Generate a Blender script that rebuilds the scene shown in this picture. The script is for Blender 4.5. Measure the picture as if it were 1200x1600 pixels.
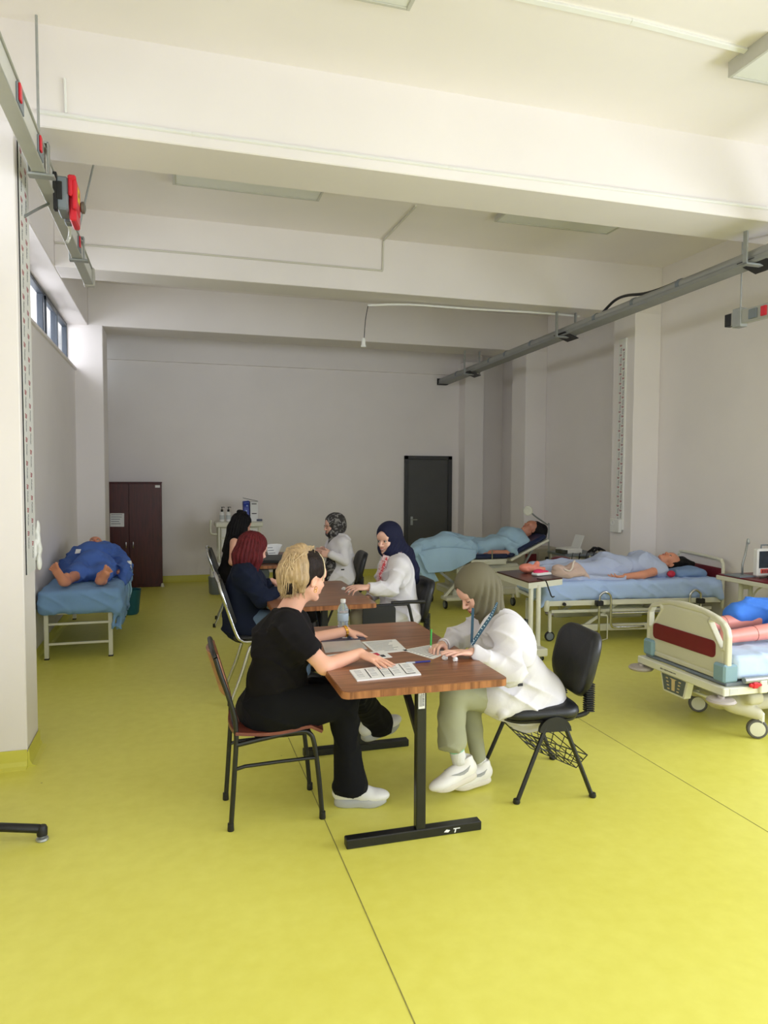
import bpy, bmesh, math, random
import numpy as np
from mathutils import Vector, Matrix
for _o in list(bpy.data.objects): bpy.data.objects.remove(_o)
random.seed(7)
SC = bpy.context.scene
COL = SC.collection
PI = math.pi

# ------------------------------------------------------------------ camera
F_PX, CAM_H = 1112.6, 1.62
CR = np.array([[0.95896000, 0.01036396, -0.28335191],
               [-0.28350951, 0.05003285, -0.95766334],
               [0.00425172, 0.99869380, 0.05091778]])     # world = CR @ camera
cd = bpy.data.cameras.new('camera'); cam = bpy.data.objects.new('camera', cd); COL.objects.link(cam)
cd.sensor_fit = 'VERTICAL'; cd.sensor_height = 24.0; cd.lens = 24.0 * F_PX / 1600.0
cd.clip_start = 0.05; cd.clip_end = 200
m4 = Matrix([[*CR[0], 0], [*CR[1], 0], [*CR[2], CAM_H], [0, 0, 0, 1]])
cam.matrix_world = m4
SC.camera = cam
CO = np.array([0, 0, CAM_H])

def ray(u, v): return CR @ np.array([u - 600.0, 800.0 - v, -F_PX])
def P(u, v, y):            # the point at depth y seen at pixel (u, v)
    r = ray(u, v); return CO + r * (y / r[1])
def G(u, v, z=0.0):        # the point at height z seen at pixel (u, v)
    r = ray(u, v); return CO + r * ((z - CAM_H) / r[2])
def PX(u, v, x):
    r = ray(u, v); return CO + r * (x / r[0])

# ------------------------------------------------------------------ world, light, exposure
w = bpy.data.worlds.new('sky'); SC.world = w; w.use_nodes = True
bg = w.node_tree.nodes['Background']; bg.inputs[0].default_value = (0.92, 0.95, 1.0, 1); bg.inputs[1].default_value = 1.8
SC.view_settings.view_transform = 'Standard'; SC.view_settings.look = 'None'
SC.view_settings.gamma = 1.0; SC.view_settings.exposure = -0.05
SC.view_settings.use_curve_mapping = False

def area(name, loc, size, rot, power, col):
    l = bpy.data.lights.new(name, 'AREA'); l.shape = 'RECTANGLE'; l.size, l.size_y = size
    l.energy = power; l.color = col
    o = bpy.data.objects.new(name, l); COL.objects.link(o); o.location = loc; o.rotation_euler = rot
    return o
# daylight: glazed front behind the camera, high windows along the left wall
area('daylight_front', (2.1, -1.75, 1.6), (6.1, 2.1), (math.radians(90), 0, 0), 108, (1.0, 0.93, 0.91))
area('daylight_high_windows', (-1.75, 7.1, 3.3), (4.9, 0.7), (math.radians(80), 0, math.radians(-90)), 78, (1.0, 0.92, 0.95))
area('daylight_high_windows_front', (-1.75, 1.2, 3.3), (5.2, 0.7), (math.radians(80), 0, math.radians(-90)), 50, (1.0, 0.93, 0.95))
area('daylight_right_window', (5.75, 1.0, 1.75), (3.7, 1.7), (math.radians(90), 0, math.radians(90)), 310, (0.97, 0.925, 0.99))

# ------------------------------------------------------------------ materials
MATS = {}
def lin(c):
    return tuple(((x / 255.0) / 12.92 if x / 255.0 <= 0.04045 else ((x / 255.0 + 0.055) / 1.055) ** 2.4) for x in c)
def mat(name, rgb, rough=0.5, metal=0.0, var=0.06, scale=6.0, bump=0.0, bscale=60.0, spec=0.5, emit=None, trans=0.0, coat=0.0, alpha=1.0, stretch=None, sub=0.0, sheen=0.0):
    if name in MATS: return MATS[name]
    m = bpy.data.materials.new(name); m.use_nodes = True; nt = m.node_tree; N = nt.nodes; L = nt.links
    b = N['Principled BSDF']; c = lin(rgb)
    b.inputs['Base Color'].default_value = (*c, 1); b.inputs['Roughness'].default_value = rough
    b.inputs['Metallic'].default_value = metal; b.inputs['Specular IOR Level'].default_value = spec
    b.inputs['Coat Weight'].default_value = coat; b.inputs['Alpha'].default_value = alpha
    if sub: b.inputs['Subsurface Weight'].default_value = sub; b.inputs['Subsurface Radius'].default_value = (.02, .008, .004); b.inputs['Subsurface Scale'].default_value = 1
    if sheen: b.inputs['Sheen Weight'].default_value = sheen
    if trans: b.inputs['Transmission Weight'].default_value = trans
    if emit: b.inputs['Emission Color'].default_value = (*c, 1); b.inputs['Emission Strength'].default_value = emit
    tc = N.new('ShaderNodeTexCoord'); mp = N.new('ShaderNodeMapping'); L.new(tc.outputs['Object'], mp.inputs[0])
    if stretch: mp.inputs['Scale'].default_value = stretch
    if var:
        n = N.new('ShaderNodeTexNoise'); n.inputs['Scale'].default_value = scale; n.inputs['Detail'].default_value = 5
        L.new(mp.outputs[0], n.inputs['Vector'])
        r = N.new('ShaderNodeValToRGB'); r.color_ramp.elements[0].position = .3; r.color_ramp.elements[1].position = .7
        r.color_ramp.elements[0].color = (*[x * (1 - var) for x in c], 1); r.color_ramp.elements[1].color = (*[min(1, x * (1 + var)) for x in c], 1)
        L.new(n.outputs[0], r.inputs[0]); L.new(r.outputs[0], b.inputs['Base Color'])
    if bump:
        n2 = N.new('ShaderNodeTexNoise'); n2.inputs['Scale'].default_value = bscale; n2.inputs['Detail'].default_value = 4
        L.new(mp.outputs[0], n2.inputs['Vector'])
        bp = N.new('ShaderNodeBump'); bp.inputs['Strength'].default_value = bump; bp.inputs['Distance'].default_value = .01
        L.new(n2.outputs[0], bp.inputs['Height']); L.new(bp.outputs[0], b.inputs['Normal'])
    MATS[name] = m; return m
def wood(name, c1, c2, sc=(1, 14, 14), rough=.35, freq=9):
    m = mat(name, c1, rough, var=0); N = m.node_tree.nodes; L = m.node_tree.links; b = N['Principled BSDF']
    mp = [n for n in N if n.type == 'MAPPING'][0]; mp.inputs['Scale'].default_value = sc
    wv = N.new('ShaderNodeTexNoise'); wv.inputs['Scale'].default_value = freq; wv.inputs['Detail'].default_value = 8; wv.inputs['Distortion'].default_value = .35
    L.new(mp.outputs[0], wv.inputs['Vector'])
    r = N.new('ShaderNodeValToRGB'); r.color_ramp.elements[0].position = .36; r.color_ramp.elements[1].position = .62
    r.color_ramp.elements[0].color = (*lin(c2), 1); r.color_ramp.elements[1].color = (*lin(c1), 1)
    L.new(wv.outputs[0], r.inputs[0]); L.new(r.outputs[0], b.inputs['Base Color']); return m

# ------------------------------------------------------------------ object helpers
WL = {}
def wloc(o): return WL.get(o.name, np.zeros(3)) if o is not None else np.zeros(3)
def ob(name, VF, m, parent=None, smooth=False, kind=None, label=None):
    V, Fc = VF
    V = np.asarray(V, dtype=float)
    me = bpy.data.meshes.new(name); V2 = V - wloc(parent)
    if isinstance(Fc, np.ndarray):
        nf, k = Fc.shape
        me.vertices.add(len(V2)); me.vertices.foreach_set('co', V2.astype(np.float32).ravel())
        me.loops.add(nf * k); me.loops.foreach_set('vertex_index', Fc.astype(np.int32).ravel())
        me.polygons.add(nf); me.polygons.foreach_set('loop_start', np.arange(0, nf * k, k, dtype=np.int32))
        me.update(calc_edges=True)
    else:
        me.from_pydata(V2.tolist(), [], [list(map(int, f)) for f in Fc])
    me.materials.append(m)
    if smooth is True: me.polygons.foreach_set('use_smooth', [True] * len(me.polygons))
    elif smooth:
        me.polygons.foreach_set('use_smooth', [True] * len(me.polygons)); me.set_sharp_from_angle(angle=math.radians(smooth))
    o = bpy.data.objects.new(name, me); COL.objects.link(o)
    if parent is not None: o.parent = parent
    WL[o.name] = wloc(parent)
    if kind: o['kind'] = kind
    if label: o['label'] = label
    return o
def tag(o, label, cat, group=None, kind=None):
    o['label'] = label; o['category'] = cat
    if group: o['group'] = group
    if kind: o['kind'] = kind
    return o
def thing(name, label, cat, loc=(0, 0, 0), group=None):
    o = bpy.data.objects.new(name, None); COL.objects.link(o); o.location = tuple(map(float, loc)); o.empty_display_size = .05
    WL[o.name] = np.array(loc, dtype=float)
    return tag(o, label, cat, group)
def struct(name, VF, m, parent=None, smooth=False): 
    return ob(name, VF, m, parent, smooth, kind='structure')
def copy_tree(o, parent=None):
    c = o.copy(); COL.objects.link(c); WL[c.name] = WL.get(o.name, np.zeros(3))
    if parent is not None: c.parent = parent
    for ch in list(o.children): copy_tree(ch, c)
    return c
def rotz(root, ang): root.rotation_euler.z = ang

def nrm(a): a = np.asarray(a, float); return a / (np.linalg.norm(a) + 1e-12)
class MB:
    def __init__(s): s.V = []; s.F = []
    def add(s, V, F):
        n = len(s.V); s.V += [tuple(map(float, v)) for v in V]; s.F += [[i + n for i in f] for f in F]; return s
    def get(s): return s.V, s.F
    def box(s, a, b, bev=0.0, M=None, o=(0, 0, 0)):
        a = np.array(a, float); b = np.array(b, float); lo = np.minimum(a, b); hi = np.maximum(a, b)
        if bev <= 0:
            V = [(x, y, z) for x in (lo[0], hi[0]) for y in (lo[1], hi[1]) for z in (lo[2], hi[2])]
            Fc = [(0, 1, 3, 2), (4, 6, 7, 5), (0, 4, 5, 1), (2, 3, 7, 6), (0, 2, 6, 4), (1, 5, 7, 3)]
        else:
            bev = min(bev, .45 * (hi - lo).min()); bm = bmesh.new()
            for x in (0, 1):
                for y in (0, 1):
                    for z in (0, 1):
                        for k in range(3):
                            p = []
                            for ax, q in enumerate((x, y, z)):
                                e = 0 if ax == k else bev
                                p.append(hi[ax] - e if q else lo[ax] + e)
                            bm.verts.new(p)
            bmesh.ops.convex_hull(bm, input=list(bm.verts)); bmesh.ops.dissolve_limit(bm, angle_limit=.01, verts=list(bm.verts), edges=list(bm.edges))
            bm.verts.index_update(); V = [tuple(v.co) for v in bm.verts]; Fc = [[v.index for v in f.verts] for f in bm.faces]; bm.free()
        V = np.array(V)
        if M is not None: V = V @ np.asarray(M).T
        return s.add(V + np.array(o, float), Fc)
    def beam(s, a, b, w, h, up=(0, 0, 1), bev=0.0):          # rectangular bar from a to b: w across, h along up
        a = np.array(a, float); b = np.array(b, float); d = nrm(b - a); sd = nrm(np.cross(d, up)); u = np.cross(sd, d)
        Ln = np.linalg.norm(b - a); M = np.array([d, sd, u]).T
        return s.box((0, -w / 2, -h / 2), (Ln, w / 2, h / 2), bev, M, a)
    def tube(s, pts, r, n=8, caps=True, sm=0, closed=False):
        pts = [np.array(p, float) for p in pts]
        rs = list(r) if hasattr(r, '__len__') else [r] * len(pts)
        if sm and len(pts) > 2:
            q = []; rr = []; N = len(pts); rng = range(N) if closed else range(N - 1)
            for i in rng:
                p0 = pts[(i - 1) % N] if closed or i > 0 else pts[0]; p1 = pts[i]; p2 = pts[(i + 1) % N]; p3 = pts[(i + 2) % N] if closed or i + 2 < N else pts[-1]
                for k in range(sm):
                    t = k / sm
                    q.append(.5 * ((2 * p1) + (-p0 + p2) * t + (2 * p0 - 5 * p1 + 4 * p2 - p3) * t * t + (-p0 + 3 * p1 - 3 * p2 + p3) * t ** 3))
                    rr.append(rs[i] * (1 - t) + rs[(i + 1) % N] * t)
            if not closed: q.append(pts[-1]); rr.append(rs[-1])
            pts, rs = q, rr
        N = len(pts); V = []; Fc = []; prev = None
        for i, p in enumerate(pts):
            if closed: d = nrm(pts[(i + 1) % N] - pts[(i - 1) % N])
            else: d = nrm(pts[min(i + 1, N - 1)] - pts[max(i - 1, 0)])
            if prev is None:
                a = np.array([0, 0, 1.]) if abs(d[2]) < .9 else np.array([1., 0, 0]); x = nrm(np.cross(d, a))
            else: x = nrm(prev - d * prev.dot(d))
            y = np.cross(d, x); prev = x
            for k in range(n):
                an = 2 * PI * k / n; V.append(p + rs[i] * (math.cos(an) * x + math.sin(an) * y))
        M_ = N if closed else N - 1
        for i in range(M_):
            for k in range(n):
                j = (i + 1) % N; Fc.append((i * n + k, i * n + (k + 1) % n, j * n + (k + 1) % n, j * n + k))
        if caps and not closed: Fc.append(list(range(n))[::-1]); Fc.append([(N - 1) * n + k for k in range(n)])
        return s.add(V, Fc)
    def lathe(s, prof, o=(0, 0, 0), n=20, ax=(0, 0, 1), x=None):
        ax = nrm(ax); a = np.array([1., 0, 0]) if abs(ax[0]) < .9 else np.array([0, 1., 0]); xx = nrm(np.cross(ax, a)); yy = np.cross(ax, xx)
        V = []; Fc = []; o = np.array(o, float)
        for (r, z) in prof:
            for k in range(n): an = 2 * PI * k / n; V.append(o + ax * z + r * (math.cos(an) * xx + math.sin(an) * yy))
        for i in range(len(prof) - 1):
            for k in range(n): Fc.append((i * n + k, i * n + (k + 1) % n, (i + 1) * n + (k + 1) % n, (i + 1) * n + k))
        Fc.append(list(range(n))[::-1]); Fc.append([(len(prof) - 1) * n + k for k in range(n)])
        return s.add(V, Fc)
    def prism(s, poly, vec):                                   # polygon (3D points) extruded by vec
        n = len(poly); p = [np.array(q, float) for q in poly]; v = np.array(vec, float)
        V = p + [q + v for q in p]
        nn = sum((np.cross(p[i] - p[0], p[i + 1] - p[0]) for i in range(1, n - 1)), np.zeros(3))
        Fc = [list(range(n)), [n + i for i in range(n)][::-1]] + [[i, i + n, (i + 1) % n + n, (i + 1) % n] for i in range(n)]
        if nn.dot(v) > 0: Fc = [f[::-1] for f in Fc]
        return s.add(V, Fc)
def BX(a, b, bev=0.0): return MB().box(a, b, bev).get()
def TB(pts, r, n=8, sm=0): return MB().tube(pts, r, n, True, sm).get()
def rrect(cx, cy, w, h, r, n=5, r2=None):                       # rounded rectangle outline
    pts = []
    for (sx, sy, a0) in ((1, 1, 0), (-1, 1, 90), (-1, -1, 180), (1, -1, 270)):
        rr = r if (r2 is None or sy > 0) else r2
        for k in range(n + 1):
            a = math.radians(a0 + 90 * k / n); pts.append((cx + sx * (w / 2 - rr) + rr * math.cos(a), cy + sy * (h / 2 - rr) + rr * math.sin(a)))
    return pts
def sheet(fn, nu, nv, th=.004):                                  # thin cloth: fn(s,t)->point, thickened
    A = np.array([[fn(i / nu, j / nv) for j in range(nv + 1)] for i in range(nu + 1)], float)
    du = np.gradient(A, axis=0); dv = np.gradient(A, axis=1); n = np.cross(du, dv); n /= (np.linalg.norm(n, axis=2, keepdims=True) + 1e-9)
    B_ = A - n * th; k = (nu + 1) * (nv + 1); V = np.concatenate([A.reshape(-1, 3), B_.reshape(-1, 3)]); Fc = []
    I = lambda i, j: i * (nv + 1) + j
    for i in range(nu):
        for j in range(nv):
            Fc.append((I(i, j), I(i + 1, j), I(i + 1, j + 1), I(i, j + 1))); Fc.append((k + I(i, j), k + I(i, j + 1), k + I(i + 1, j + 1), k + I(i + 1, j)))
    for i in range(nu):
        Fc.append((I(i, 0), k + I(i, 0), k + I(i + 1, 0), I(i + 1, 0))); Fc.append((I(i, nv), I(i + 1, nv), k + I(i + 1, nv), k + I(i, nv)))
    for j in range(nv):
        Fc.append((I(0, j), I(0, j + 1), k + I(0, j + 1), k + I(0, j))); Fc.append((I(nu, j), k + I(nu, j), k + I(nu, j + 1), I(nu, j + 1)))
    return V, Fc

# ------------------------------------------------------------------ implicit surfaces (one smooth skin from many soft shapes)
class SD:
    def __init__(s): s.ops = []
    def cap(s, a, b, ra, rb=None, k=.02, sub=False):
        a = np.array(a, float); b = np.array(b, float); rb = ra if rb is None else rb
        R_ = max(ra, rb); s.ops.append(('c', np.minimum(a, b) - R_, np.maximum(a, b) + R_, (a, b, ra, rb), k, sub)); return s
    def chain(s, pts, rs, k=.02):
        for i in range(len(pts) - 1): s.cap(pts[i], pts[i + 1], rs[i], rs[i + 1], k)
        return s
    def ell(s, c, r, M=None, k=.02, sub=False):
        c = np.array(c, float); r = np.array(r, float) if hasattr(r, '__len__') else np.array([r] * 3, float)
        M = np.eye(3) if M is None else np.asarray(M, float)
        e = np.sqrt(((M * r) ** 2).sum(axis=1)); s.ops.append(('e', c - e, c + e, (c, r, M), k, sub)); return s
    def bx(s, c, h, M=None, k=.01, rd=.01, sub=False):
        c = np.array(c, float); h = np.array(h, float); M = np.eye(3) if M is None else np.asarray(M, float)
        e = np.abs(M) @ h; s.ops.append(('b', c - e, c + e, (c, h, M, rd), k, sub)); return s
    def poly(s, pts, x0, x1, k=.004, rd=.0, sub=False):           # polygon in the y-z plane, extruded along x
        p = np.array(pts, float); s.ops.append(('p', np.array([x0, p[:, 0].min() - rd, p[:, 1].min() - rd]), np.array([x1, p[:, 0].max() + rd, p[:, 1].max() + rd]), (p, x0, x1, rd), k, sub)); return s
    def mesh(s, res=.005, disp=None, clip=None):
        adds = [o for o in s.ops if not o[5]]
        mg = 4 * res + .012
        lo = np.min([o[1] for o in adds], axis=0) - mg; hi = np.max([o[2] for o in adds], axis=0) + mg
        n = np.ceil((hi - lo) / res).astype(int) + 1
        D = np.full(n, .04, np.float32); AX = [lo[i] + res * np.arange(n[i]) for i in range(3)]
        for (t, a, b, pr, k, sub) in s.ops:
            q = .03 + k
            i0 = np.clip(np.floor((a - q - lo) / res).astype(int), 0, n); i1 = np.clip(np.ceil((b + q - lo) / res).astype(int) + 1, 0, n)
            if (i1 <= i0).any(): continue
            sl = tuple(slice(i0[j], i1[j]) for j in range(3))
            X = AX[0][sl[0]].astype(np.float32)[:, None, None]; Y = AX[1][sl[1]].astype(np.float32)[None, :, None]; Z = AX[2][sl[2]].astype(np.float32)[None, None, :]
            if t == 'p':
                pp, xa, xb_, rd = pr; Y2 = Y[0]; Z2 = Z[0]; dmin = None; ins_ = np.zeros(np.broadcast(Y2, Z2).shape, bool); m_ = len(pp)
                for i_ in range(m_):
                    a2, b2 = pp[i_], pp[(i_ + 1) % m_]; e2 = b2 - a2; tt = np.clip(((Y2 - a2[0]) * e2[0] + (Z2 - a2[1]) * e2[1]) / (e2 @ e2 + 1e-12), 0, 1)
                    dd2 = np.sqrt((Y2 - a2[0] - tt * e2[0]) ** 2 + (Z2 - a2[1] - tt * e2[1]) ** 2); dmin = dd2 if dmin is None else np.minimum(dmin, dd2)
                    cnd = ((a2[1] > Z2) != (b2[1] > Z2)) & (Y2 < (b2[0] - a2[0]) * (Z2 - a2[1]) / (b2[1] - a2[1] + 1e-12) + a2[0]); ins_ ^= cnd
                d2 = np.where(ins_, -dmin, dmin)[None]; dx_ = np.abs(X - (xa + xb_) / 2) - (xb_ - xa) / 2; r0 = .010 if not sub else 0.0
                qx = np.maximum(dx_ + r0, 0); qy = np.maximum(d2 - rd + r0, 0); dd = (np.sqrt(qx ** 2 + qy ** 2) + np.minimum(np.maximum(dx_ + r0, d2 - rd + r0), 0) - r0).astype(np.float32)
            elif t == 'c':
                A, B_, ra, rb = pr; d = (B_ - A).astype(np.float32); L2 = float(d @ d) + 1e-12
                X = X - np.float32(A[0]); Y = Y - np.float32(A[1]); Z = Z - np.float32(A[2])
                tt = np.clip((X * d[0] + Y * d[1] + Z * d[2]) / np.float32(L2), 0, 1)
                dd = np.sqrt((X - tt * d[0]) ** 2 + (Y - tt * d[1]) ** 2 + (Z - tt * d[2]) ** 2) - (np.float32(ra) + tt * np.float32(rb - ra))
            else:
                c, r, M = pr[0], pr[1], pr[2].astype(np.float32)
                X = X - np.float32(c[0]); Y = Y - np.float32(c[1]); Z = Z - np.float32(c[2])
                l = [X * M[0, j] + Y * M[1, j] + Z * M[2, j] for j in range(3)]
                if t == 'e':
                    rr = r.astype(np.float32)
                    k0 = np.sqrt(sum((l[j] / rr[j]) ** 2 for j in range(3))); k1 = np.sqrt(sum((l[j] / rr[j] ** 2) ** 2 for j in range(3))) + 1e-9
                    dd = k0 * (k0 - 1) / k1
                else:
                    rd = pr[3]; qq = [np.abs(l[j]) - np.float32(r[j] - rd) for j in range(3)]
                    dd = np.sqrt(sum(np.maximum(x, 0) ** 2 for x in qq)) + np.minimum(np.maximum(np.maximum(qq[0], qq[1]), qq[2]), 0) - np.float32(rd)
            D0 = D[sl]
            if sub:
                dd = -dd; h = np.maximum(k - np.abs(D0 - dd), 0) / max(k, 1e-6); D[sl] = np.maximum(D0, dd) + h * h * k * .25
            else:
                h = np.maximum(k - np.abs(D0 - dd), 0) / max(k, 1e-6); D[sl] = np.minimum(D0, dd) - h * h * k * .25
        if disp is not None:
            m = np.abs(D) < .03; ii = np.nonzero(m)
            D[m] += disp(AX[0][ii[0]], AX[1][ii[1]], AX[2][ii[2]]).astype(np.float32)
        if clip is not None:
            for (nv, d0) in clip:           # keep nv.p < d0
                nv = np.asarray(nv, float)
                pl = (AX[0][:, None, None] * nv[0] + AX[1][None, :, None] * nv[1] + AX[2][None, None, :] * nv[2] - d0).astype(np.float32)
                D = np.maximum(D, pl)
        return nets(D, lo, res)
def nets(D, lo, res):
    D[0] = D[-1] = .04; D[:, 0] = D[:, -1] = .04; D[:, :, 0] = D[:, :, -1] = .04
    S = D < 0; nx, ny, nz = D.shape
    c = np.zeros((nx - 1, ny - 1, nz - 1), np.int8)
    for dx in (0, 1):
        for dy in (0, 1):
            for dz in (0, 1): c += S[dx:nx - 1 + dx, dy:ny - 1 + dy, dz:nz - 1 + dz]
    act = (c > 0) & (c < 8); I = np.nonzero(act); n = len(I[0])
    idx = np.full(act.shape, -1, np.int32); idx[act] = np.arange(n)
    acc = np.zeros((n, 3)); cnt = np.zeros(n)
    for ax in range(3):
        o1, o2 = [a for a in range(3) if a != ax]
        for p in (0, 1):
            for q in (0, 1):
                a = [I[0].copy(), I[1].copy(), I[2].copy()]; a[o1] += p; a[o2] += q
                b = [x.copy() for x in a]; b[ax] += 1
                d0 = D[a[0], a[1], a[2]]; d1 = D[b[0], b[1], b[2]]; m = (d0 < 0) != (d1 < 0)
                t = np.where(m, d0 / np.where(m, d0 - d1, 1), 0); v = np.zeros((n, 3)); v[:, ax] = t; v[:, o1] = p; v[:, o2] = q
                acc += v * m[:, None]; cnt += m
    V = (np.stack(I, 1) + acc / cnt[:, None]) * res + lo
    Q = []
    for ax in range(3):
        o1, o2 = [(1, 2), (2, 0), (0, 1)][ax]
        s0 = [slice(1, -1)] * 3; s1 = [slice(1, -1)] * 3; s0[ax] = slice(0, -1); s1[ax] = slice(1, None)
        A = S[tuple(s0)]; B_ = S[tuple(s1)]; E = np.nonzero(A != B_); off = np.array([1, 1, 1]); off[ax] = 0
        e = [E[i] + off[i] for i in range(3)]; ins = A[E]
        def g(p, q):
            a = [x.copy() for x in e]; a[o1] -= p; a[o2] -= q; return idx[a[0], a[1], a[2]]
        f = np.stack([g(0, 0), g(1, 0), g(1, 1), g(0, 1)], 1); f[~ins] = f[~ins][:, ::-1]; Q.append(f)
    return V, np.concatenate(Q)
def folds(amp, fr, seed=0, d=(0, 0, 1)):                          # soft cloth creases: broad swells plus patches of sharp wrinkles
    r = np.random.RandomState(seed); ph = r.rand(12) * 6.28
    def f(x, y, z):
        wx = x + .020 * np.sin(21 * z + ph[0]) + .012 * np.sin(33 * y + ph[1]); wy = y + .02 * np.sin(19 * x + ph[2]); wz = z + .018 * np.sin(23 * y + ph[3] + 11 * x)
        low = np.sin(fr * (wx * .8 + .5 * wz) + ph[4]) * .5 + np.sin(fr * .8 * (wy - .5 * wz + .3 * wx) + ph[5]) * .4
        m1 = np.clip(.5 + .9 * np.sin(13 * wx + 9 * wz + ph[6]), 0, 1); m2 = np.clip(.5 + .9 * np.sin(12 * wy - 10 * wz + ph[7]), 0, 1)
        k = 64.0
        c1 = 1 - np.abs(np.sin(k * (.55 * wx + .75 * wz + .25 * wy) * .5 + ph[8])); c2 = 1 - np.abs(np.sin(k * (.8 * wy - .5 * wz + .35 * wx) * .5 + ph[9])); c3 = 1 - np.abs(np.sin(k * 1.7 * (.75 * wz - .45 * wx) * .5 + ph[10]))
        return amp * (.55 * low - .75 * m1 * c1 ** 1.6 - .6 * m2 * c2 ** 1.6 - .3 * m1 * c3 ** 2 + .35)
    return f
def frame(fwd, up=(0, 0, 1)):                                     # columns: forward, left, up
    x = nrm(fwd); y = nrm(np.cross(up, x)); z = np.cross(x, y); return np.array([x, y, z]).T
# ------------------------------------------------------------------ shared materials
M_WALL = mat('wall_paint', (240, 233, 229), .62, var=.025, scale=1.3, bump=.06, bscale=25)
M_BEAM = mat('beam_paint', (233, 226, 221), .62, var=.025, scale=1.3, bump=.06, bscale=25)
M_CEIL = mat('ceiling_paint', (240, 233, 228), .7, var=.03, scale=.9, bump=.10, bscale=6)
M_COVE = mat('green_skirting', (214, 208, 86), .45, var=.05, scale=3)
M_PVC = mat('white_plastic', (232, 231, 225), .4, var=.02)
M_STEEL = mat('galvanised_steel', (165, 168, 165), .42, .55, var=.08, scale=20)
M_CHROME = mat('chrome', (200, 200, 198), .18, 1.0, var=.03)
M_BLKM = mat('black_metal', (20, 21, 20), .38, var=.1)
M_BLK = mat('black_leatherette', (24, 25, 28), .42, var=.1, bump=.15, bscale=140)
M_BLKP = mat('black_plastic', (22, 22, 23), .5, var=.1)
M_WHT = mat('cream_enamel', (222, 220, 200), .4, var=.03)
M_RED = mat('red_plastic', (214, 36, 52), .4, var=.03)
M_GREY = mat('grey_plastic', (120, 128, 134), .45, var=.05)
M_PAPER = mat('white_paper', (236, 235, 232), .7, var=.02)
M_INK = mat('ink', (44, 42, 50), .7, var=0)
M_REDINK = mat('red_ink', (160, 40, 60), .7, var=0)
M_MAROON = mat('maroon_laminate', (112, 26, 36), .4, var=.1)
M_GLASS = bpy.data.materials.new('window_glass'); M_GLASS.use_nodes = True
_nt = M_GLASS.node_tree; _nt.nodes.clear(); _o = _nt.nodes.new('ShaderNodeOutputMaterial'); _t = _nt.nodes.new('ShaderNodeBsdfTransparent'); _g = _nt.nodes.new('ShaderNodeBsdfGlossy'); _x = _nt.nodes.new('ShaderNodeMixShader')
_g.inputs['Roughness'].default_value = .02; _t.inputs[0].default_value = (.9, .95, .98, 1); _x.inputs[0].default_value = .12
_nt.links.new(_t.outputs[0], _x.inputs[1]); _nt.links.new(_g.outputs[0], _x.inputs[2]); _nt.links.new(_x.outputs[0], _o.inputs[0])

def floor_mat():
    m = mat('epoxy_floor', (196, 198, 70), .34, var=0); N = m.node_tree.nodes; L = m.node_tree.links; b = N['Principled BSDF']
    tc = [n for n in N if n.type == 'MAPPING'][0]
    n1 = N.new('ShaderNodeTexNoise'); n1.inputs['Scale'].default_value = .55; n1.inputs['Detail'].default_value = 7; n1.inputs['Roughness'].default_value = .62
    n2 = N.new('ShaderNodeTexNoise'); n2.inputs['Scale'].default_value = 14; n2.inputs['Detail'].default_value = 9
    mx = N.new('ShaderNodeMix'); mx.data_type = 'FLOAT'; mx.inputs[0].default_value = .35
    L.new(tc.outputs[0], n1.inputs[0]); L.new(tc.outputs[0], n2.inputs[0]); L.new(n1.outputs[0], mx.inputs[2]); L.new(n2.outputs[0], mx.inputs[3])
    r = N.new('ShaderNodeValToRGB'); r.color_ramp.elements[0].position = .34; r.color_ramp.elements[1].position = .66
    r.color_ramp.elements[0].color = (*lin((218, 211, 88)), 1); r.color_ramp.elements[1].color = (*lin((231, 226, 108)), 1)
    L.new(mx.outputs[0], r.inputs[0])
    v = N.new('ShaderNodeTexVoronoi'); v.inputs['Scale'].default_value = 2.3; v.inputs['Randomness'].default_value = 1; L.new(tc.outputs[0], v.inputs['Vector'])
    r2 = N.new('ShaderNodeValToRGB'); r2.color_ramp.elements[0].position = .008; r2.color_ramp.elements[1].position = .014
    r2.color_ramp.elements[0].color = (.10, .09, .03, 1); r2.color_ramp.elements[1].color = (1, 1, 1, 1); L.new(v.outputs['Distance'], r2.inputs[0])
    mm = N.new('ShaderNodeMix'); mm.data_type = 'RGBA'; mm.blend_type = 'MULTIPLY'; mm.inputs[0].default_value = .7
    L.new(r.outputs[0], mm.inputs[6]); L.new(r2.outputs[0], mm.inputs[7]); L.new(mm.outputs[2], b.inputs['Base Color'])
    rr = N.new('ShaderNodeMapRange'); rr.inputs[3].default_value = .3; rr.inputs[4].default_value = .5; L.new(n1.outputs[0], rr.inputs[0]); L.new(rr.outputs[0], b.inputs['Roughness'])
    bp = N.new('ShaderNodeBump'); bp.inputs['Strength'].default_value = .05; bp.inputs['Distance'].default_value = .01; L.new(n2.outputs[0], bp.inputs['Height']); L.new(bp.outputs[0], b.inputs['Normal'])
    return m
M_FLOOR = floor_mat()

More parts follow.
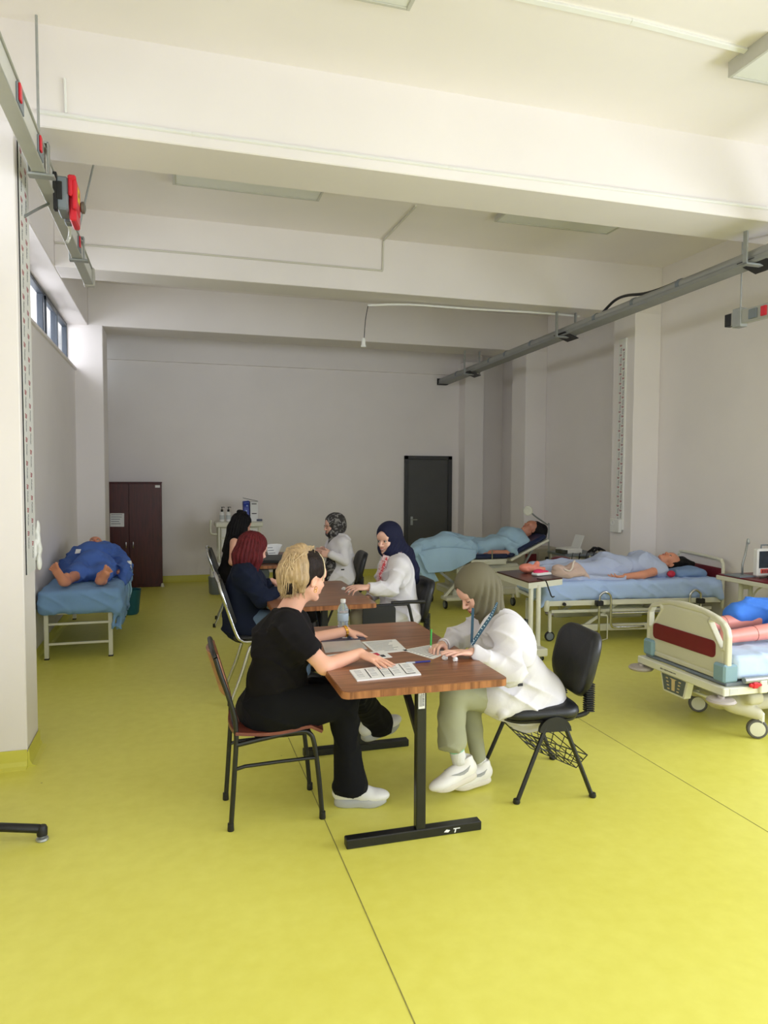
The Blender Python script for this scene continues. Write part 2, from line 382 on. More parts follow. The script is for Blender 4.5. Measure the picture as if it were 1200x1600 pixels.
_tc = {}
def text_mesh(s, size):
    if (s, size) in _tc: return _tc[(s, size)]
    cu = bpy.data.curves.new('t', 'FONT'); cu.body = s; cu.size = size; cu.extrude = .0004; cu.resolution_u = 1; cu.align_x = 'LEFT'
    o = bpy.data.objects.new('t', cu); COL.objects.link(o); bpy.context.view_layer.update()
    me = bpy.data.meshes.new_from_object(o.evaluated_get(bpy.context.evaluated_depsgraph_get()))
    V = np.array([v.co[:] for v in me.vertices]); Fc = [list(p.vertices) for p in me.polygons]
    bpy.data.objects.remove(o); bpy.data.curves.remove(cu); bpy.data.meshes.remove(me)
    _tc[(s, size)] = (V, Fc); return V, Fc
def text_at(s, size, o, right, up):
    V, Fc = text_mesh(s, size); r = nrm(right); u = nrm(up); n = np.cross(r, u)
    return (V @ np.array([r, u, n]) + np.array(o, float), Fc)

# ------------------------------------------------------------------ the room
ZB, ZC, XL, XR, YB, YF = 3.477, 4.01, -1.16, 5.40, 11.15, -1.6
struct('floor', BX((-1.6, YF - .2, -.15), (XR + .2, YB + .2, 0)), M_FLOOR)
M_SEAM = mat('joint_filler', (140, 136, 70), .8, var=.2, scale=30)
a, b_ = G(510, 1287), G(647, 1597); c, d = G(900, 1120), G(1200, 1300)
for p, q, wd in ((a + (a - b_) * .9, b_ + (b_ - a) * 1.0, .004), (c + (c - d) * .35, d + (d - c) * 1.2, .003)):
    p = p.copy(); q = q.copy(); p[2] = q[2] = .0004
    struct('trim_1', MB().beam(p, q, wd, .0016).get(), M_SEAM)
struct('ceiling', BX((-1.6, YF - .2, ZC), (XR + .2, YB + .2, ZC + .2)), M_CEIL)
struct('wall_back', BX((-1.6, YB, 0), (XR + .2, YB + .2, ZC)), M_WALL)
struct('wall_right', MB().box((XR, 3.0, 0), (XR + .2, YB, ZC)).box((XR, YF, 0), (XR + .2, -.9, ZC)).box((XR, -.9, 0), (XR + .2, 3.0, .85)).box((XR, -.9, 3.25), (XR + .2, 3.0, ZC)).get(), M_WALL)
struct('wall_left', BX((-1.6, YF, 0), (XL, YB, 2.93)), M_WALL)
fb = MB().box((-1.6, YF - .2, 0), (-1.0, YF, ZC)).box((5.25, YF - .2, 0), (XR + .2, YF, ZC)).box((-1.0, YF - .2, 3.3), (5.25, YF, ZC)).box((-1.0, YF - .2, 0), (5.25, YF, .45))
struct('wall_front', fb.get(), M_WALL)
# beams
for (y0, y1) in ((1.5, 1.93), (4.27, 4.70), (7.04, 7.43), (9.65, 10.20)):
    struct('ceiling_beam', BX((-1.0, y0, ZB), (XR, y1, ZC + .01), .006), M_BEAM)
struct('ceiling_beam', BX((-1.62, YF, ZB), (-1.0, YB, ZC + .01), .006), M_WALL)
struct('ceiling_beam', BX((-.95, YB - .05, 3.29), (5.0, YB + .02, ZC), .004), M_WALL)
for (x0, x1, y0, y1) in ((-1.3, -.79, 4.27, 4.60), (-1.3, -.83, 9.65, 10.25), (5.05, XR, 7.04, 7.45), (5.05, XR, 9.65, 10.1), (4.60, 4.93, 10.88, YB)):
    struct('wall_pillar', BX((x0, y0, 0), (x1, y1, ZB + .01), .006), M_WALL)
# green coved skirting
def skirt(name, pts):
    mb = MB()
    for i in range(len(pts) - 1):
        (ax, ay), (bx_, by) = pts[i], pts[i + 1]; dd = nrm((bx_ - ax, by - ay, 0)); n = np.array([dd[1], -dd[0], 0])
        prof = [(-.02, -.01), (.005, .10), (.008, .10), (.012, .035), (.022, .012), (.045, .0008), (.05, -.01)]
        p0 = np.array([ax, ay, 0]) - dd * 0; ln = np.hypot(bx_ - ax, by - ay)
        mb.prism([p0 + n * q[0] + np.array([0, 0, q[1]]) for q in prof], dd * ln)
    struct(name, mb.get(), M_COVE)
skirt('baseboard_left', [(XL, YB), (XL, 10.25), (-.83, 10.25), (-.83, 9.65), (XL, 9.65), (XL, 4.60), (-.79, 4.60), (-.79, 4.27), (XL, 4.27), (XL, YF)][::-1])
skirt('baseboard_back', [(-1.16, YB), (3.60, YB)])
skirt('baseboard_right', [(4.51, YB), (4.60, YB), (4.60, 10.88), (4.93, 10.88), (4.93, YB), (XR, YB), (XR, 10.1), (5.05, 10.1), (5.05, 9.65), (XR, 9.65), (XR, 7.45), (5.05, 7.45), (5.05, 7.04), (XR, 7.04), (XR, 4.7)])
# sill and high windows
struct('trim_2', BX((-1.42, 4.6, 2.915), (-1.135, 9.65, 2.945), .004), M_WALL)
M_ALU = mat('dark_window_frame', (70, 76, 84), .4, .3, var=.05)
k = 0
for (y0, y1, nn) in ((4.6, 9.65, 6), (-1.4, 4.27, 6), (10.25, YB, 1)):
    k += 1; mb = MB(); xw = -1.27
    mb.box((xw - .03, y0, 2.945), (xw + .03, y1, 2.985), .003).box((xw - .03, y0, 3.437), (xw + .03, y1, 3.477), .003)
    st = (y1 - y0) / nn
    for i in range(nn + 1):
        yy = y0 + st * i; mb.box((xw - .03, max(y0, yy - .022), 2.985), (xw + .03, min(y1, yy + .022), 3.437), .003)
    win = struct('window_%d' % k, mb.get(), M_ALU)
    for i in range(nn): struct('pane', BX((xw - .004, y0 + st * i + .02, 2.98), (xw + .004, y0 + st * i + st - .02, 3.44)), M_GLASS, win)
    for i in range(0, nn, 2):
        yy = y0 + st * i
        struct('sash', MB().box((xw + .03, yy + .03, 2.99), (xw + .05, yy + .07, 3.43), .002).box((xw + .03, yy + st - .07, 2.99), (xw + .05, yy + st - .03, 3.43), .002).box((xw + .03, yy + .03, 2.99), (xw + .05, yy + st - .03, 3.03), .002).box((xw + .03, yy + .03, 3.39), (xw + .05, yy + st - .03, 3.43), .002).get(), M_ALU, win)
# rear door
M_DOOR = mat('dark_grey_door', (74, 74, 72), .5, var=.04); M_DOORF = mat('door_frame', (56, 56, 57), .5, var=.04)
dx0, dx1, dz = 3.64, 4.47, 1.95
door = struct('door_1', MB().box((dx0, YB - .05, 0), (dx0 + .06, YB + .02, dz), .004).box((dx1 - .07, YB - .05, 0), (dx1, YB + .02, dz), .004).box((dx0, YB - .05, dz - .06), (dx1, YB + .02, dz), .004).get(), M_DOORF)
struct('door_leaf', BX((dx0 + .06, YB - .03, .01), (dx1 - .07, YB + .01, dz - .06), .003), M_DOOR, door)
hh = P(642, 812, YB - .05)
struct('door_handle', MB().tube([(hh[0] + .02, YB - .03, hh[2]), (hh[0] + .02, YB - .075, hh[2]), (hh[0] + .10, YB - .08, hh[2])], .008, 8, sm=3).box((hh[0], YB - .04, hh[2] - .09), (hh[0] + .04, YB - .03, hh[2] + .05), .003).get(), M_STEEL, door)
# front glazing behind the camera
mb = MB()
for x in (-1.0, .55, 2.1, 3.65, 5.2): mb.box((x, YF - .12, .45), (x + .05, YF - .06, 3.3), .004)
mb.box((-1, YF - .12, .45), (5.25, YF - .06, .5), .004).box((-1, YF - .12, 3.25), (5.25, YF - .06, 3.3), .004)
win = struct('window_4', mb.get(), M_ALU)
for x in (-1.0, .55, 2.1, 3.65): struct('pane', BX((x + .05, YF - .095, .5), (x + 1.55, YF - .085, 3.25)), M_GLASS, win)

mb = MB()
for y in (-.9, .4, 1.7, 2.95): mb.box((XR + .08, y, .85), (XR + .14, y + .05, 3.25), .004)
mb.box((XR + .08, -.9, .85), (XR + .14, 3.0, .9), .004).box((XR + .08, -.9, 3.2), (XR + .14, 3.0, 3.25), .004)
win = struct('window_5', mb.get(), M_ALU)
for y in (-.9, .4, 1.7): struct('pane', BX((XR + .105, y + .05, .9), (XR + .115, y + 1.25 + .05, 3.2)), M_GLASS, win)

# ------------------------------------------------------------------ ceiling fittings
M_LFR = mat('lamp_frame', (196, 194, 184), .45, var=.02); M_LDF = mat('lamp_diffuser', (226, 226, 218), .5, var=.01)
_c3 = G(640, 18, ZC - .05); _c4 = G(1137, 122, ZC - .09)
for i, (x, y, la) in enumerate(((.02, 6.13, 'flat ceiling lamp nearest the left wall, half hidden by the front beam'), (2.86, 6.13, 'flat ceiling lamp at the right, half hidden by the front beam'), (_c3[0] - 1.2, _c3[1], 'flat ceiling lamp cut by the top edge of the picture'), (_c4[0], _c4[1], 'white box ceiling lamp in the top right corner'))):
    t = thing('ceiling_lamp', la, 'lamp', (x + .6, y, ZC), 'ceiling lamps')
    h = .09 if i == 3 else .05
    ob('frame', MB().box((x, y - .3, ZC - h), (x + .02, y, ZC), .002).box((x + 1.18, y - .3, ZC - h), (x + 1.2, y, ZC), .002).box((x + .02, y - .3, ZC - h), (x + 1.18, y - .28, ZC), .002).box((x + .02, y - .02, ZC - h), (x + 1.18, y, ZC), .002).get(), M_LFR, t)
    ob('diffuser', BX((x + .02, y - .28, ZC - h + .006), (x + 1.18, y - .02, ZC - .002), .002), M_LDF, t)
def trunk(name, pts, w_, label, m=M_PVC):
    mb = MB()
    for i in range(len(pts) - 1): mb.beam(pts[i], pts[i + 1], w_, w_, (0, .3, 1) if abs(nrm(np.array(pts[i + 1]) - pts[i])[2]) < .9 else (0, 1, 0), .002)
    return tag(ob(name, mb.get(), m), label, 'conduit')
y1_ = 4.262
trunk('cable_conduit', [P(57, 174, y1_), P(300, 209, y1_), P(700, 262, y1_), P(1200, 326, y1_)], .018, 'thin white cable conduit running along the front ceiling beam')
trunk('cable_conduit', [P(103, 177, y1_), P(101, 122, y1_)], .012, 'short upright conduit at the left end of the front beam')
y2_ = 7.032
trunk('cable_conduit', [P(86, 379, y2_), P(300, 396, y2_), P(598, 423, y2_), P(599, 376, y2_), G(650, 322, ZC - .006)], .016, 'white conduit along the second beam that turns up to the ceiling', mat('off_white_plastic', (208, 204, 190), .45, var=.02))
trunk('cable_conduit', [G(790, -10, ZC - .006), G(985, 32, ZC - .006), G(1165, 78, ZC - .006)], .03, 'white ceiling conduit leading to the top right lamp')
yy3 = 7.30
t = thing('loose_trunking', 'loose white trunking strip hanging under the second beam', 'conduit', P(740, 482, yy3))
mb = MB(); mb.tube([P(575, 477, yy3), P(640, 476, yy3), P(740, 483, yy3), P(830, 488, yy3), P(905, 494, yy3)], .012, 6, sm=4); ob('strip', mb.get(), M_PVC, t, 40)
ct = thing('hanging_socket', 'white lamp socket dangling on a thin cord below the second beam', 'socket', P(568, 480, yy3))
ob('cord', TB([P(575, 478, yy3), P(571, 500, yy3), P(569, 528, yy3)], .004, 6, 3), M_BLKP, ct)
p = P(568, 535, yy3); ob('socket', MB().lathe([(.012, .045), (.02, .03), (.022, -.02), (.03, -.05), (.0, -.05)], p, 12).get(), M_PVC, ct, 40)

# left busbar trunking
M_BUS = mat('busbar_grey', (178, 178, 168), .4, .25, var=.04); M_BUSW = mat('busbar_side', (205, 204, 196), .4, .1, var=.03)
bxx = -.66
bus = thing('busbar_trunking', 'long grey busbar trunking hung on rods high at the left', 'busbar', (bxx, 5, 3.2))
ob('rail', MB().box((bxx - .035, 2.2, 3.20), (bxx + .035, 6.48, 3.212), .003).box((bxx - .035, 2.2, 3.328), (bxx + .035, 6.48, 3.34), .003).box((bxx - .022, 2.2, 3.21), (bxx + .022, 6.48, 3.33), .002).get(), M_BUS, bus)
ob('side_plate', BX((bxx + .022, 2.2, 3.214), (bxx + .026, 6.46, 3.326)), M_BUSW, bus)
ob('end_cap', MB().box((bxx - .04, 6.48, 3.195), (bxx + .045, 6.56, 3.345), .006).lathe([(.006, 0), (.006, .015)], (bxx, 6.56, 3.25), 8, (0, 1, 0)).get(), mat('cap_grey', (190, 186, 176), .4, .2), bus)
for yh in (4.2, 5.75):
    hg = ob('hanger', MB().box((bxx - .055, yh - .03, 3.185), (bxx + .075, yh + .03, 3.198), .002).box((bxx + .042, yh - .03, 3.19), (bxx + .05, yh + .03, 3.36), .002).box((bxx - .055, yh - .03, 3.19), (bxx - .047, yh + .03, 3.36), .002).box((bxx - .055, yh - .03, 3.352), (bxx + .05, yh + .03, 3.362), .002).get(), M_STEEL, bus)
    top_ = np.array([bxx, yh, 4.01])
    if yh > 5: q_ = P(145, 262, yh); b0_ = np.array([bxx, yh, 3.36]); top_ = b0_ + (q_ - b0_) * (4.01 - 3.36) / (q_[2] - 3.36)
    ob('rod', TB([(bxx, yh, 3.36), top_], .007, 8), M_STEEL, hg)
for ys in (3.55, 4.05, 5.62, 5.0):
    ob('outlet_cover', BX((bxx + .026, ys - .07, 3.225), (bxx + .034, ys + .07, 3.315), .003), M_GREY, bus)
    ob('red_tab', BX((bxx + .034, ys - .06, 3.24), (bxx + .044, ys - .02, 3.315), .003), M_RED, bus)
tb = thing('tap_off_box', 'red and grey tap-off box with yellow warning label on the left busbar', 'power box', (bxx + .1, 4.55, 3.2))
ob('body', MB().box((-.618, 4.46, 3.12), (-.555, 4.64, 3.305), .01).box((-.60, 4.63, 3.10), (-.56, 4.70, 3.22), .008).get(), M_GREY, tb)
ob('clip_block', MB().box((-.632, 4.45, 3.11), (-.612, 4.49, 3.32), .003).box((-.615, 4.448, 3.17), (-.585, 4.458, 3.27), .003).get(), M_BLKP, tb)
ob('red_cover', MB().box((-.555, 4.455, 3.20), (-.53, 4.60, 3.30), .008).box((-.556, 4.45, 3.285), (-.512, 4.49, 3.315), .008).box((-.555, 4.50, 3.075), (-.517, 4.68, 3.235), .008).box((-.535, 4.46, 3.13), (-.510, 4.64, 3.295), .008).get(), M_RED, tb)
ob('warning_label', BX((-.5105, 4.52, 3.19), (-.5093, 4.60, 3.275)), mat('yellow_label', (236, 214, 40), .5), tb)
ob('warning_mark', MB().prism([(-.5092, 4.54, 3.225), (-.5092, 4.58, 3.225), (-.5092, 4.56, 3.26)], (.0005, 0, 0)).get(), M_INK, tb)
ob('cable_gland', MB().lathe([(.022, 0), (.034, .008), (.034, .024), (.016, .03)], (-.512, 4.645, 3.20), 14, (1, 0, 0)).get(), mat('gland_grey', (110, 108, 100), .5), tb, 40)
ob('hook', TB([(-.60, 4.72, 3.13), (-.59, 4.80, 3.12), (-.60, 4.86, 3.09), (-.615, 4.85, 3.05)], .010, 8, 3), M_BUSW, tb)
tag(ob('support_arm', TB([(bxx - .02, 4.62, 3.195), (bxx - .06, 4.55, 3.14), (bxx - .125, 4.45, 3.05)], .008, 8, 3), M_STEEL), 'thin bent grey cable from the left busbar to the pillar', 'cable')

# printed white trunking on the left pillar and on the right pillar
def logo(sz):                      # slanted triple-bar mark
    mb = MB()
    for i in range(3):
        x = sz * (.1 + .42 * i); mb.prism([(x, 0, 0), (x + sz * .24, 0, 0), (x + sz * .5, sz * (1 - .12 * i), 0), (x + sz * .26, sz * (1 - .12 * i), 0)], (0, 0, .0004))
    mb.prism([(sz * .36, sz * .84, 0), (sz * 1.35, sz * .60, 0), (sz * 1.45, sz * .74, 0), (sz * .42, sz, 0)], (0, 0, .0004))
    return mb.get()
def basis(V, o, right, up):
    r = nrm(right); u = nrm(up); n = np.cross(r, u); return np.asarray(V, float) @ np.array([r, u, n]) + np.array(o, float)
def printed(root, xs, yc, z0, z1, step, dirx, ts, lead=0.0):
    TV, TF = text_mesh('Mutlusan', ts); TV = TV * np.array([.0625 / TV[:, 0].max(), 1.25, 1]); LV, LF = logo(ts * 1.7); LV = np.asarray(LV) * np.array([.42, 1, 1])
    right = (0, 0, -1); up = (0, -dirx, 0) if False else (0, (1 if dirx > 0 else -1), 0)
    protoT = protoL = None; j = 0
    for col, yy in enumerate(yc):
        z = z1 - .04 - (step / 2 if col else 0)
        while z - step * .8 > z0:
            if protoL is None:
                protoL = ob('logo_print', (basis(LV, (xs, yy, z), right, up), LF), M_REDINK, root)
                protoT = ob('brand_lettering', (basis(TV, (xs, yy + (.018 if dirx > 0 else -.018), z - .040), right, up), TF), M_INK, root); oy, oz = yy, z
            else:
                for pr in (protoL, protoT):
                    c = pr.copy(); COL.objects.link(c); c.location = (0, yy - oy, z - oz)
            z -= step
tk = thing('cable_trunking', 'white printed cable trunking running down the near left pillar', 'cable trunking', (-.785, 4.45, 1.06))
ob('channel', MB().box((-.79, 4.335, 1.06), (-.782, 4.595, 3.46), .001).get(), M_PVC, tk)
ob('edge_gap', MB().box((-.7898, 4.3305, 1.06), (-.7840, 4.3348, 3.46)).get(), M_BLKP, tk)
printed(tk, -.7817, (4.36, 4.48), 1.08, 3.44, .131, 1, .030)
def crumple(o, sx, sy, sz, seed, m, root, nm, n=3):
    r = np.random.RandomState(seed); s = SD()
    for i in range(n): s.ell(np.array(o) + (r.rand(3) - .5) * np.array([sx, sy, sz]) * .8, (sx * .5, sy * .5, sz * .42), k=.004)
    return ob(nm, s.mesh(.004, folds(.006, 90, seed)), m, root, True)
crumple((-.775, 4.605, 1.23), .03, .05, .16, 3, M_PVC, tk, 'loose_tape')
crumple((-.775, 4.605, 1.13), .03, .05, .12, 4, M_PVC, tk, 'loose_tape')
tk = thing('cable_trunking', 'white printed cable trunking with socket outlet on the right pillar', 'cable trunking', (5.04, 7.3, 1.12))
zt, zb_ = P(970, 500, 7.25)[2], P(966, 828, 7.25)[2]
y0_ = 7.18; ob('channel', BX((5.03, y0_, zb_), (5.052, y0_ + .14, ZB - .25), .003), M_PVC, tk)
printed(tk, 5.0295, (y0_ + .115, y0_ + .06), zb_ + .05, 3.2, .11, -1, .024)
ob('socket_outlet', MB().box((4.99, y0_ + .01, zb_ - .03), (5.035, y0_ + .19, zb_ + .13), .006).lathe([(.03, 0), (.03, .006), (.022, .006), (.022, .001)], (4.99, y0_ + .13, zb_ + .08), 14, (-1, 0, 0)).get(), M_PVC, tk)

# right service duct with tray
tr = thing('cable_tray', 'long grey cable duct on a tray below the beams along the right', 'cable tray', (4.27, 7, 3.2))
path = [(4.27, 11.13, 3.185), (4.27, 7.2, 3.265), (4.25, 4.6, 3.30), (4.22, 2.0, 3.33)]
M_DUCT = mat('duct_grey', (158, 158, 154), .45, .2, var=.05)
ob('pipe', TB(path, .045, 14), M_DUCT, tr, 40)
mb = MB()
for i in range(3):
    p, q = np.array(path[i]), np.array(path[i + 1])
    mb.beam(p + [0.03, 0, -.05], q + [.03, 0, -.05], .15, .008); mb.beam(p + [.105, 0, -.03], q + [.105, 0, -.03], .006, .05); mb.beam(p + [-.045, 0, -.04], q + [-.045, 0, -.04], .006, .03)
ob('tray', mb.get(), mat('tray_grey', (146, 147, 144), .5, .2, var=.05), tr)
for yy in (3.3, 5.3, 5.95, 6.6, 8.0, 8.7, 9.2, 10.4):
    i = 0 if yy > 7.2 else (1 if yy > 4.6 else 2); p, q = np.array(path[i]), np.array(path[i + 1]); t_ = (yy - p[1]) / (q[1] - p[1]); o = p + (q - p) * t_
    ob('clamp', MB().lathe([(.048, -.02), (.052, -.02), (.052, .02), (.048, .02)], o, 14, (0, 1, 0)).get(), M_GREY, tr, 40)
for yy, z_ in ((4.48, 3.30), (7.25, 3.265), (9.9, 3.2)):
    br = ob('bracket', MB().box((4.16, yy - .025, z_ - .075), (4.42, yy + .025, z_ - .06), .002).box((4.16, yy - .02, z_ - .07), (4.175, yy + .02, ZB), .002).box((4.40, yy - .02, z_ - .07), (4.415, yy + .02, ZB), .002).get(), M_STEEL, tr)
    ob('bracket', MB().prism([(4.20, yy - .12, z_ - .03), (4.38, yy - .12, z_ - .09), (4.38, yy + .12, z_ - .09), (4.20, yy + .12, z_ - .03)], (0, 0, -.006)).get(), M_BLKP, tr)
ob('end_bracket', MB().box((4.20, YB - .12, 3.12), (4.36, YB - .01, 3.13), .002).box((4.20, YB - .02, 3.12), (4.36, YB - .012, 3.23), .002).get(), M_BLKP, tr)
tag(ob('power_cable', TB([PX(942, 488, 4.25), PX(960, 470, 4.25), PX(978, 462, 4.25), PX(1005, 459, 4.25), PX(1030, 452, 4.24), PX(1060, 440, 4.24)], .014, 8, 5), M_BLKP), 'thick black cable bowed above the right duct', 'cable')
rb = thing('busbar_trunking', 'short grey busbar end hanging on a rod at the upper right', 'busbar', P(1165, 490, 4.5))
rx = 4.05
def RB(u, v): return PX(u, v, rx)
e0, e1 = P(1145, 500, 4.85), P(1260, 470, 4.15); dd = nrm(e1 - e0); dd[2] = 0; dd = nrm(dd); e1 = e0 + dd * 1.3
ob('rail', MB().beam(e0, e1, .05, .11, bev=.004).get(), M_BUS, rb)
ob('end_cap', MB().beam(e0 - dd * .06, e0 + dd * .01, .06, .10, bev=.004).get(), M_BLKP, rb)
hg = ob('hanger', MB().beam(e0 + dd * .03, e0 + dd * .12, .07, .15, bev=.004).get(), M_STEEL, rb)
ob('rod', TB([e0 + dd * .08 + [0, 0, .07], e0 + dd * .08 + [0, 0, .07 + (4.01 - e0[2] - .07)]], .006, 8), M_STEEL, hg)
sd = np.cross(dd, [0, 0, 1])
for k_, mm, nm in ((.2, M_GREY, 'outlet_cover'), (.32, M_RED, 'red_tab')):
    o = e0 + dd * k_ + sd * .03; ob(nm, MB().beam(o, o + dd * (.08 if nm == 'outlet_cover' else .05), .02, .075, bev=.003).get(), mm, rb)
def place(o, loc, ang=0.0):
    o.location = tuple(map(float, loc)); o.rotation_euler.z = math.radians(ang); return o
# ------------------------------------------------------------------ tables
M_WOOD = wood('walnut_laminate', (156, 104, 68), (116, 72, 44), (1.2, 22, 22), .3, 2.2)
M_WEDGE = wood('walnut_edge', (166, 108, 66), (116, 68, 38), (22, 2, 2), .35, 2.0)
def table(label, x0, x1, y0, y1, z=.74, wm=M_WOOD, foot0=.17, foot1=.05, sticker=False):
    cx = (x0 + x1) / 2; t = thing('work_table', label, 'table', (cx, (y0 + y1) / 2, 0), 'wooden-topped work tables')
    pts = rrect(cx, (y0 + y1) / 2, x1 - x0, y1 - y0, .035)
    mb = MB().prism([(p[0], p[1], z - .032) for p in pts], (0, 0, .029)); o = ob('edge_band', mb.get(), M_WEDGE, t)
    pts2 = rrect(cx, (y0 + y1) / 2, x1 - x0 - .006, y1 - y0 - .006, .033)
    ob('tabletop', MB().prism([(p[0], p[1], z - .012) for p in pts2], (0, 0, .012)).get(), wm, t)
    for yy in (y0 + foot0, y1 - foot1):
        ob('foot_bar', BX((cx - .32, yy - .025, 0), (cx + .315, yy + .025, .042), .004), M_BLKM, t)
        ob('leg', MB().box((cx + .0, yy - .02, .04), (cx + .045, yy + .02, z - .033), .004).box((cx - .28, yy - .02, z - .062), (cx + .3, yy + .02, z - .033), .003).get(), M_BLKM, t)
    xc = cx + .022
    for s, yy in ((1, y0 + foot0), (-1, y1 - foot1)):
        ob('brace', MB().beam((xc, yy + s * .02, .46), (xc, yy + s * .33, z - .035), .03, .03, bev=.003).get(), M_BLKM, t)
    ob('stretcher', BX((xc - .015, y0 + foot0, z - .075), (xc + .015, y1 - foot1, z - .034), .003), M_BLKM, t)
    if sticker:
        yy = y0 + foot0 - .0212; xs = cx + .006
        ob('sticker', BX((xs, yy, .59), (xs + .03, yy + .0008, .70)), M_PAPER, t)
        mb = MB(); r = random.Random(1); xx = .602
        while xx < .66: ww = r.choice((.001, .002, .003)); mb.box((xs + .019, yy - .0006, xx), (xs + .027, yy, xx + ww)); xx += ww + .0018
        for i in range(5): mb.box((xs + .004 + .003 * i, yy - .0006, .60), (xs + .005 + .003 * i, yy, .60 + .05 + .02 * r.random()))
        ob('barcode', mb.get(), M_INK, t)
        xm = cx + .13
        ob('paint_scuff', MB().prism([(xm, y0 + foot0 - .0262, .016), (xm + .02, y0 + foot0 - .0262, .013), (xm + .03, y0 + foot0 - .0262, .022), (xm + .012, y0 + foot0 - .0262, .027)], (0, .001, 0)).prism([(xm + .05, y0 + foot0 - .0262, .008), (xm + .056, y0 + foot0 - .0262, .008), (xm + .060, y0 + foot0 - .0262, .026), (xm + .054, y0 + foot0 - .0262, .024)], (0, .001, 0)).box((xm + .046, y0 + foot0 - .0262, .024), (xm + .078, y0 + foot0 - .0252, .028)).get(), M_PAPER, t)
    return t
T1 = table('nearest walnut table with black T-shaped legs where the blonde woman writes', .652, 1.395, 2.78, 4.05, sticker=True)
T2 = table('middle walnut table behind the blonde woman, navy scarf woman at its right', .62, 1.345, 4.69, 5.80)
T3 = table('farthest dark table at the back, black board and papers on it', .80, 1.36, 6.95, 8.15, wm=wood('dark_walnut', (120, 74, 52), (84, 48, 34), (1.2, 22, 22), .35, 2.2))

# ------------------------------------------------------------------ brown school chair (faces +x)
M_PLY = wood('red_brown_plywood', (124, 62, 48), (92, 42, 32), (2, 14, 14), .3, 3)
M_PLYI = wood('light_plywood', (164, 106, 76), (132, 82, 56), (14, 2, 14), .35, 3)
sc = thing('school_chair', 'brown plywood school chair with black tube frame under the blonde woman', 'chair', (.45, 3.4, 0))
YN, YFR = 3.235, 3.56
seatpts = rrect(.46, (YN + YFR) / 2, .40, YFR - YN + .05, .07)
def seatfn(s, t):
    x = .26 + .40 * s; y = YN - .02 + (YFR - YN + .04) * t; rr = .03 * (abs(2 * t - 1) ** 4) * (1 - s) * 0
    z = .452 - .016 * math.sin(PI * min(1, s * 1.25)) + .008 * (2 * t - 1) ** 2 - .03 * max(0, s - .86) / .14
    return (x + .02 * (1 - (2 * t - 1) ** 2) * (1 if s > .5 else -1) * abs(2 * s - 1), y, z)
ob('seat', sheet(seatfn, 14, 10, .014), M_PLY, sc, 50)
for yy in (YN, YFR):
    lf = ob('leg', TB([(.235, yy, 0), (.252, yy, .25), (.262, yy, .47), (.235, yy, .60), (.195, yy, .72), (.172, yy, .80)], .0115, 10, 4), M_BLKM, sc, 50)
    ob('leg', TB([(.66, yy, 0), (.643, yy, .2), (.622, yy, .36), (.60, yy, .415), (.55, yy, .43), (.40, yy, .415), (.262, yy, .395)], .0115, 10, 4), M_BLKM, sc, 50)
    ob('stretcher', TB([(.256, yy, .275), (.30, yy, .292), (.60, yy, .298), (.636, yy, .295)], .009, 8, 2), M_BLKM, sc, 50)
    for xx in (.235, .66): ob('rubber_foot', MB().lathe([(.014, -.001), (.0155, .004), (.0145, .035), (.012, .036)], (xx, yy, 0), 10).get(), M_BLKP, sc, 40)
ob('cross_bar', TB([(.262, YN, .45), (.262, YFR, .45)], .009, 8), M_BLKM, sc, 50); ob('cross_bar', TB([(.61, YN, .40), (.61, YFR, .40)], .009, 8), M_BLKM, sc, 50)
ob('back_rail', MB().tube([(.172, YN, .80), (.162, YN + .03, .825), (.16, (YN + YFR) / 2, .83), (.162, YFR - .03, .825), (.172, YFR, .80)], .0115, 8, sm=3).get(), M_BLKM, sc, 50)
def backfn(s, t):
    z = .61 + .20 * s; y = YN + .012 + (YFR - YN - .024) * t; x = .236 - .30 * (z - .60) - .035 * (1 - (2 * t - 1) ** 2)
    return (x, y, z)
ob('backrest', sheet(backfn, 10, 12, .012), M_PLYI, sc, 50)

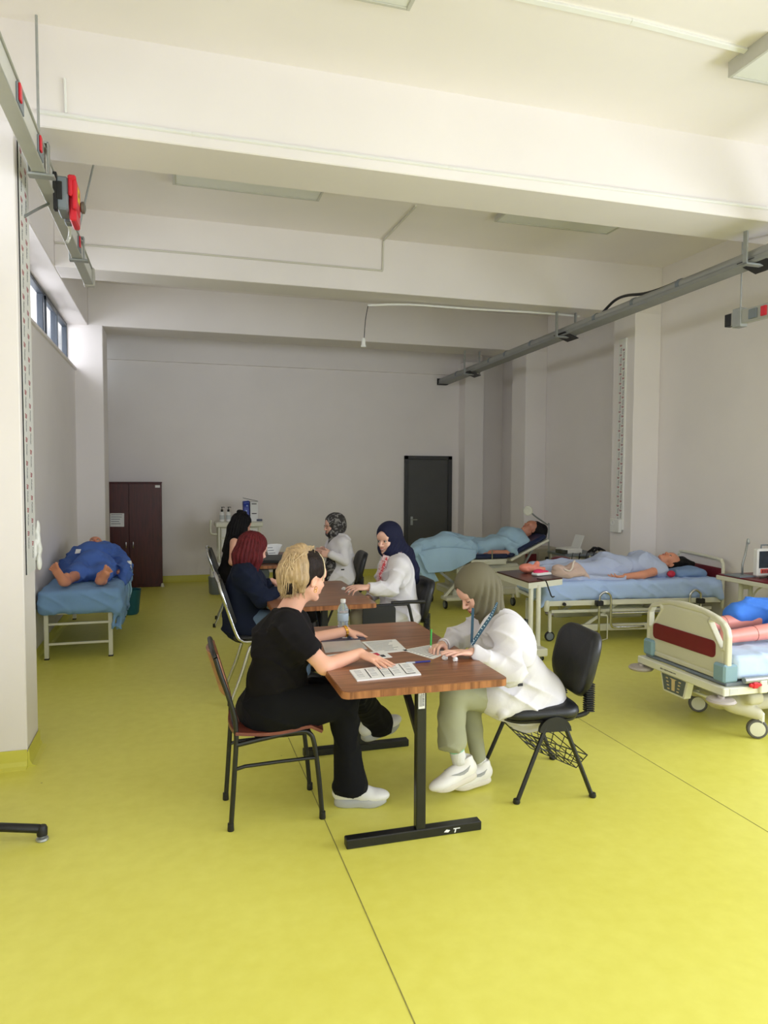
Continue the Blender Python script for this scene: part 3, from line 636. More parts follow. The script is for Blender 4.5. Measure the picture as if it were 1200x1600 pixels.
# ------------------------------------------------------------------ black padded visitor chair (local: faces +x)
def padded(cx, cz, w, h, th, rc, M_, o, bulge=.012, seed=0):
    s = SD(); s.bx(o, (th / 2, w / 2, h / 2), M_, k=.001, rd=min(th * .45, .03)); return s
def visitor_chair(label, arm=False):
    t = thing('visitor_chair', label, 'chair', (0, 0, 0), 'black padded visitor chairs')
    s = SD()
    pts = rrect(.045, 0, .42, .46, .10, 6)
    mb = MB(); lay = [(.0, .405, .93), (.012, .40, 1.0), (.03, .40, 1.0)]
    def padmesh(outline, levels):                       # levels: (scale, offset) stacked rounded pad
        V = []; Fc = []; n = len(outline); c = np.mean(outline, axis=0)
        for (sc_, off) in levels:
            for p in outline: V.append(list(c + (p - c) * sc_ + off))
        for i in range(len(levels) - 1):
            for k_ in range(n): Fc.append((i * n + k_, i * n + (k_ + 1) % n, (i + 1) * n + (k_ + 1) % n, (i + 1) * n + k_))
        Fc.append(list(range(n))[::-1]); Fc.append([(len(levels) - 1) * n + k_ for k_ in range(n)]); return V, Fc
    ol = np.array([(p[0], p[1], .40) for p in pts]); up = np.array([0, 0, 1.])
    ob('seat', padmesh(ol, [(.90, 0 * up), (.97, .006 * up), (1, .022 * up), (.985, .040 * up), (.93, .054 * up), (.75, .060 * up), (.4, .058 * up), (.1, .056 * up)]), M_BLK, t, True)
    ob('seat_pan', padmesh(ol, [(.80, -.016 * up), (.93, -.014 * up), (.95, 0 * up), (.9, .004 * up)]), M_BLKP, t, 40)
    tilt = math.radians(14); bu = np.array([-math.sin(tilt), 0, math.cos(tilt)]); bn = np.array([math.cos(tilt), 0, math.sin(tilt)]); bo = np.array([-.215, 0, .645])
    bp = rrect(0, 0, .44, .35, .10, 6, .15)
    ol = np.array([bo + np.array([0, 1, 0]) * p[0] + bu * p[1] - bn * .035 * (1 - (p[0] / .22) ** 2) for p in bp])
    ob('backrest', padmesh(ol, [(.1, -.02 * bn), (.6, -.022 * bn), (.92, -.016 * bn), (1, 0 * bn), (1, .022 * bn), (.96, .034 * bn), (.8, .038 * bn), (.4, .034 * bn), (.1, .033 * bn)]), M_BLK, t, 60)
    for sy in (-1, 1):
        path = [(-.08, .15 * sy, .388), (-.165, .155 * sy, .392), (-.212, .16 * sy, .42), (-.212, .16 * sy, .49), (-.215, .16 * sy, .58)]
        a = ob('back_support', TB(path, .013, 8, 4), M_BLKP, t, 50)
        mb = MB()
        for k_ in range(13):
            z = .415 + .0115 * k_; mb.box((-.236, .16 * sy - .024, z), (-.190, .16 * sy + .024, z + .006), .002)
        ob('bellows', mb.get(), M_BLKP, a)
        hub = MB(); hp = [(-.085 + .17 * (1 - math.cos(PI * k_ / 10)) / 2, .225 * sy - .012, .345 + .075 * math.sin(PI * k_ / 10)) for k_ in range(11)]
        hub.prism(hp, (0, .024, 0)); ob('hub', hub.get(), M_BLKP, t)
        ob('leg', TB([(.04, .225 * sy, .39), (.205, .245 * sy, .0)], .0115, 8), M_BLKM, t, 40)
        ob('leg', TB([(-.045, .225 * sy, .39), (-.20, .245 * sy, .0)], .0115, 8), M_BLKM, t, 40)
        for xx in (.205, -.2): ob('foot_cap', MB().lathe([(.016, 0), (.019, .006), (.016, .022), (.012, .024)], (xx, .245 * sy, 0), 10).get(), M_BLKP, t, 40)
    ob('cross_bar', TB([(0, -.225, .385), (0, .225, .385)], .011, 8), M_BLKM, t, 40)
    b = MB(); r = .0028
    fr = [(.22, -.2, .36), (.22, .2, .36), (-.19, .2, .20), (-.19, -.2, .20)]; lo = [(.10, -.16, .24), (.10, .16, .24), (-.15, .16, .12), (-.15, -.16, .12)]
    b.tube(fr, r * 1.2, 5, closed=True); b.tube(lo, r, 5, closed=True)
    L_ = lambda p, q, k_: tuple(np.array(p) * (1 - k_) + np.array(q) * k_)
    for i in range(4): b.tube([fr[i], lo[i]], r, 5)
    for k_ in (.14, .28, .43, .57, .72, .86): b.tube([L_(fr[0], fr[3], k_), L_(lo[0], lo[3], k_), L_(lo[1], lo[2], k_), L_(fr[1], fr[2], k_)], r, 5)
    for k_ in (.33, .67): b.tube([L_(fr[0], fr[1], k_), L_(lo[0], lo[1], k_), L_(lo[3], lo[2], k_), L_(fr[3], fr[2], k_)], r, 5)
    for k_ in (.35, .7):
        q = [L_(fr[i], lo[i], k_) for i in range(4)]; b.tube(q, r, 5, closed=True)
    ob('wire_basket', b.get(), M_BLKM, t)
    return t
vc = visitor_chair('black padded visitor chair with wire basket under the green scarf woman')
vc2 = copy_tree(vc); vc2['label'] = 'black padded chair with folded writing tablet under the navy scarf woman'
vc3 = copy_tree(vc); vc3['label'] = 'farthest black padded chair behind the woman in a patterned scarf'
place(vc, (1.845, 3.345, 0), 174)
# tablet arm on vc2 (local coordinates of the prototype)
WL[vc2.name] = np.zeros(3)
ta = ob('arm_rail', TB([(-.1, .235, .40), (-.06, .26, .55), (-.03, .27, .655), (.0, .27, .66), (.33, .27, .655)], .012, 8, 4), M_BLKP, vc2, 40)
ob('armrest', MB().tube([(-.16, .27, .672), (-.05, .27, .675), (.1, .27, .672)], .014, 8).get(), M_BLKP, vc2, 40)
ob('writing_tablet', MB().prism([(p[0] + .2, .285, p[1] + .535) for p in rrect(0, 0, .25, .245, .03)], (0, .014, 0)).get(), M_BLKP, vc2)
place(vc2, (1.66, 5.30, 0), 178)
place(vc3, (1.68, 7.35, 0), 176)

# ------------------------------------------------------------------ chrome framed chairs (local: face +x)
def chrome_chair(label):
    t = thing('chrome_chair', label, 'chair', (0, 0, 0), 'chrome framed black chairs')
    for sy in (-1, 1):
        y = .20 * sy
        ob('side_frame', TB([(-.30, y * .82, .865), (-.285, y, .80), (-.24, y, .66), (-.185, y, .50), (-.15, y, .455), (-.09, y, .44), (.15, y, .455), (.205, y, .43), (.225, y, .36), (.25, y * 1.08, .0)], .012, 10, 4), M_CHROME, t, 50)
        ob('leg', TB([(-.04, y, .432), (-.09, y * 1.02, .40), (-.15, y * 1.05, .22), (-.235, y * 1.1, .0)], .012, 10, 3), M_CHROME, t, 50)
        for xx in (.25, -.235): ob('foot_cap', MB().lathe([(.015, 0), (.017, .004), (.016, .04), (.013, .042)], (xx, .2 * sy * 1.09, 0), 10).get(), M_BLKP, t, 40)
    ob('top_rail', TB([(-.30, -.164, .865), (-.315, -.10, .90), (-.32, 0, .91), (-.315, .10, .90), (-.30, .164, .865)], .012, 10, 4), M_CHROME, t, 50)
    def bk(s, q): z = .52 + .36 * s; wv = .175 * (1 - .25 * max(0, s - .75) / .25 - .15 * max(0, .2 - s) / .2); return (-.185 - .32 * (z - .5) + .004 - .02 * (1 - (2 * q - 1) ** 2), -wv + 2 * wv * q, z)
    ob('backrest', sheet(bk, 12, 10, .028), M_BLK, t, 60)
    ob('seat', MB().box((-.20, -.20, .445), (.22, .20, .485), .018).get(), M_BLK, t, 50)
    return t
cc = chrome_chair('chrome framed black chair of the red haired woman')
cc2 = copy_tree(cc); cc2['label'] = 'farther chrome framed black chair of the black haired woman at the back'
place(cc, (.60, 5.25, 0), 0); place(cc2, (.66, 7.9, 0), -6); cc2.scale = (1, 1, .93)

# black star base foot cut by the left edge
fb_ = thing('swivel_stool', 'black swivel stool foot poking in at the left edge', 'stool', (-.90, 3.42, 0))
mb = MB(); c0 = np.array([-.90, 3.425, 0])
for k_ in range(3):
    an = math.radians(-8 + 120 * k_); d = np.array([math.cos(an), math.sin(an), 0]); L_ = .33
    arm = ob('base_arm', MB().beam(c0 + d * .03 + [0, 0, .085], c0 + d * L_ + [0, 0, .052], .042, .034, bev=.012).lathe([(.022, .024), (.023, .055), (.018, .066)], c0 + d * L_, 14).get(), M_BLKP, fb_, 50)
    ob('glide', MB().lathe([(.024, 0), (.027, .004), (.025, .012), (.012, .016), (.012, .026)], c0 + d * L_, 14).get(), M_STEEL, arm, 40)
ob('column', MB().lathe([(.045, .06), (.045, .12), (.028, .13), (.028, .40)], c0, 16).get(), M_BLKM, fb_, 40)
s = SD(); s.bx(c0 + [0, 0, .44], (.12, .14, .035), rd=.03); ob('seat', s.mesh(.014), M_BLK, fb_, True)

# ------------------------------------------------------------------ wardrobe
M_CAB = wood('dark_red_wood', (84, 30, 26), (66, 22, 19), (14, 14, 1.2), .38, 3)
cx0, cx1, cyf, ct_ = -.92, -.165, 10.74, 1.495
cab = thing('wardrobe', 'tall dark red two-door wardrobe against the back wall', 'cabinet', ((cx0 + cx1) / 2, 10.93, 0))
ob('body', MB().box((cx0, cyf + .02, .0), (cx1, YB - .02, ct_), .003).box((cx0 - .005, cyf - .005, ct_), (cx1 + .006, YB - .02, ct_ + .02), .003).get(), M_CAB, cab)
xs = -.61
for i, (a0, a1) in enumerate(((cx0 + .004, xs - .003), (xs + .003, cx1 - .004))):
    d = ob('door', BX((a0, cyf, .05), (a1, cyf + .019, ct_ - .004), .002), M_CAB, cab)
    xh = a1 - .04 if i == 0 else a0 + .05; zh = P(200, 852, cyf)[2]
    ob('handle', MB().tube([(xh, cyf, zh + .04), (xh, cyf - .025, zh + .045), (xh, cyf - .028, zh - .03), (xh, cyf, zh - .04)], .007, 8, sm=3).get(), M_CHROME, d, 40)
ob('label_card', BX((cx1 - .085, cyf - .003, ct_ - .06), (cx1 - .02, cyf, ct_ - .025)), M_PAPER, cab)
ob('foot', MB().lathe([(.03, 0), (.02, .03), (.016, .05)], (cx1 + .0, cyf + .0, 0), 10).get(), M_WHT, cab, 40)
def page(name, label, corners, lines=0, z=.0012, parent=None, ink=M_INK, cat='paper', group=None, m=M_PAPER, marks=None, seed=0):
    c = [np.array(p, float) for p in corners]; n = nrm(np.cross(c[1] - c[0], c[3] - c[0])); n = n if (n[2] > 0 or abs(n[2]) < .1) else -n
    if abs(n[2]) < .1 and n[1] > 0: n = -n
    mb = MB().prism(c, n * z); cc_ = sum(c) / 4
    if parent is None: root = thing(name, label, cat, cc_, group); ob('sheet', mb.get(), m, root)
    else: root = parent; ob(name, mb.get(), m, root)
    if lines:
        r = random.Random(seed); mb = MB(); L_ = lambda s_, t_: c[0] * (1 - s_) * (1 - t_) + c[1] * s_ * (1 - t_) + c[2] * s_ * t_ + c[3] * (1 - s_) * t_ + n * (z + .0001)
        for i in range(lines):
            t0 = .08 + .84 * i / lines; e = .55 + .37 * r.random()
            mb.prism([L_(.07, t0), L_(e, t0), L_(e, t0 + .25 / lines), L_(.07, t0 + .25 / lines)], n * .0003)
        ob('print', mb.get(), ink, root)
    if marks:
        for (s0, s1, t0, t1, mm, nm) in marks:
            L_ = lambda s_, t_: c[0] * (1 - s_) * (1 - t_) + c[1] * s_ * (1 - t_) + c[2] * s_ * t_ + c[3] * (1 - s_) * t_ + n * (z + .0002)
            ob(nm, MB().prism([L_(s0, t0), L_(s1, t0), L_(s1, t1), L_(s0, t1)], n * .0004).get(), mm, root)
    return root
M_GINK = mat('pale_ink', (140, 140, 145), .7, var=0)
pa, pb, pc, pd = P(172, 802, cyf - .002), P(194, 802, cyf - .002), P(194, 823, cyf - .002), P(172, 823, cyf - .002)
for q in (pa, pb, pc, pd): q[1] = cyf - .001
page('door_notice', 'white notice sheet stuck on the left wardrobe door', [pa, pb, pc, pd], 5, .001, ink=M_GINK, cat='notice')

# ------------------------------------------------------------------ papers, pens, bottle on the near table
ZT = .7402
def GT(u, v, z=ZT): p = G(u, v, z); return p
page('paper_stack', 'printed form with black column bars at the near edge of the table', [GT(546, 1049), GT(642, 1036), GT(658, 1055), GT(558, 1065)], 0, .006, ink=M_GINK, marks=[(.22, .235, .1, .92, M_INK, 'column_bar'), (.42, .435, .08, .92, M_INK, 'column_bar'), (.57, .585, .08, .92, M_INK, 'column_bar'), (.78, .792, .05, .9, M_INK, 'column_bar'), (.79, .93, .86, .9, M_INK, 'column_bar')] + [(x_, x_ + .10, t_, t_ + .02, M_GINK, 'print') for x_ in (.05, .26, .45, .62, .83) for t_ in (.15, .25, .35, .5, .6, .72)])
page('document', 'white printed sheet in the middle of the near table', [GT(565, 1003), GT(618, 999), GT(637, 1017), GT(588, 1022, ZT)], 9, .001, ink=M_GINK)
page('document', 'creased sheet under the pen hand of the green scarf woman', [GT(628, 1016), GT(682, 1006), GT(701, 1020), GT(676, 1030)], 8, .001, ink=M_GINK)
page('plastic_folder', 'grey translucent folder between the forearms of the blonde woman', [GT(502, 1004), GT(562, 1000), GT(574, 1014), GT(508, 1020)], 0, .002, m=mat('grey_folder', (186, 184, 180), .25, var=.04), cat='folder')
page('blue_booklet', 'dark blue booklet with white print beneath the far hand', [GT(497, 993), GT(560, 988), GT(572, 999), GT(503, 1004)], 0, .003, m=mat('navy_cover', (40, 56, 84), .35, var=.15, scale=20), cat='booklet', marks=[(.15, .4, .3, .6, M_PAPER, 'print'), (.5, .62, .2, .7, M_PAPER, 'print'), (.68, .86, .3, .8, mat('pale_blue', (150, 180, 205), .5), 'print')])
page('card', 'small white card with a red and black picture by the near hand', [GT(573, 1020), GT(600, 1017), GT(613, 1027), GT(588, 1030)], 0, .0015, cat='card', marks=[(.2, .5, .2, .6, mat('crimson', (200, 30, 70), .5), 'picture'), (.45, .7, .55, .85, M_INK, 'picture')])
page('document', 'narrow white sheet under the elbow of the blonde woman', [GT(510, 1024), GT(560, 1018), GT(566, 1023), GT(512, 1030)], 0, .001)
a_, b_ = GT(634, 1036, ZT + .006), GT(672, 1033, ZT + .006)
pen = thing('blue_pen', 'blue ballpoint pen with clear cap lying on the near table', 'pen', (a_ + b_) / 2)
ob('barrel', TB([a_ + (b_ - a_) * .35, b_], .0045, 8), mat('blue_plastic', (34, 38, 120), .35), pen, 40)
ob('cap', MB().beam(a_, a_ + (b_ - a_) * .38, .011, .008, bev=.002).get(), mat('clear_cap', (200, 206, 212), .2, alpha=.7), pen)
def wad(u, v, seed, label, nm='crumpled_paper', z=ZT, sz=.014):
    p = GT(u, v, z); r = np.random.RandomState(seed); bm = bmesh.new(); bmesh.ops.create_icosphere(bm, subdivisions=2, radius=sz)
    for vv in bm.verts: vv.co *= .65 + .6 * r.rand(); vv.co.z = max(vv.co.z, -.009)
    V = [np.array(vv.co[:]) + p + [0, 0, .0095] for vv in bm.verts]; bm.verts.index_update(); Fc = [[q.index for q in f.verts] for f in bm.faces]; bm.free()
    return tag(ob(nm, (V, Fc), M_PAPER), label, 'paper', 'crumpled paper bits')
wad(695, 1031, 1, 'left crumpled paper bit near the hand on the near table'); wad(711, 1033, 2, 'right crumpled paper bit on the near table')
ZT2 = .7402
wad(537, 922, 3, 'larger crumpled paper bit on the middle table', sz=.017); wad(545, 926, 4, 'smaller crumpled paper bit on the middle table')
M_BOT = bpy.data.materials.new('clear_plastic'); M_BOT.use_nodes = True; bb = M_BOT.node_tree.nodes['Principled BSDF']; bb.inputs['Base Color'].default_value = (.86, .92, .95, 1); bb.inputs['Roughness'].default_value = .08; bb.inputs['Transmission Weight'].default_value = .75; bb.inputs['IOR'].default_value = 1.2
bo = GT(536, 985); bo[1] = 3.93; bo = np.array([P(536, 960, 3.9)[0], 3.9, .7405])
bt = thing('water_bottle', 'clear plastic water bottle with white cap on the near table', 'bottle', bo)
hb = P(536, 936, 3.9)[2] - .7405
prof = [(.026, 0), (.031, .006)] + [(.031 - (.003 if i % 2 else 0), .015 + i * .012) for i in range(11)] + [(.031, .155), (.024, .178), (.0135, .196), (.0125, .205)]
kz = (hb - .018) / .205
ob('bottle_body', MB().lathe([(r_, z_ * kz) for r_, z_ in prof], bo, 24).get(), M_BOT, bt, True)
ob('paper_label', MB().lathe([(.0315, .075 * kz), (.0318, .076 * kz), (.0318, .125 * kz), (.0315, .126 * kz)], bo, 24).get(), mat('bottle_label', (190, 205, 215), .4, alpha=.8), bt, True)
ob('cap', MB().lathe([(.0145, hb - .02), (.015, hb - .018), (.015, hb - .001), (.013, hb)], bo, 18).get(), M_PVC, bt, 40)
# board and papers on the far table
page('black_board', 'black flat board lying on the far table', [GT(408, 880, .745), GT(482, 880, .745), GT(484, 871, .745), GT(408, 871, .745)], 0, .03, m=M_BLKP, cat='board')
for i, an in enumerate((-20, 5, 28, 50)):
    o = P(420, 868, 7.6); o[2] = .745; dn = np.array([math.cos(math.radians(an)) * .5 + .2, .3, 0]); up_ = nrm((math.sin(math.radians(an)) * .6, 0, 1)); rt = nrm((1, .2, 0))
    page('held_sheet', ('leftmost leaning', 'second', 'third', 'rightmost flat')[i] + ' white sheet of the fanned papers on the far table', [o + [0, .02 * i, 0], o + rt * .10 + [0, .02 * i, 0], o + rt * .10 + up_ * .14 + [0, .02 * i, 0], o + up_ * .14 + [0, .02 * i, 0]], 4, .001, ink=M_GINK, group='fanned papers on the far table')
page('label_tag', 'small white label on the front edge of the far table', [(1.07, 6.945, .66), (1.16, 6.945, .66), (1.16, 6.945, .70), (1.07, 6.945, .70)], 2, .0008, cat='label')
# ------------------------------------------------------------------ people
def skin_mat(name, rgb): return mat(name, rgb, .52, var=.05, scale=9, bump=.04, bscale=300, sub=.12)
M_LIP = mat('lips', (176, 84, 80), .4, var=.03); M_EYE = mat('eye_white', (225, 222, 216), .25, var=0); M_IRIS = mat('iris', (40, 26, 18), .2, var=0)
def head_ops(s, c, M, k=1.0, ears=True, chin=1.0, nose=1.0):
    c = np.array(c, float)
    def p(x, y, z): return c + M @ (np.array([x, y, z]) * k)
    E = lambda x, y, z, a, b, d, kk=.02, sub=False, MM=None: s.ell(p(x, y, z), (a * k, b * k, d * k), M if MM is None else M @ MM, kk * k, sub)
    E(-.014, 0, .038, .097, .076, .084)
    E(.020, 0, -.040, .064, .058, .074, .03)
    for sy in (-1, 1):
        s.cap(p(-.008, .050 * sy, -.058), p(.055, .018 * sy, -.098), .014 * k, .014 * k, .02 * k)
        E(.050, .034 * sy, -.034, .026, .022, .026, .02)
    E(.068, 0, -.098, .020, .022, .016, .018)
    E(.066, 0, .028, .026, .052, .03, .03)
    E(.073, 0, .014, .014, .048, .009, .012)
    for sy in (-1, 1): E(.090, .031 * sy, -.006, .016, .016, .012, .012, True)
    for sy in (-1, 1): E(.073, .031 * sy, -.006, .0125, .0145, .0115, .004)
    s.cap(p(.080, 0, .006), p(.106 * nose + (0 if nose == 1 else 0), 0, -.036), .0075 * k, .0095 * k, .009 * k)
    for sy in (-1, 1): E(.094, .010 * sy, -.040, .011, .008, .0075, .006)
    E(.085, 0, -.064, .011, .023, .0058, .006); E(.083, 0, -.0735, .0105, .020, .0062, .006)
    E(.098, 0, -.0685, .012, .022, .0016, .003, True)
    if ears:
        R_ = np.array(Matrix.Rotation(math.radians(12), 3, 'Y'))
        for sy in (-1, 1):
            E(-.010, .076 * sy, -.012, .017, .008, .031, .006, False, R_); E(-.006, .083 * sy, -.010, .009, .006, .018, .004, True, R_)
def face_parts(root, c, M, k=1.0, brow=(50, 34, 26), smile=False, closed=False, lipm=None):
    c = np.array(c, float)
    def p(x, y, z): return c + M @ (np.array([x, y, z]) * k)
    mb_ = mat('eyebrow_%d' % brow[0], brow, .7, var=.1)
    for sy in (-1, 1):
        if not closed:
            e = ob('eye', MB().lathe([(.0005, .0128), (.005, .0122), (.0095, .009), (.011, .004), (.0105, 0)], p(.0725, .031 * sy, -.006), 14, M[:, 0]).get(), M_EYE, root, True)
            ob('iris', MB().lathe([(.0005, .0136), (.003, .0134), (.0052, .0124), (.0050, .010)], p(.0725, .031 * sy, -.006), 12, M[:, 0]).get(), M_IRIS, e, True)
            ob('upper_lash', TB([p(.080, (.031 - .015) * sy, -.007), p(.0855, (.031 - .006) * sy, .0005), p(.085, (.031 + .006) * sy, .0008), p(.077, (.031 + .016) * sy, -.005)], .0016, 5, 3), mb_, root)
        else:
            ob('upper_lash', TB([p(.080, (.031 - .014) * sy, -.008), p(.0855, (.031 - .005) * sy, -.012), p(.085, (.031 + .006) * sy, -.012), p(.077, (.031 + .015) * sy, -.007)], .0016, 5, 3), mb_, root)
        ob('eyebrow', TB([p(.0885, .012 * sy, .013), p(.088, .026 * sy, .020), p(.080, .042 * sy, .019), p(.070, .051 * sy, .012)], [.0028, .0034, .0026, .001], 6, 3), mb_, root)
    s = SD(); w_ = .026 if smile else .020; up_ = .004 if smile else 0
    s.cap(p(.093, 0, -.0640), p(.087, w_, -.0665 + up_), .0042 * k, .002 * k, .003).cap(p(.093, 0, -.0640), p(.087, -w_, -.0665 + up_), .0042 * k, .002 * k, .003)
    s.cap(p(.0915, 0, -.0735), p(.086, w_ * .8, -.069 + up_), .005 * k, .002 * k, .003).cap(p(.0915, 0, -.0735), p(.086, -w_ * .8, -.069 + up_), .005 * k, .002 * k, .003)
    ob('lips', s.mesh(.0022), lipm or M_LIP, root, True)
    if smile: ob('teeth', TB([p(.088, -.017, -.0665), p(.0955, 0, -.069), p(.088, .017, -.0665)], .0028, 6, 4), M_EYE, root, True)
def hand_ops(s, wr, fwd, palm, right, curl=(.3, .35, .4, .45), thumb=.4, k=1.0, spread=1.0):
    x = nrm(fwd); z = -np.array(palm, float); z = nrm(z - x * z.dot(x)); y = np.cross(z, x) * (1 if right else -1)   # y: thumb side
    wr = np.array(wr, float)
    def p(a, b, c): return wr + (x * a + y * b + z * c) * k
    bases = [(.088, .030), (.092, .010), (.088, -.010), (.080, -.028)]; lens = [(.040, .025, .018), (.045, .028, .019), (.041, .026, .018), (.032, .020, .016)]; rads = [.0092, .0094, .0088, .0078]
    s.ell(p(.048, 0, 0), (.048 * k, .038 * k, .0135 * k), np.array([x, y, z]).T, .012)
    tips = []
    for (bx_, by), ln, r, cu, sp in zip(bases, lens, rads, curl, (.16, .04, -.07, -.18)):
        s.cap(p(.012, by * .55, 0), p(bx_, by, 0), .0115 * k, r * 1.08 * k, .010)
        q = p(bx_, by, 0); an = cu * .55; d = None
        for j, l in enumerate(ln):
            d = (x * math.cos(sp * spread) + y * math.sin(sp * spread)) * math.cos(an) - z * math.sin(an)
            q2 = q + d * l * k; s.cap(q, q2, r * (1 - .1 * j) * k, r * (1 - .1 * (j + 1)) * k, .0025); q = q2; an += cu * (.95 if j == 0 else .7)
        tips.append((q, d))
    q = p(.018, .026, -.006); d = nrm(x * .62 + y * (.72 - .45 * thumb) - z * (.1 + .55 * thumb))
    q2 = q + d * .036 * k; s.cap(q, q2, .0135 * k, .0115 * k, .008); d2 = nrm(d + x * .45 - y * .35 * thumb - z * .15 * thumb); q3 = q2 + d2 * .030 * k; s.cap(q2, q3, .0112 * k, .0098 * k, .003)
    d3 = nrm(d2 + x * .25 - y * .3 * thumb); q4 = q3 + d3 * .024 * k; s.cap(q3, q4, .0100 * k, .0080 * k, .003); tips.append((q4, d3))
    return tips, np.array([x, y, z]).T
def nails(root, tips, Fz, m, k=1.0):
    mb = MB()
    for (q, d) in tips[:4]:
        up_ = nrm(Fz[:, 2] - d * Fz[:, 2].dot(d)); mb.beam(q + up_ * .0062 * k - d * .006, q + up_ * .0052 * k + d * .006, .009 * k, .002, up=up_, bev=.0008)
    ob('fingernails', mb.get(), m, root)
def shoe(root, heel, toe, up=(0, 0, 1), w_=.088, um=M_PVC, som=None, chunky=False, swoosh=None, ankle=None, am=None, name='shoe'):
    heel = np.array(heel, float); toe = np.array(toe, float); x = nrm(toe - heel); L_ = np.linalg.norm(toe - heel); y = nrm(np.cross(up, x)); z = np.cross(x, y); M = np.array([x, y, z]).T
    def p(a, b, c): return heel + x * a * L_ + y * b + z * c
    s = SD(); hs = .034 if chunky else .024
    s.ell(p(.20, 0, hs + .030), (.062, w_ * .40, .048), M, .02); s.ell(p(.42, 0, hs + .034), (.075, w_ * .42, .040), M, .025); s.ell(p(.72, 0, hs + .012), (.088, w_ * .48, .034), M, .03)
    s.cap(p(.16, 0, hs + .05), p(.15, 0, hs + .078), .036, .036, .02); s.ell(p(.17, 0, hs + .11), (.04, .027, .034), M, .008, True)
    o = ob(name, s.mesh(.004, None, [(-z, -(heel.dot(z) + hs * .6))]), um, root, True)
    mb = MB(); out = []
    for k_ in range(28):
        a = 2 * PI * k_ / 28; ca, sa = math.cos(a), math.sin(a); xx = .5 + .5 * (abs(ca) ** .75) * (1 if ca > 0 else -1); wv = w_ * .5 * (abs(sa) ** .7) * (1 if sa > 0 else -1) * (1.0 - .16 * max(0, .5 - abs(xx - .38)) / .5 * 1.2 if xx < .6 else 1.02 - .1 * (xx - .6))
        out.append((xx, wv))
    V = []; n = 28; lv = [(.94, .0), (1.0, .006), (1.0, hs * .75), (.95, hs + .008)]
    for (sc_, h) in lv:
        for (a, b) in out:
            hh_ = h + (.012 * max(0, a - .8) / .2 if h < hs * .5 else .004 * max(0, a - .8)); V.append(p(.5 + (a - .5) * sc_, b * sc_, hh_ + (.004 * math.sin(a * 16) if chunky and 0 < h < hs else 0)))
    Fc = [(i * n + k_, i * n + (k_ + 1) % n, (i + 1) * n + (k_ + 1) % n, (i + 1) * n + k_) for i in range(3) for k_ in range(n)] + [list(range(n))[::-1], [3 * n + k_ for k_ in range(n)]]
    ob('sole', (V, Fc), som or M_WHT, o, True)
    for k_ in range(4):
        a = .40 + .075 * k_; h = hs + .078 - .013 * k_; ob('lace', TB([p(a, -.020, h - .012), p(a + .01, 0, h - .001), p(a, .020, h - .012)], .0028, 6, 3), um, o)
    if swoosh is not None:
        for sy in (-1, 1):
            q = lambda a, h: p(a, sy * w_ * ((.445 if chunky else .41) + .02 * (a > .3)), hs + h)
            pts = [(.16, .060), (.24, .036), (.34, .030), (.44, .033), (.62, .050), (.45, .045), (.34, .045), (.25, .050)]
            V = [q(a, h) + y * sy * .002 for a, h in pts]; mbs = MB().prism(V, y * sy * .003); ob('side_mark', mbs.get(), swoosh, o)
    return o
def torso_ops(s, J, e=0.0, k=.045, bust=True, wf=1.0):
    """pelvis, belly, chest along the spine; frames built from the shoulder line"""
    lat = nrm(J['sL'] - J['sR']); 
    for nm, (a, b, c) in (('pelvis', (.150, .172, .115)), ('belly', (.118, .150, .130)), ('chest', (.118, .160, .150))):
        nxt = {'pelvis': 'belly', 'belly': 'chest', 'chest': 'neck'}[nm]; up = nrm(J[nxt] - J[nm]); l2 = nrm(lat - up * lat.dot(up)); f = np.cross(l2, up)
        s.ell(J[nm], ((a * J.get('fat', 1) + e), (b * wf + e), (c + e)), np.array([f, l2, up]).T, k)
        if nm == 'chest': J['_f'] = f; J['_u'] = up; J['_l'] = l2
    for q in ('sL', 'sR'): s.cap(J['chest'] * .35 + J['neck'] * .65, J[q], .052 + e, .050 + e, k)
    if bust:
        for sg in (1, -1): s.ell(J['chest'] + J['_f'] * (.075 * J.get('fat', 1)) + J['_l'] * .075 * sg + J['_u'] * .0, (.052 + e, .060 + e, .058 + e), np.array([J['_f'], J['_l'], J['_u']]).T, k)
def limb(s, a, b, c, ra, rb, rc, e=0.0, k=.02): s.cap(a, b, ra + e, rb + e, k).cap(b, c, rb + e, rc + e, k)
def body(root, J, M, skin, res=.005, legs=True, head=True, hands=None, hk=1.0, feet=False, arms=True, thin=.012, **kw):
    s = SD(); torso_ops(s, J, -thin - .006)
    if head: head_ops(s, J['head'], M, hk, **kw)
    nb = J['head'] + M @ np.array([-.022, 0, -.065]) * hk; s.cap(nb, J['neck'], .050, .056, .03)
    tips = {}
    if arms:
        for q in 'LR':
            limb(s, J['s' + q], J['e' + q], J['w' + q], .046, .037, .0255, 0, .02)
            if hands and q in hands:
                h = hands[q]; tips[q] = hand_ops(s, J['w' + q], h['f'], h['p'], q == 'R', h.get('c', (.3, .35, .4, .45)), h.get('t', .4), h.get('k', .98), h.get('s', 1.0))
    if legs:
        for q in 'LR': s.cap(J['h' + q], J['k' + q], .066, .042, .03).cap(J['k' + q], J['a' + q], .036, .026, .02)
    o = ob('body', s.mesh(res), skin, root, True)
    for q in tips: nails(root, tips[q][0], tips[q][1], mat('nails', (226, 180, 165), .35, var=0))
    return tips
def strands(root, name, curves, r, m):
    mb = MB()
    for c_ in curves: mb.tube(c_, [r, r * .9] + [r * .7] * (len(c_) - 3) + [r * .2] if len(c_) > 3 else r, 5, sm=3)
    o = ob(name, mb.get(), m, root, True); return o
def hair_mat(name, rgb, var=.35, rough=.6):
    return mat(name, rgb, rough, spec=.22, var=var, scale=12, bump=.5, bscale=40, stretch=(6, 6, .8))
def V3(*a): return np.array(a, float)
def pt(u, v, y): return P(u, v, y)

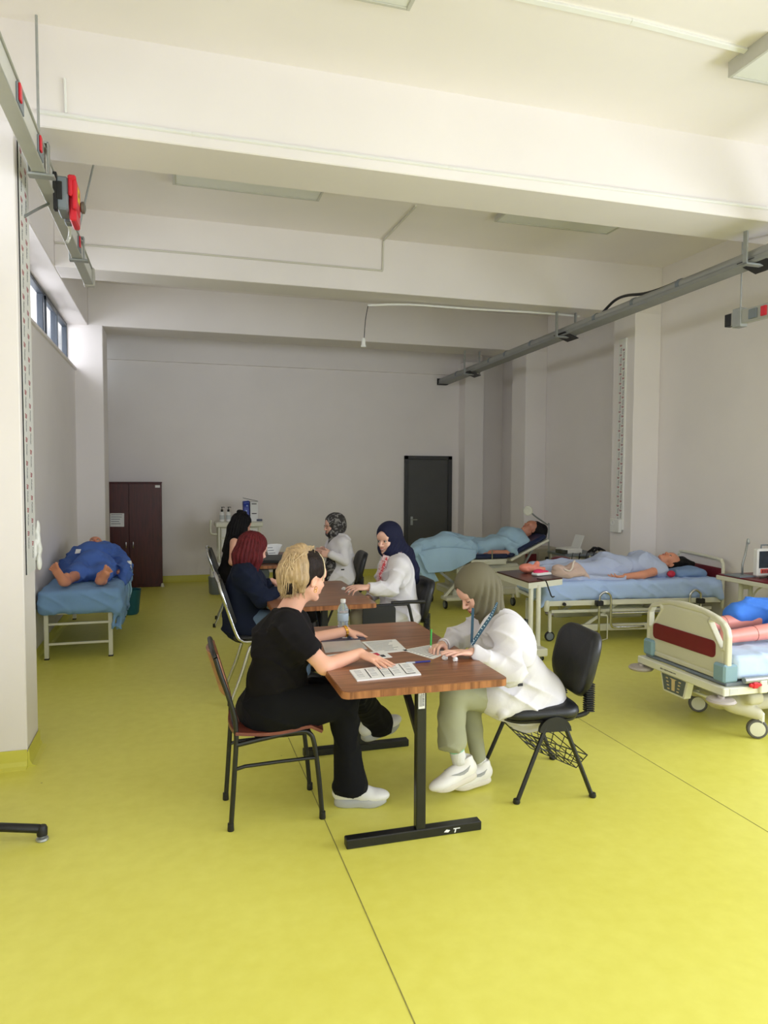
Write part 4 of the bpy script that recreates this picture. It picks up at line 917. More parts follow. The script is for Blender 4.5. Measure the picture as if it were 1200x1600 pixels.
# ---- blonde woman in black (faces +x, right side to the camera)
SK_A = skin_mat('fair_warm_skin', (232, 176, 148))
A = thing('person', 'woman with blonde gathered hair in black clothes sitting on the brown school chair', 'person', (.45, 3.4, 0))
J = dict(head=pt(479, 901, 3.40), neck=pt(450, 957, 3.39), chest=pt(441, 1003, 3.385), belly=pt(432, 1058, 3.385), pelvis=pt(431, 1104, 3.39), fat=1.12,
         sR=pt(446, 978, 3.235), sL=pt(462, 974, 3.54), eR=pt(507, 1041, 3.15), eL=pt(484, 1000, 3.70), wR=pt(563, 1021, 3.19), wL=pt(541, 986, 3.74),
         hR=pt(438, 1104, 3.30), hL=pt(440, 1098, 3.48), kR=pt(535, 1098, 3.315), kL=pt(552, 1078, 3.50), aR=pt(548, 1226, 3.315), aL=pt(590, 1128, 3.72))
MA = frame((.88, .44, -.16), (.12, .0, 1))
tp = body(A, J, MA, SK_A, .0042, hands={'R': dict(f=nrm(pt(597, 1035, 3.10) - J['wR']), p=(0, 0, -1), c=(.10, .12, .14, .18), t=.1), 'L': dict(f=nrm(pt(584, 996, 3.76) - J['wL']), p=(.1, 0, -1), c=(.42, .5, .55, .6), t=.5)})
face_parts(A, J['head'], MA, brow=(70, 50, 38))
s = SD(); JJ = J; torso_ops(s, J, .012, .05)
for q in 'LR': m_ = J['s' + q] + (J['e' + q] - J['s' + q]) * .60; s.cap(J['s' + q] + V3(0, 0, -.004), m_, .056, .062, .07)
s.cap(J['neck'] + V3(.00, 0, .045), J['neck'] + V3(.05, 0, .12), .052, .06, .012, True)
s.cap(J['neck'] + V3(.09, .0, -.0), J['neck'] + V3(.15, 0, .04), .03, .06, .012, True)
for q in 'LR':
    d = nrm(J['e' + q] - J['s' + q]); m_ = J['s' + q] + (J['e' + q] - J['s' + q]) * .60; s.cap(m_ + d * .052, m_ + d * .10, .056, .08, .006, True)
M_TEE = mat('black_jersey', (15, 12, 14), .9, var=.15, scale=4, spec=.25)
ob('shirt', s.mesh(.006, folds(.013, 30, 2)), M_TEE, A, True)
M_TRO = mat('black_trousers', (9, 9, 11), .9, var=.2, scale=4, spec=.25)
s = SD(); s.ell(J['pelvis'] + V3(-.01, 0, -.005), (.165, .185, .13), k=.05)
s.cap(J['hR'], J['kR'], .118, .080, .04).chain([J['kR'], J['kR'] * .45 + J['aR'] * .55, J['aR'] + V3(.0, 0, -.0)], [.076, .064, .088], .02)
s.cap(J['hL'], J['kL'], .118, .084, .04).chain([J['kL'], J['kL'] * .4 + J['aL'] * .6, J['aL']], [.078, .068, .084], .02)
s.cap(J['aR'] + V3(0, 0, -.095), J['aR'] + V3(0, 0, -.2), .10, .12, .004, True)
d = nrm(J['aL'] - J['kL']); s.cap(J['aL'] + d * .085, J['aL'] + d * .2, .08, .12, .004, True)
ob('trousers', s.mesh(.0065, folds(.012, 20, 5)), M_TRO, A, True)
M_SNK = mat('white_sneaker', (226, 224, 216), .5, var=.05, scale=20); M_SNS = mat('grey_sole', (176, 176, 170), .6, var=.06)
h_ = G(522, 1258); t_ = G(604, 1256); shoe(A, h_, t_, um=M_SNK, som=M_SNS, chunky=True, w_=.098, swoosh=M_SNS)
h_ = pt(566, 1158, 3.70); t_ = pt(626, 1132, 3.78); t_ = h_ + nrm(t_ - h_) * .245; shoe(A, h_, t_, up=(-.3, -.25, 1), um=M_SNK, som=M_SNS, chunky=True, w_=.098, swoosh=M_SNS)
# hair: dark roots, blonde gathered mass
M_HD = hair_mat('dark_brown_hair', (36, 26, 22)); M_HB = mat('blonde_hair', (176, 148, 108), .45, var=.28, scale=9, bump=.6, bscale=30, stretch=(5, 5, .7))
hc = J['head']
def hl(x, y, z, c_=None, M=None): return (hc if c_ is None else c_) + (MA if M is None else M) @ V3(x, y, z)
s = SD(); s.ell(hl(-.020, 0, .045), (.104, .086, .092), MA, .02); s.ell(hl(-.06, 0, -.01), (.062, .072, .075), MA, .02)
s.ell(hl(.095, 0, -.018), (.075, .074, .072), MA, .012, True)
for sy in (-1, 1): s.ell(hl(.02, .085 * sy, -.032), (.042, .03, .046), MA, .012, True)
rs = np.random.RandomState(5)
ob('dark_roots', s.mesh(.005, lambda x, y, z: .0035 * np.sin(150 * (y - .4 * x)) * np.sin(60 * z + 40 * x)), M_HD, A, True)
s = SD(); y0 = 3.36
kn = [(472, 868), (461, 880), (452, 902), (449, 926)]
s.chain([pt(474, 872, 3.40), pt(462, 876, 3.36), pt(453, 896, 3.34), pt(450, 922, 3.34)], [.042, .058, .060, .036], .03)
s.chain([pt(478, 866, 3.40), pt(470, 862, 3.38), pt(458, 864, 3.37)], [.032, .038, .03], .02)
s.chain([pt(468, 884, 3.32), pt(470, 905, 3.30), pt(472, 922, 3.30)], [.044, .034, .016], .02)
s.chain([pt(458, 880, 3.42), pt(447, 900, 3.40), pt(441, 920, 3.38)], [.05, .045, .022], .02)
bl = ob('gathered_blonde_hair', s.mesh(.0045, lambda x, y, z: .0022 * np.sin(330 * (x * .9 + .45 * y) + 2 * np.sin(14 * z)) + .0012 * np.sin(190 * y)), M_HB, A, True)
cv = []
for i in range(520):
    u0 = 452 + 28 * rs.rand(); v0 = 862 + 16 * rs.rand(); yy = 3.30 + .12 * rs.rand(); u1 = 437 + 40 * rs.rand(); v1 = 905 + 32 * rs.rand()
    um = (u0 + u1) / 2 - 7 * rs.rand(); cv.append([pt(u0, v0, yy), pt(um - 3, (v0 * .65 + v1 * .35), yy - .02), pt((um + u1) / 2 - 1, v0 * .3 + v1 * .7, yy - .02), pt(u1, v1, yy)])
for i in range(36):
    u0 = 458 + 26 * rs.rand(); cv.append([pt(u0, 868, 3.37), pt(u0 - 4 + 8 * rs.rand(), 860, 3.37), pt(u0 - 10 + 22 * rs.rand(), 856 - 4 * rs.rand(), 3.37), pt(u0 - 14 + 28 * rs.rand(), 858 + 8 * rs.rand(), 3.36)])
strands(A, 'loose_strands', cv, .0030, mat('blonde_strands', (190, 164, 126), .55, var=.4, scale=60, spec=.3, stretch=(6, 6, .4)))['kind'] = 'stuff'
strands(A, 'dark_lower_hair', [[pt(444 + 20 * rs.rand(), 895, 3.315), pt(446 + 14 * rs.rand(), 908, 3.29), pt(446 + 12 * rs.rand(), 918, 3.29), pt(447 + 10 * rs.rand(), 929, 3.30)] for i in range(34)], .0032, M_HD)['kind'] = 'stuff'
ob('hairband', TB([hl(.035, .082, -.005), hl(.045, .078, .040), hl(.040, .052, .098), hl(.035, 0, .124), hl(.040, -.052, .098), hl(.045, -.078, .040), hl(.035, -.082, -.005)], .0035, 6, 4), mat('pale_hairband', (214, 196, 160), .3), A, True)
for k_ in (0, 1): ob('earring', MB().tube([hl(-.002, -.088, -.042 - .012 * k_) + MA @ V3(.008 * math.cos(a), 0, .008 * math.sin(a)) for a in np.linspace(0, 2 * PI, 10)[:-1]], .0016, 5, closed=True).get(), mat('gold', (220, 170, 70), .25, 1.0, var=.02), A)
dw = nrm(J['wL'] - J['eL']); wc = J['wL'] - dw * .005
mb = MB()
for k_ in range(14):
    a = 2 * PI * k_ / 14; xa = nrm(np.cross(dw, (0, 0, 1))); ya = np.cross(dw, xa); o = wc + (xa * math.cos(a) + ya * math.sin(a)) * .0295; tg = -xa * math.sin(a) + ya * math.cos(a)
    mb.beam(o - tg * .0055, o + tg * .0055, .016, .004, up=nrm(o - wc), bev=.001)
ob('gold_bracelet', mb.get(), MATS['gold'], A)

# ---- helper for head scarves
def scarf(root, c, M, m, chest, shoulders, tail=None, res=.005, k=1.0, opening=(.066, .052, .082), oc=(.098, 0, -.012), seed=1, amp=.004, front=None, fr=60):
    c = np.array(c, float)
    def p(x, y, z): return c + M @ (V3(x, y, z) * k)
    s = SD(); s.ell(p(-.018, 0, .040), (.114 * k, .092 * k, .099 * k), M, .03); s.ell(p(-.035, 0, -.02), (.098 * k, .090 * k, .10 * k), M, .03)
    s.ell(p(.020, 0, -.072), (.078 * k, .074 * k, .062 * k), M, .03)
    s.cap(p(-.01, 0, -.09), chest, .064, .062, .04)
    for q in shoulders: s.cap(p(-.03, 0, -.06), q, .074, .052, .04)
    if front is not None:
        for (a, b, ra, rb) in front: s.cap(a, b, ra, rb, .03)
    if tail is not None: s.chain(tail[0], tail[1], .03)
    s.ell(p(*oc), tuple(np.array(opening) * k), M, .010, True)
    fz = M[:, 0]
    def dsp(x, y, z):
        lx = (x - c[0]) * M[0, 0] + (y - c[1]) * M[1, 0] + (z - c[2]) * M[2, 0]; lz = (x - c[0]) * M[0, 2] + (y - c[1]) * M[1, 2] + (z - c[2]) * M[2, 2]; ly = (x - c[0]) * M[0, 1] + (y - c[1]) * M[1, 1] + (z - c[2]) * M[2, 1]
        r_ = np.sqrt((lx - .06) ** 2 + ly ** 2); wv = np.clip((.06 - lz) / .08, 0, 1)
        return amp * wv * (1 - 2 * np.abs(np.sin(fr * (lx * .75 + lz * .55) + 8 * ly + seed))) 
    return ob('headscarf', s.mesh(res, dsp), m, root, True)
# ---- woman in green scarf and white coat (faces -x)
SK_B = skin_mat('fair_skin', (226, 178, 156))
Bp = thing('person', 'woman in olive green headscarf and white coat writing with a green pen', 'person', (1.8, 3.35, 0))
J = dict(head=pt(744, 922, 3.38), neck=pt(777, 966, 3.36), chest=pt(789, 1010, 3.355), belly=pt(812, 1056, 3.35), pelvis=pt(830, 1090, 3.35), fat=.95,
         sL=pt(793, 988, 3.20), sR=pt(752, 975, 3.50), eL=pt(803, 1052, 3.10), eR=pt(714, 1000, 3.58), wL=pt(738, 1020, 3.15), wR=pt(691, 1009, 3.36),
         hL=pt(822, 1094, 3.27), hR=pt(822, 1092, 3.43), kL=pt(709, 1086, 3.26), kR=pt(733, 1092, 3.42), aL=pt(716, 1178, 3.24), aR=pt(749, 1192, 3.36))
MB_ = frame((-.82, -.06, -.54), (-.5, 0, 1))
ptip = pt(672, 1019, 3.28); ptip = G(673, 1018, .745)
pend = pt(674, 983, ptip[1] + .01)
tp = body(Bp, J, MB_, SK_B, .0042, hands={'L': dict(f=nrm(pt(698, 1019, 3.12) - J['wL']), p=(0, 0, -1), c=(.12, .14, .16, .2), t=.15, k=.92, s=.6), 'R': dict(f=nrm(pt(670, 1010, 3.25) - J['wR']), p=(-.25, -.5, -.8), c=(.62, .75, .85, .9), t=.75, k=.90, s=.4)}, ears=False)
face_parts(Bp, J['head'], MB_, brow=(76, 56, 44), closed=True)
M_OLV = mat('olive_scarf_cloth', (104, 98, 78), .75, var=.10, scale=5, bump=.1, bscale=300, spec=.3)
scarf(Bp, J['head'], MB_, M_OLV, J['chest'] * .3 + J['neck'] * .7 + V3(-.03, 0, .0), [J['neck'] + V3(-.02, 0, .015)], seed=2, amp=.005, opening=(.072, .056, .086), fr=95)
M_COAT = mat('white_coat_cotton', (216, 212, 214), .8, var=.03, scale=4, bump=.12, bscale=60, spec=.3)
s = SD(); torso_ops(s, J, .030, .05)
for q in 'LR':
    d = nrm(J['w' + q] - J['e' + q]); cu_ = J['w' + q] - d * .015; limb(s, J['s' + q], J['e' + q], cu_, .064, .058, .045, 0, .014); s.cap(cu_ + d * .046, cu_ + d * .12, .044, .06, .004, True)
s.cap(J['hL'], pt(772, 1092, 3.25), .118, .10, .05).cap(J['hR'], pt(775, 1090, 3.44), .115, .09, .05)
s.chain([pt(846, 1082, 3.33), pt(848, 1094, 3.33)], [.10, .085], .04)
s.chain([pt(800, 1098, 3.19), pt(785, 1115, 3.17), pt(777, 1132, 3.165)], [.045, .028, .007], .02)
s.chain([pt(833, 1098, 3.19), pt(808, 1110, 3.18), pt(790, 1122, 3.17)], [.035, .02, .007], .02)
s.cap(J['neck'] + V3(-.05, 0, .02), J['neck'] + V3(-.10, 0, .13), .055, .07, .01, True)
co = ob('white_coat', s.mesh(.0055, folds(.019, 22, 11)), M_COAT, Bp, True)
def strip(name, uvs, y, w_, th, m, root, n=None):          # narrow band laid over the clothes through given points
    pts_ = [pt(u, v, yy) for (u, v, yy) in uvs]; mb = MB()
    mb.tube(pts_, w_, 6, sm=4); return ob(name, mb.get(), m, root, True)
ob('coat_collar', TB([pt(770, 957, 3.22), pt(760, 968, 3.21), pt(750, 983, 3.21), pt(743, 998, 3.22)], [.006, .012, .010, .004], 8, 4), M_COAT, co, True)
M_LAN = mat('teal_lanyard', (26, 66, 88), .6, var=0)
def band(pts_, w_, th, nrmls): 
    V = []; n = len(pts_)
    for i, p_ in enumerate(pts_):
        d = nrm(pts_[min(i + 1, n - 1)] - pts_[max(i - 1, 0)]); nn = nrm(nrmls); sd_ = np.cross(d, nn)
        V += [p_ - sd_ * w_ / 2, p_ + sd_ * w_ / 2, p_ + sd_ * w_ / 2 + nn * th, p_ - sd_ * w_ / 2 + nn * th]
    Fc = []
    for i in range(n - 1):
        for k_ in range(4): Fc.append((4 * i + k_, 4 * i + (k_ + 1) % 4, 4 * i + 4 + (k_ + 1) % 4, 4 * i + 4 + k_))
    Fc += [[3, 2, 1, 0], [4 * n - 4, 4 * n - 3, 4 * n - 2, 4 * n - 1]]; return V, Fc
lp = [pt(777, 941, 3.235), pt(773, 951, 3.19), pt(765, 966, 3.165), pt(752, 985, 3.165), pt(742, 1000, 3.17), pt(737, 1008, 3.175)]
ln = ob('lanyard', band(lp, .018, .003, (-.35, -1, .1)), M_LAN, Bp)
mb = MB(); r_ = random.Random(4)
for i in range(len(lp) - 1):
    for k_ in range(4):
        o = lp[i] + (lp[i + 1] - lp[i]) * (k_ + .5) / 4 + nrm((-.35, -1, .1)) * .0035; d = nrm(lp[i + 1] - lp[i]); sd_ = np.cross(d, nrm((-.35, -1, .1)))
        mb.beam(o + sd_ * .006 * (r_.random() - .8), o + sd_ * .008 * (r_.random() + .1), .004, .0006, up=nrm((-.35, -1, .1)))
ob('lanyard_pattern', mb.get(), mat('lanyard_print', (190, 205, 210), .6, var=0), ln)
ob('lanyard', band([pt(739, 950, 3.23), pt(738, 975, 3.20), pt(737, 1004, 3.18)], .014, .003, (-.3, -1, 0)), M_LAN, Bp)
ob('coat_label', BX(pt(809, 1068, 3.06), pt(817, 1072, 3.058)), M_INK, co)
M_SAGE = mat('sage_trousers', (158, 158, 128), .85, var=.05, scale=5, spec=.3)
s = SD(); s.cap(J['hL'], J['kL'], .092, .070, .03).chain([J['kL'], pt(706, 1120, 3.25), pt(707, 1156, 3.24)], [.070, .068, .078], .02).cap(pt(707, 1162, 3.24) + V3(0, 0, -.075), pt(707, 1162, 3.24) + V3(0, 0, -.2), .085, .1, .004, True)
ob('trouser_leg', s.mesh(.005, folds(.008, 14, 21)), M_SAGE, Bp, True)
s = SD(); s.cap(J['hR'], J['kR'], .092, .066, .03).chain([J['kR'], pt(740, 1140, 3.40), pt(748, 1184, 3.37)], [.062, .050, .042], .02)
ob('trouser_leg', s.mesh(.005, folds(.008, 14, 22)), M_SAGE, Bp, True)
M_SOCK = mat('ribbed_sock', (222, 220, 212), .9, var=.04, bump=.4, bscale=80, stretch=(3, 3, .3))
so = ob('sock', MB().tube([pt(710, 1150, 3.24), pt(713, 1170, 3.24), pt(719, 1192, 3.235)], [.040, .038, .038], 16, sm=3).get(), M_SOCK, Bp, True)
a_, b_ = pt(712, 1165, 3.24), pt(714, 1172, 3.24); ob('green_stripe', MB().tube([a_, b_], .0405, 16).get(), mat('mint', (138, 200, 168), .9), so, 40)
ob('sock', MB().tube([pt(748, 1182, 3.37), pt(752, 1198, 3.36)], [.036, .036], 16, sm=2).get(), M_SOCK, Bp, True)
M_SW = mat('grey_mark', (158, 158, 156), .5, var=0); M_SHB = mat('white_leather', (232, 228, 220), .45, var=.04); M_SLB = mat('cream_sole', (214, 206, 188), .6)
h_ = pt(744, 1212, 3.235); t_ = pt(679, 1241, 3.20); h_[2] = max(h_[2], .03); t_[2] = max(t_[2], .004); shoe(Bp, h_, h_ + nrm(t_ - h_) * .245, up=(-.45, 0, 1), um=M_SHB, som=M_SLB, w_=.088, swoosh=M_SW)
h_ = pt(766, 1222, 3.36); t_ = pt(703, 1238, 3.33); h_[2] = max(h_[2], .02); t_[2] = max(t_[2], .004); shoe(Bp, h_, h_ + nrm(t_ - h_) * .235, up=(-.3, 0, 1), um=M_SHB, som=M_SLB, w_=.088, swoosh=M_SW)
gp = thing('green_pen', 'green ballpoint pen held upright in the writing hand', 'pen', ptip)
dpen = nrm(pend - ptip); ob('barrel', MB().tube([ptip + dpen * .03, pend - dpen * .002, pend], [.0048, .0048, .003], 8).get(), mat('green_plastic', (40, 165, 50), .35, var=0), gp, 40)
ob('tip', MB().tube([ptip, ptip + dpen * .012, ptip + dpen * .03], [.001, .0035, .0046], 8).get(), M_PVC, gp, 40)
ob('wrist_bangle', MB().tube([J['wR'] + nrm(J['wR'] - J['eR']) * .004 + (np.cross(nrm(J['wR'] - J['eR']), (0, 0, 1)) * math.cos(a) + np.cross(nrm(J['wR'] - J['eR']), np.cross(nrm(J['wR'] - J['eR']), (0, 0, 1))) * math.sin(a)) * .029 for a in np.linspace(0, 2 * PI, 17)[:-1]], .002, 5, closed=True).get(), M_CHROME, Bp)

# ---- red haired woman in navy (faces +x)
SK_C = skin_mat('pale_skin', (224, 172, 150))
Cp = thing('person', 'woman with dark red hair and navy sweater at the left of the middle table', 'person', (.62, 5.25, 0))
J = dict(head=pt(396, 859, 5.26), neck=pt(384, 886, 5.25), chest=pt(382, 914, 5.25), belly=pt(380, 947, 5.25), pelvis=pt(384, 972, 5.25), fat=.98,
         sR=pt(380, 899, 5.09), sL=pt(388, 896, 5.42), eR=pt(408, 938, 5.02), eL=pt(402, 925, 5.48), wR=pt(434, 924, 5.08), wL=pt(424, 908, 5.44),
         hR=pt(388, 972, 5.17), hL=pt(388, 970, 5.34), kR=pt(468, 972, 5.15), kL=pt(468, 968, 5.38), aR=pt(470, 1052, 5.15), aL=pt(474, 1046, 5.4))
MC = frame((.9, .38, -.22), (.15, 0, 1))
body(Cp, J, MC, SK_C, .0062, hands={'R': dict(f=(1, .1, -.05), p=(0, 0, -1)), 'L': dict(f=(1, -.1, -.1), p=(0, 0, -1))})
face_parts(Cp, J['head'], MC)
s = SD(); torso_ops(s, J, .024, .05)
for q in 'LR':
    d = nrm(J['w' + q] - J['e' + q]); limb(s, J['s' + q], J['e' + q], J['w' + q] - d * .02, .064, .056, .042, 0, .03)
s.cap(J['neck'] + V3(.03, 0, .07), J['neck'] + V3(.1, 0, .16), .05, .06, .01, True)
M_NAVY = mat('navy_knit', (20, 27, 46), .95, var=.12, scale=5, spec=.25)
ob('sweater', s.mesh(.0075, folds(.015, 24, 31)), M_NAVY, Cp, True)
M_JEAN = mat('blue_jeans', (92, 112, 134), .85, var=.15, scale=9)
s = SD(); s.ell(J['pelvis'], (.15, .165, .10), k=.04)
for q in 'LR': s.cap(J['h' + q], J['k' + q], .095, .072, .03).cap(J['k' + q], J['a' + q], .068, .055, .02)
ob('jeans', s.mesh(.008, folds(.005, 30, 33)), M_JEAN, Cp, True)
M_HR = hair_mat('dark_red_hair', (92, 26, 30), .4)
def bob(root, c, M, m, L_=.20, res=.0055, flare=0.0, nm='hair', back=.0):
    def p(x, y, z): return np.array(c) + M @ V3(x, y, z)
    s = SD(); s.ell(p(-.018, 0, .045), (.108, .092, .092), M, .02)
    for sy in (-1, 1): s.chain([p(-.01, .062 * sy, .02), p(-.005, .082 * sy, -.06), p(.0, (.080 + flare) * sy, -L_)], [.045, .038, .022], .03)
    s.chain([p(-.07, 0, .02), p(-.085, 0, -.06), p(-.09 - back, 0, -L_ - .01)], [.06, .062, .03], .04)
    s.chain([p(-.06, .04, -.03), p(-.07 - back * .5, .06, -L_)], [.05, .03], .04); s.chain([p(-.06, -.04, -.03), p(-.07 - back * .5, -.06, -L_)], [.05, .03], .04)
    s.ell(p(.112, 0, -.03), (.080, .066, .088), M, .012, True)
    def dsp(x, y, z):
        lx = (x - c[0]) * M[0, 0] + (y - c[1]) * M[1, 0] + (z - c[2]) * M[2, 0]; ly = (x - c[0]) * M[0, 1] + (y - c[1]) * M[1, 1] + (z - c[2]) * M[2, 1]
        a = np.arctan2(ly, lx + .02); return .0032 * np.sin(26 * a + 14 * z) + .002 * np.sin(55 * a - 20 * z)
    return ob(nm, s.mesh(res, dsp), m, root, True)
bob(Cp, J['head'], MC, M_HR, .165, flare=.01)
for q in 'LR': shoe(Cp, V3(J['a' + q][0] - .06, J['a' + q][1], .0), V3(J['a' + q][0] + .17, J['a' + q][1], .0), um=M_BLKP, som=M_WHT)

# ---- black haired woman at the back (faces +x)
Dp = thing('person', 'woman with long black hair in a sleeveless black top at the back', 'person', (.65, 7.9, 0))
J = dict(head=pt(378, 820, 7.9), neck=pt(370, 839, 7.88), chest=pt(367, 857, 7.88), belly=pt(363, 878, 7.88), pelvis=pt(360, 896, 7.88), fat=.92,
         sR=pt(366, 847, 7.73), sL=pt(375, 846, 8.03), eR=pt(363, 878, 7.68), eL=pt(380, 872, 8.1), wR=pt(388, 884, 7.72), wL=pt(402, 875, 8.0),
         hR=pt(362, 897, 7.80), hL=pt(364, 896, 7.97), kR=pt(410, 898, 7.80), kL=pt(411, 896, 8.0), aR=pt(409, 955, 7.8), aL=pt(412, 952, 8.0))
MD = frame((.9, .35, -.25), (.2, 0, 1))
body(Dp, J, MD, SK_A, .0068, hands={'R': dict(f=(1, .1, .1), p=(0, .3, -1)), 'L': dict(f=(1, -.1, 0), p=(0, 0, -1))})
face_parts(Dp, J['head'], MD)
s = SD(); torso_ops(s, J, .006, .05); s.cap(J['neck'] + V3(.03, 0, .03), J['neck'] + V3(.1, 0, .1), .07, .08, .01, True)
for q in 'LR': s.ell(J['s' + q] + nrm(J['s' + q] - J['neck']) * .055, (.08, .05, .09), None, .01, True)
ob('top', s.mesh(.008, folds(.005, 30, 41)), M_TEE, Dp, True)
s = SD(); s.ell(J['pelvis'], (.14, .16, .10), k=.04)
for q in 'LR': s.cap(J['h' + q], J['k' + q], .092, .07, .03).cap(J['k' + q], J['a' + q], .066, .055, .02)
ob('jeans', s.mesh(.009, folds(.005, 30, 43)), mat('pale_jeans', (146, 156, 158), .85, var=.12, scale=9), Dp, True)
M_HK = hair_mat('black_hair', (15, 13, 14), .3)
bob(Dp, J['head'], MD, M_HK, .30, back=.03)
s = SD(); s.ell(J['head'] + MD @ V3(-.05, .02, .13), (.04, .04, .03)); s.ell(J['head'] + MD @ V3(-.02, -.03, .13), (.03, .03, .025))
ob('hair_bun', s.mesh(.006, folds(.006, 120, 3)), M_HK, Dp, True)
for q in 'LR': shoe(Dp, V3(J['a' + q][0] - .06, J['a' + q][1], .0), V3(J['a' + q][0] + .17, J['a' + q][1], .0), um=M_SNK)

# ---- woman in patterned scarf (faces -x)
Ep = thing('person', 'woman with glasses, grey patterned headscarf and white coat at the back', 'person', (1.62, 7.35, 0))
J = dict(head=pt(522, 821, 7.35), neck=pt(530, 841, 7.34), chest=pt(531, 858, 7.33), belly=pt(531, 880, 7.33), pelvis=pt(532, 899, 7.33), fat=.9,
         sL=pt(536, 849, 7.18), sR=pt(527, 847, 7.48), eL=pt(539, 877, 7.12), eR=pt(524, 872, 7.5), wL=pt(517, 866, 7.12), wR=pt(509, 861, 7.36),
         hL=pt(531, 900, 7.25), hR=pt(531, 899, 7.42), kL=pt(484, 902, 7.22), kR=pt(482, 900, 7.44), aL=pt(486, 960, 7.22), aR=pt(484, 957, 7.44))
ME = frame((-.97, -.12, -.05))
body(Ep, J, ME, SK_B, .0062, hands={'L': dict(f=(-1, .35, .05), p=(.1, 1, -.1), c=(.7, .7, .75, .8), t=.6), 'R': dict(f=(-1, -.3, .05), p=(0, -1, -.1), c=(.7, .7, .75, .8), t=.6)}, ears=False)
face_parts(Ep, J['head'], ME, brow=(60, 46, 38))
def pattern_mat(name, c1, c2, sc_):
    m = mat(name, c1, .8, var=0); N = m.node_tree.nodes; L = m.node_tree.links; b = N['Principled BSDF']; mp = [n for n in N if n.type == 'MAPPING'][0]
    n = N.new('ShaderNodeTexNoise'); n.inputs['Scale'].default_value = sc_; n.inputs['Detail'].default_value = 2; n.inputs['Distortion'].default_value = 1.5
    r = N.new('ShaderNodeValToRGB'); r.color_ramp.elements[0].position = .50; r.color_ramp.elements[1].position = .60
    r.color_ramp.elements[0].color = (*lin(c1), 1); r.color_ramp.elements[1].color = (*lin(c2), 1)
    L.new(mp.outputs[0], n.inputs[0]); L.new(n.outputs[0], r.inputs[0]); L.new(r.outputs[0], b.inputs['Base Color']); return m
M_PAT = pattern_mat('patterned_scarf_cloth', (46, 42, 40), (128, 124, 120), 22)
scarf(Ep, J['head'], ME, M_PAT, J['chest'] * .3 + J['neck'] * .7 + V3(-.04, 0, 0), [], seed=4, res=.006, front=[(J['neck'] + V3(-.07, -.03, -.04), pt(516, 885, 7.2), .05, .05), (pt(516, 885, 7.2), pt(514, 903, 7.2), .05, .05)])
s = SD(); torso_ops(s, J, .028, .05)
for q in 'LR':
    d = nrm(J['w' + q] - J['e' + q]); limb(s, J['s' + q], J['e' + q], J['w' + q] - d * .01, .060, .054, .042, 0, .014)
s.cap(J['hL'], pt(522, 900, 7.22), .11, .10, .04)
s.cap(J['neck'] + V3(-.05, 0, .02), J['neck'] + V3(-.1, 0, .13), .055, .07, .01, True)
ce = ob('white_coat', s.mesh(.0075, folds(.016, 24, 51)), M_COAT, Ep, True)
ob('pocket_pen', BX(pt(533, 889, 7.08), pt(538, 891, 7.075)), M_INK, ce)
s = SD(); s.ell(J['pelvis'], (.13, .15, .09), k=.04)
for q in 'LR': s.cap(J['h' + q], J['k' + q], .09, .075, .05).cap(J['k' + q], J['a' + q], .085, .09, .05)
ob('skirt', s.mesh(.01, folds(.006, 28, 53)), M_TEE, Ep, True)
for q in 'LR': shoe(Ep, V3(J['a' + q][0] + .06, J['a' + q][1], 0), V3(J['a' + q][0] - .17, J['a' + q][1], 0), um=M_BLKP)
gl = MB()
for sy in (-1, 1):
    c_ = J['head'] + ME @ V3(.094, .032 * sy, -.006); gl.tube([c_ + ME @ V3(0, .019 * math.cos(a), .016 * math.sin(a)) for a in np.linspace(0, 2 * PI, 15)[:-1]], .0018, 5, closed=True)
    gl.tube([J['head'] + ME @ V3(.092, .05 * sy, -.002), J['head'] + ME @ V3(.0, .078 * sy, .0)], .0016, 5)
gl.tube([J['head'] + ME @ V3(.095, .013, -.004), J['head'] + ME @ V3(.098, 0, -.002), J['head'] + ME @ V3(.095, -.013, -.004)], .0016, 5)
ob('glasses', gl.get(), mat('gold_frame', (150, 110, 60), .3, .8, var=0), Ep)

# ---- smiling woman in navy scarf (faces -x, turned to the camera)
Fp = thing('person', 'smiling woman in navy headscarf and white coat at the middle table', 'person', (1.66, 5.3, 0))
J = dict(head=pt(607, 842, 5.30), neck=pt(619, 871, 5.29), chest=pt(620, 897, 5.28), belly=pt(622, 930, 5.28), pelvis=pt(626, 958, 5.28), fat=.95,
         sL=pt(625, 884, 5.12), sR=pt(608, 880, 5.44), eL=pt(611, 922, 5.03), eR=pt(596, 916, 5.5), wL=pt(575, 918, 5.02), wR=pt(578, 934, 5.40),
         hL=pt(626, 960, 5.20), hR=pt(624, 959, 5.37), kL=pt(562, 964, 5.15), kR=pt(560, 962, 5.38), aL=pt(570, 1040, 5.15), aR=pt(566, 1036, 5.38))
MF = frame((-.80, -.56, -.10), (-.06, 0, 1))
body(Fp, J, MF, SK_B, .005, hands={'L': dict(f=(-1, .05, .03), p=(0, .35, -1), c=(.35, .5, .6, .7), t=.7, k=.95), 'R': dict(f=(-1, -.1, 0), p=(0, -.4, -1), c=(.4, .45, .5, .5))}, ears=False)
face_parts(Fp, J['head'], MF, brow=(46, 34, 28), smile=True)
M_NSC = mat('navy_scarf_cloth', (19, 22, 50), .8, var=.12, scale=6, spec=.3)
scarf(Fp, J['head'], MF, M_NSC, J['chest'] * .3 + J['neck'] * .7 + V3(-.02, -.02, 0), [], seed=6, res=.0055, opening=(.07, .056, .088), amp=.005, fr=95, tail=([J['head'] + V3(.09, .03, -.06), pt(634, 866, 5.38), pt(643, 890, 5.36), pt(647, 906, 5.36)], [.06, .06, .055, .04]))
s = SD(); torso_ops(s, J, .026, .05)
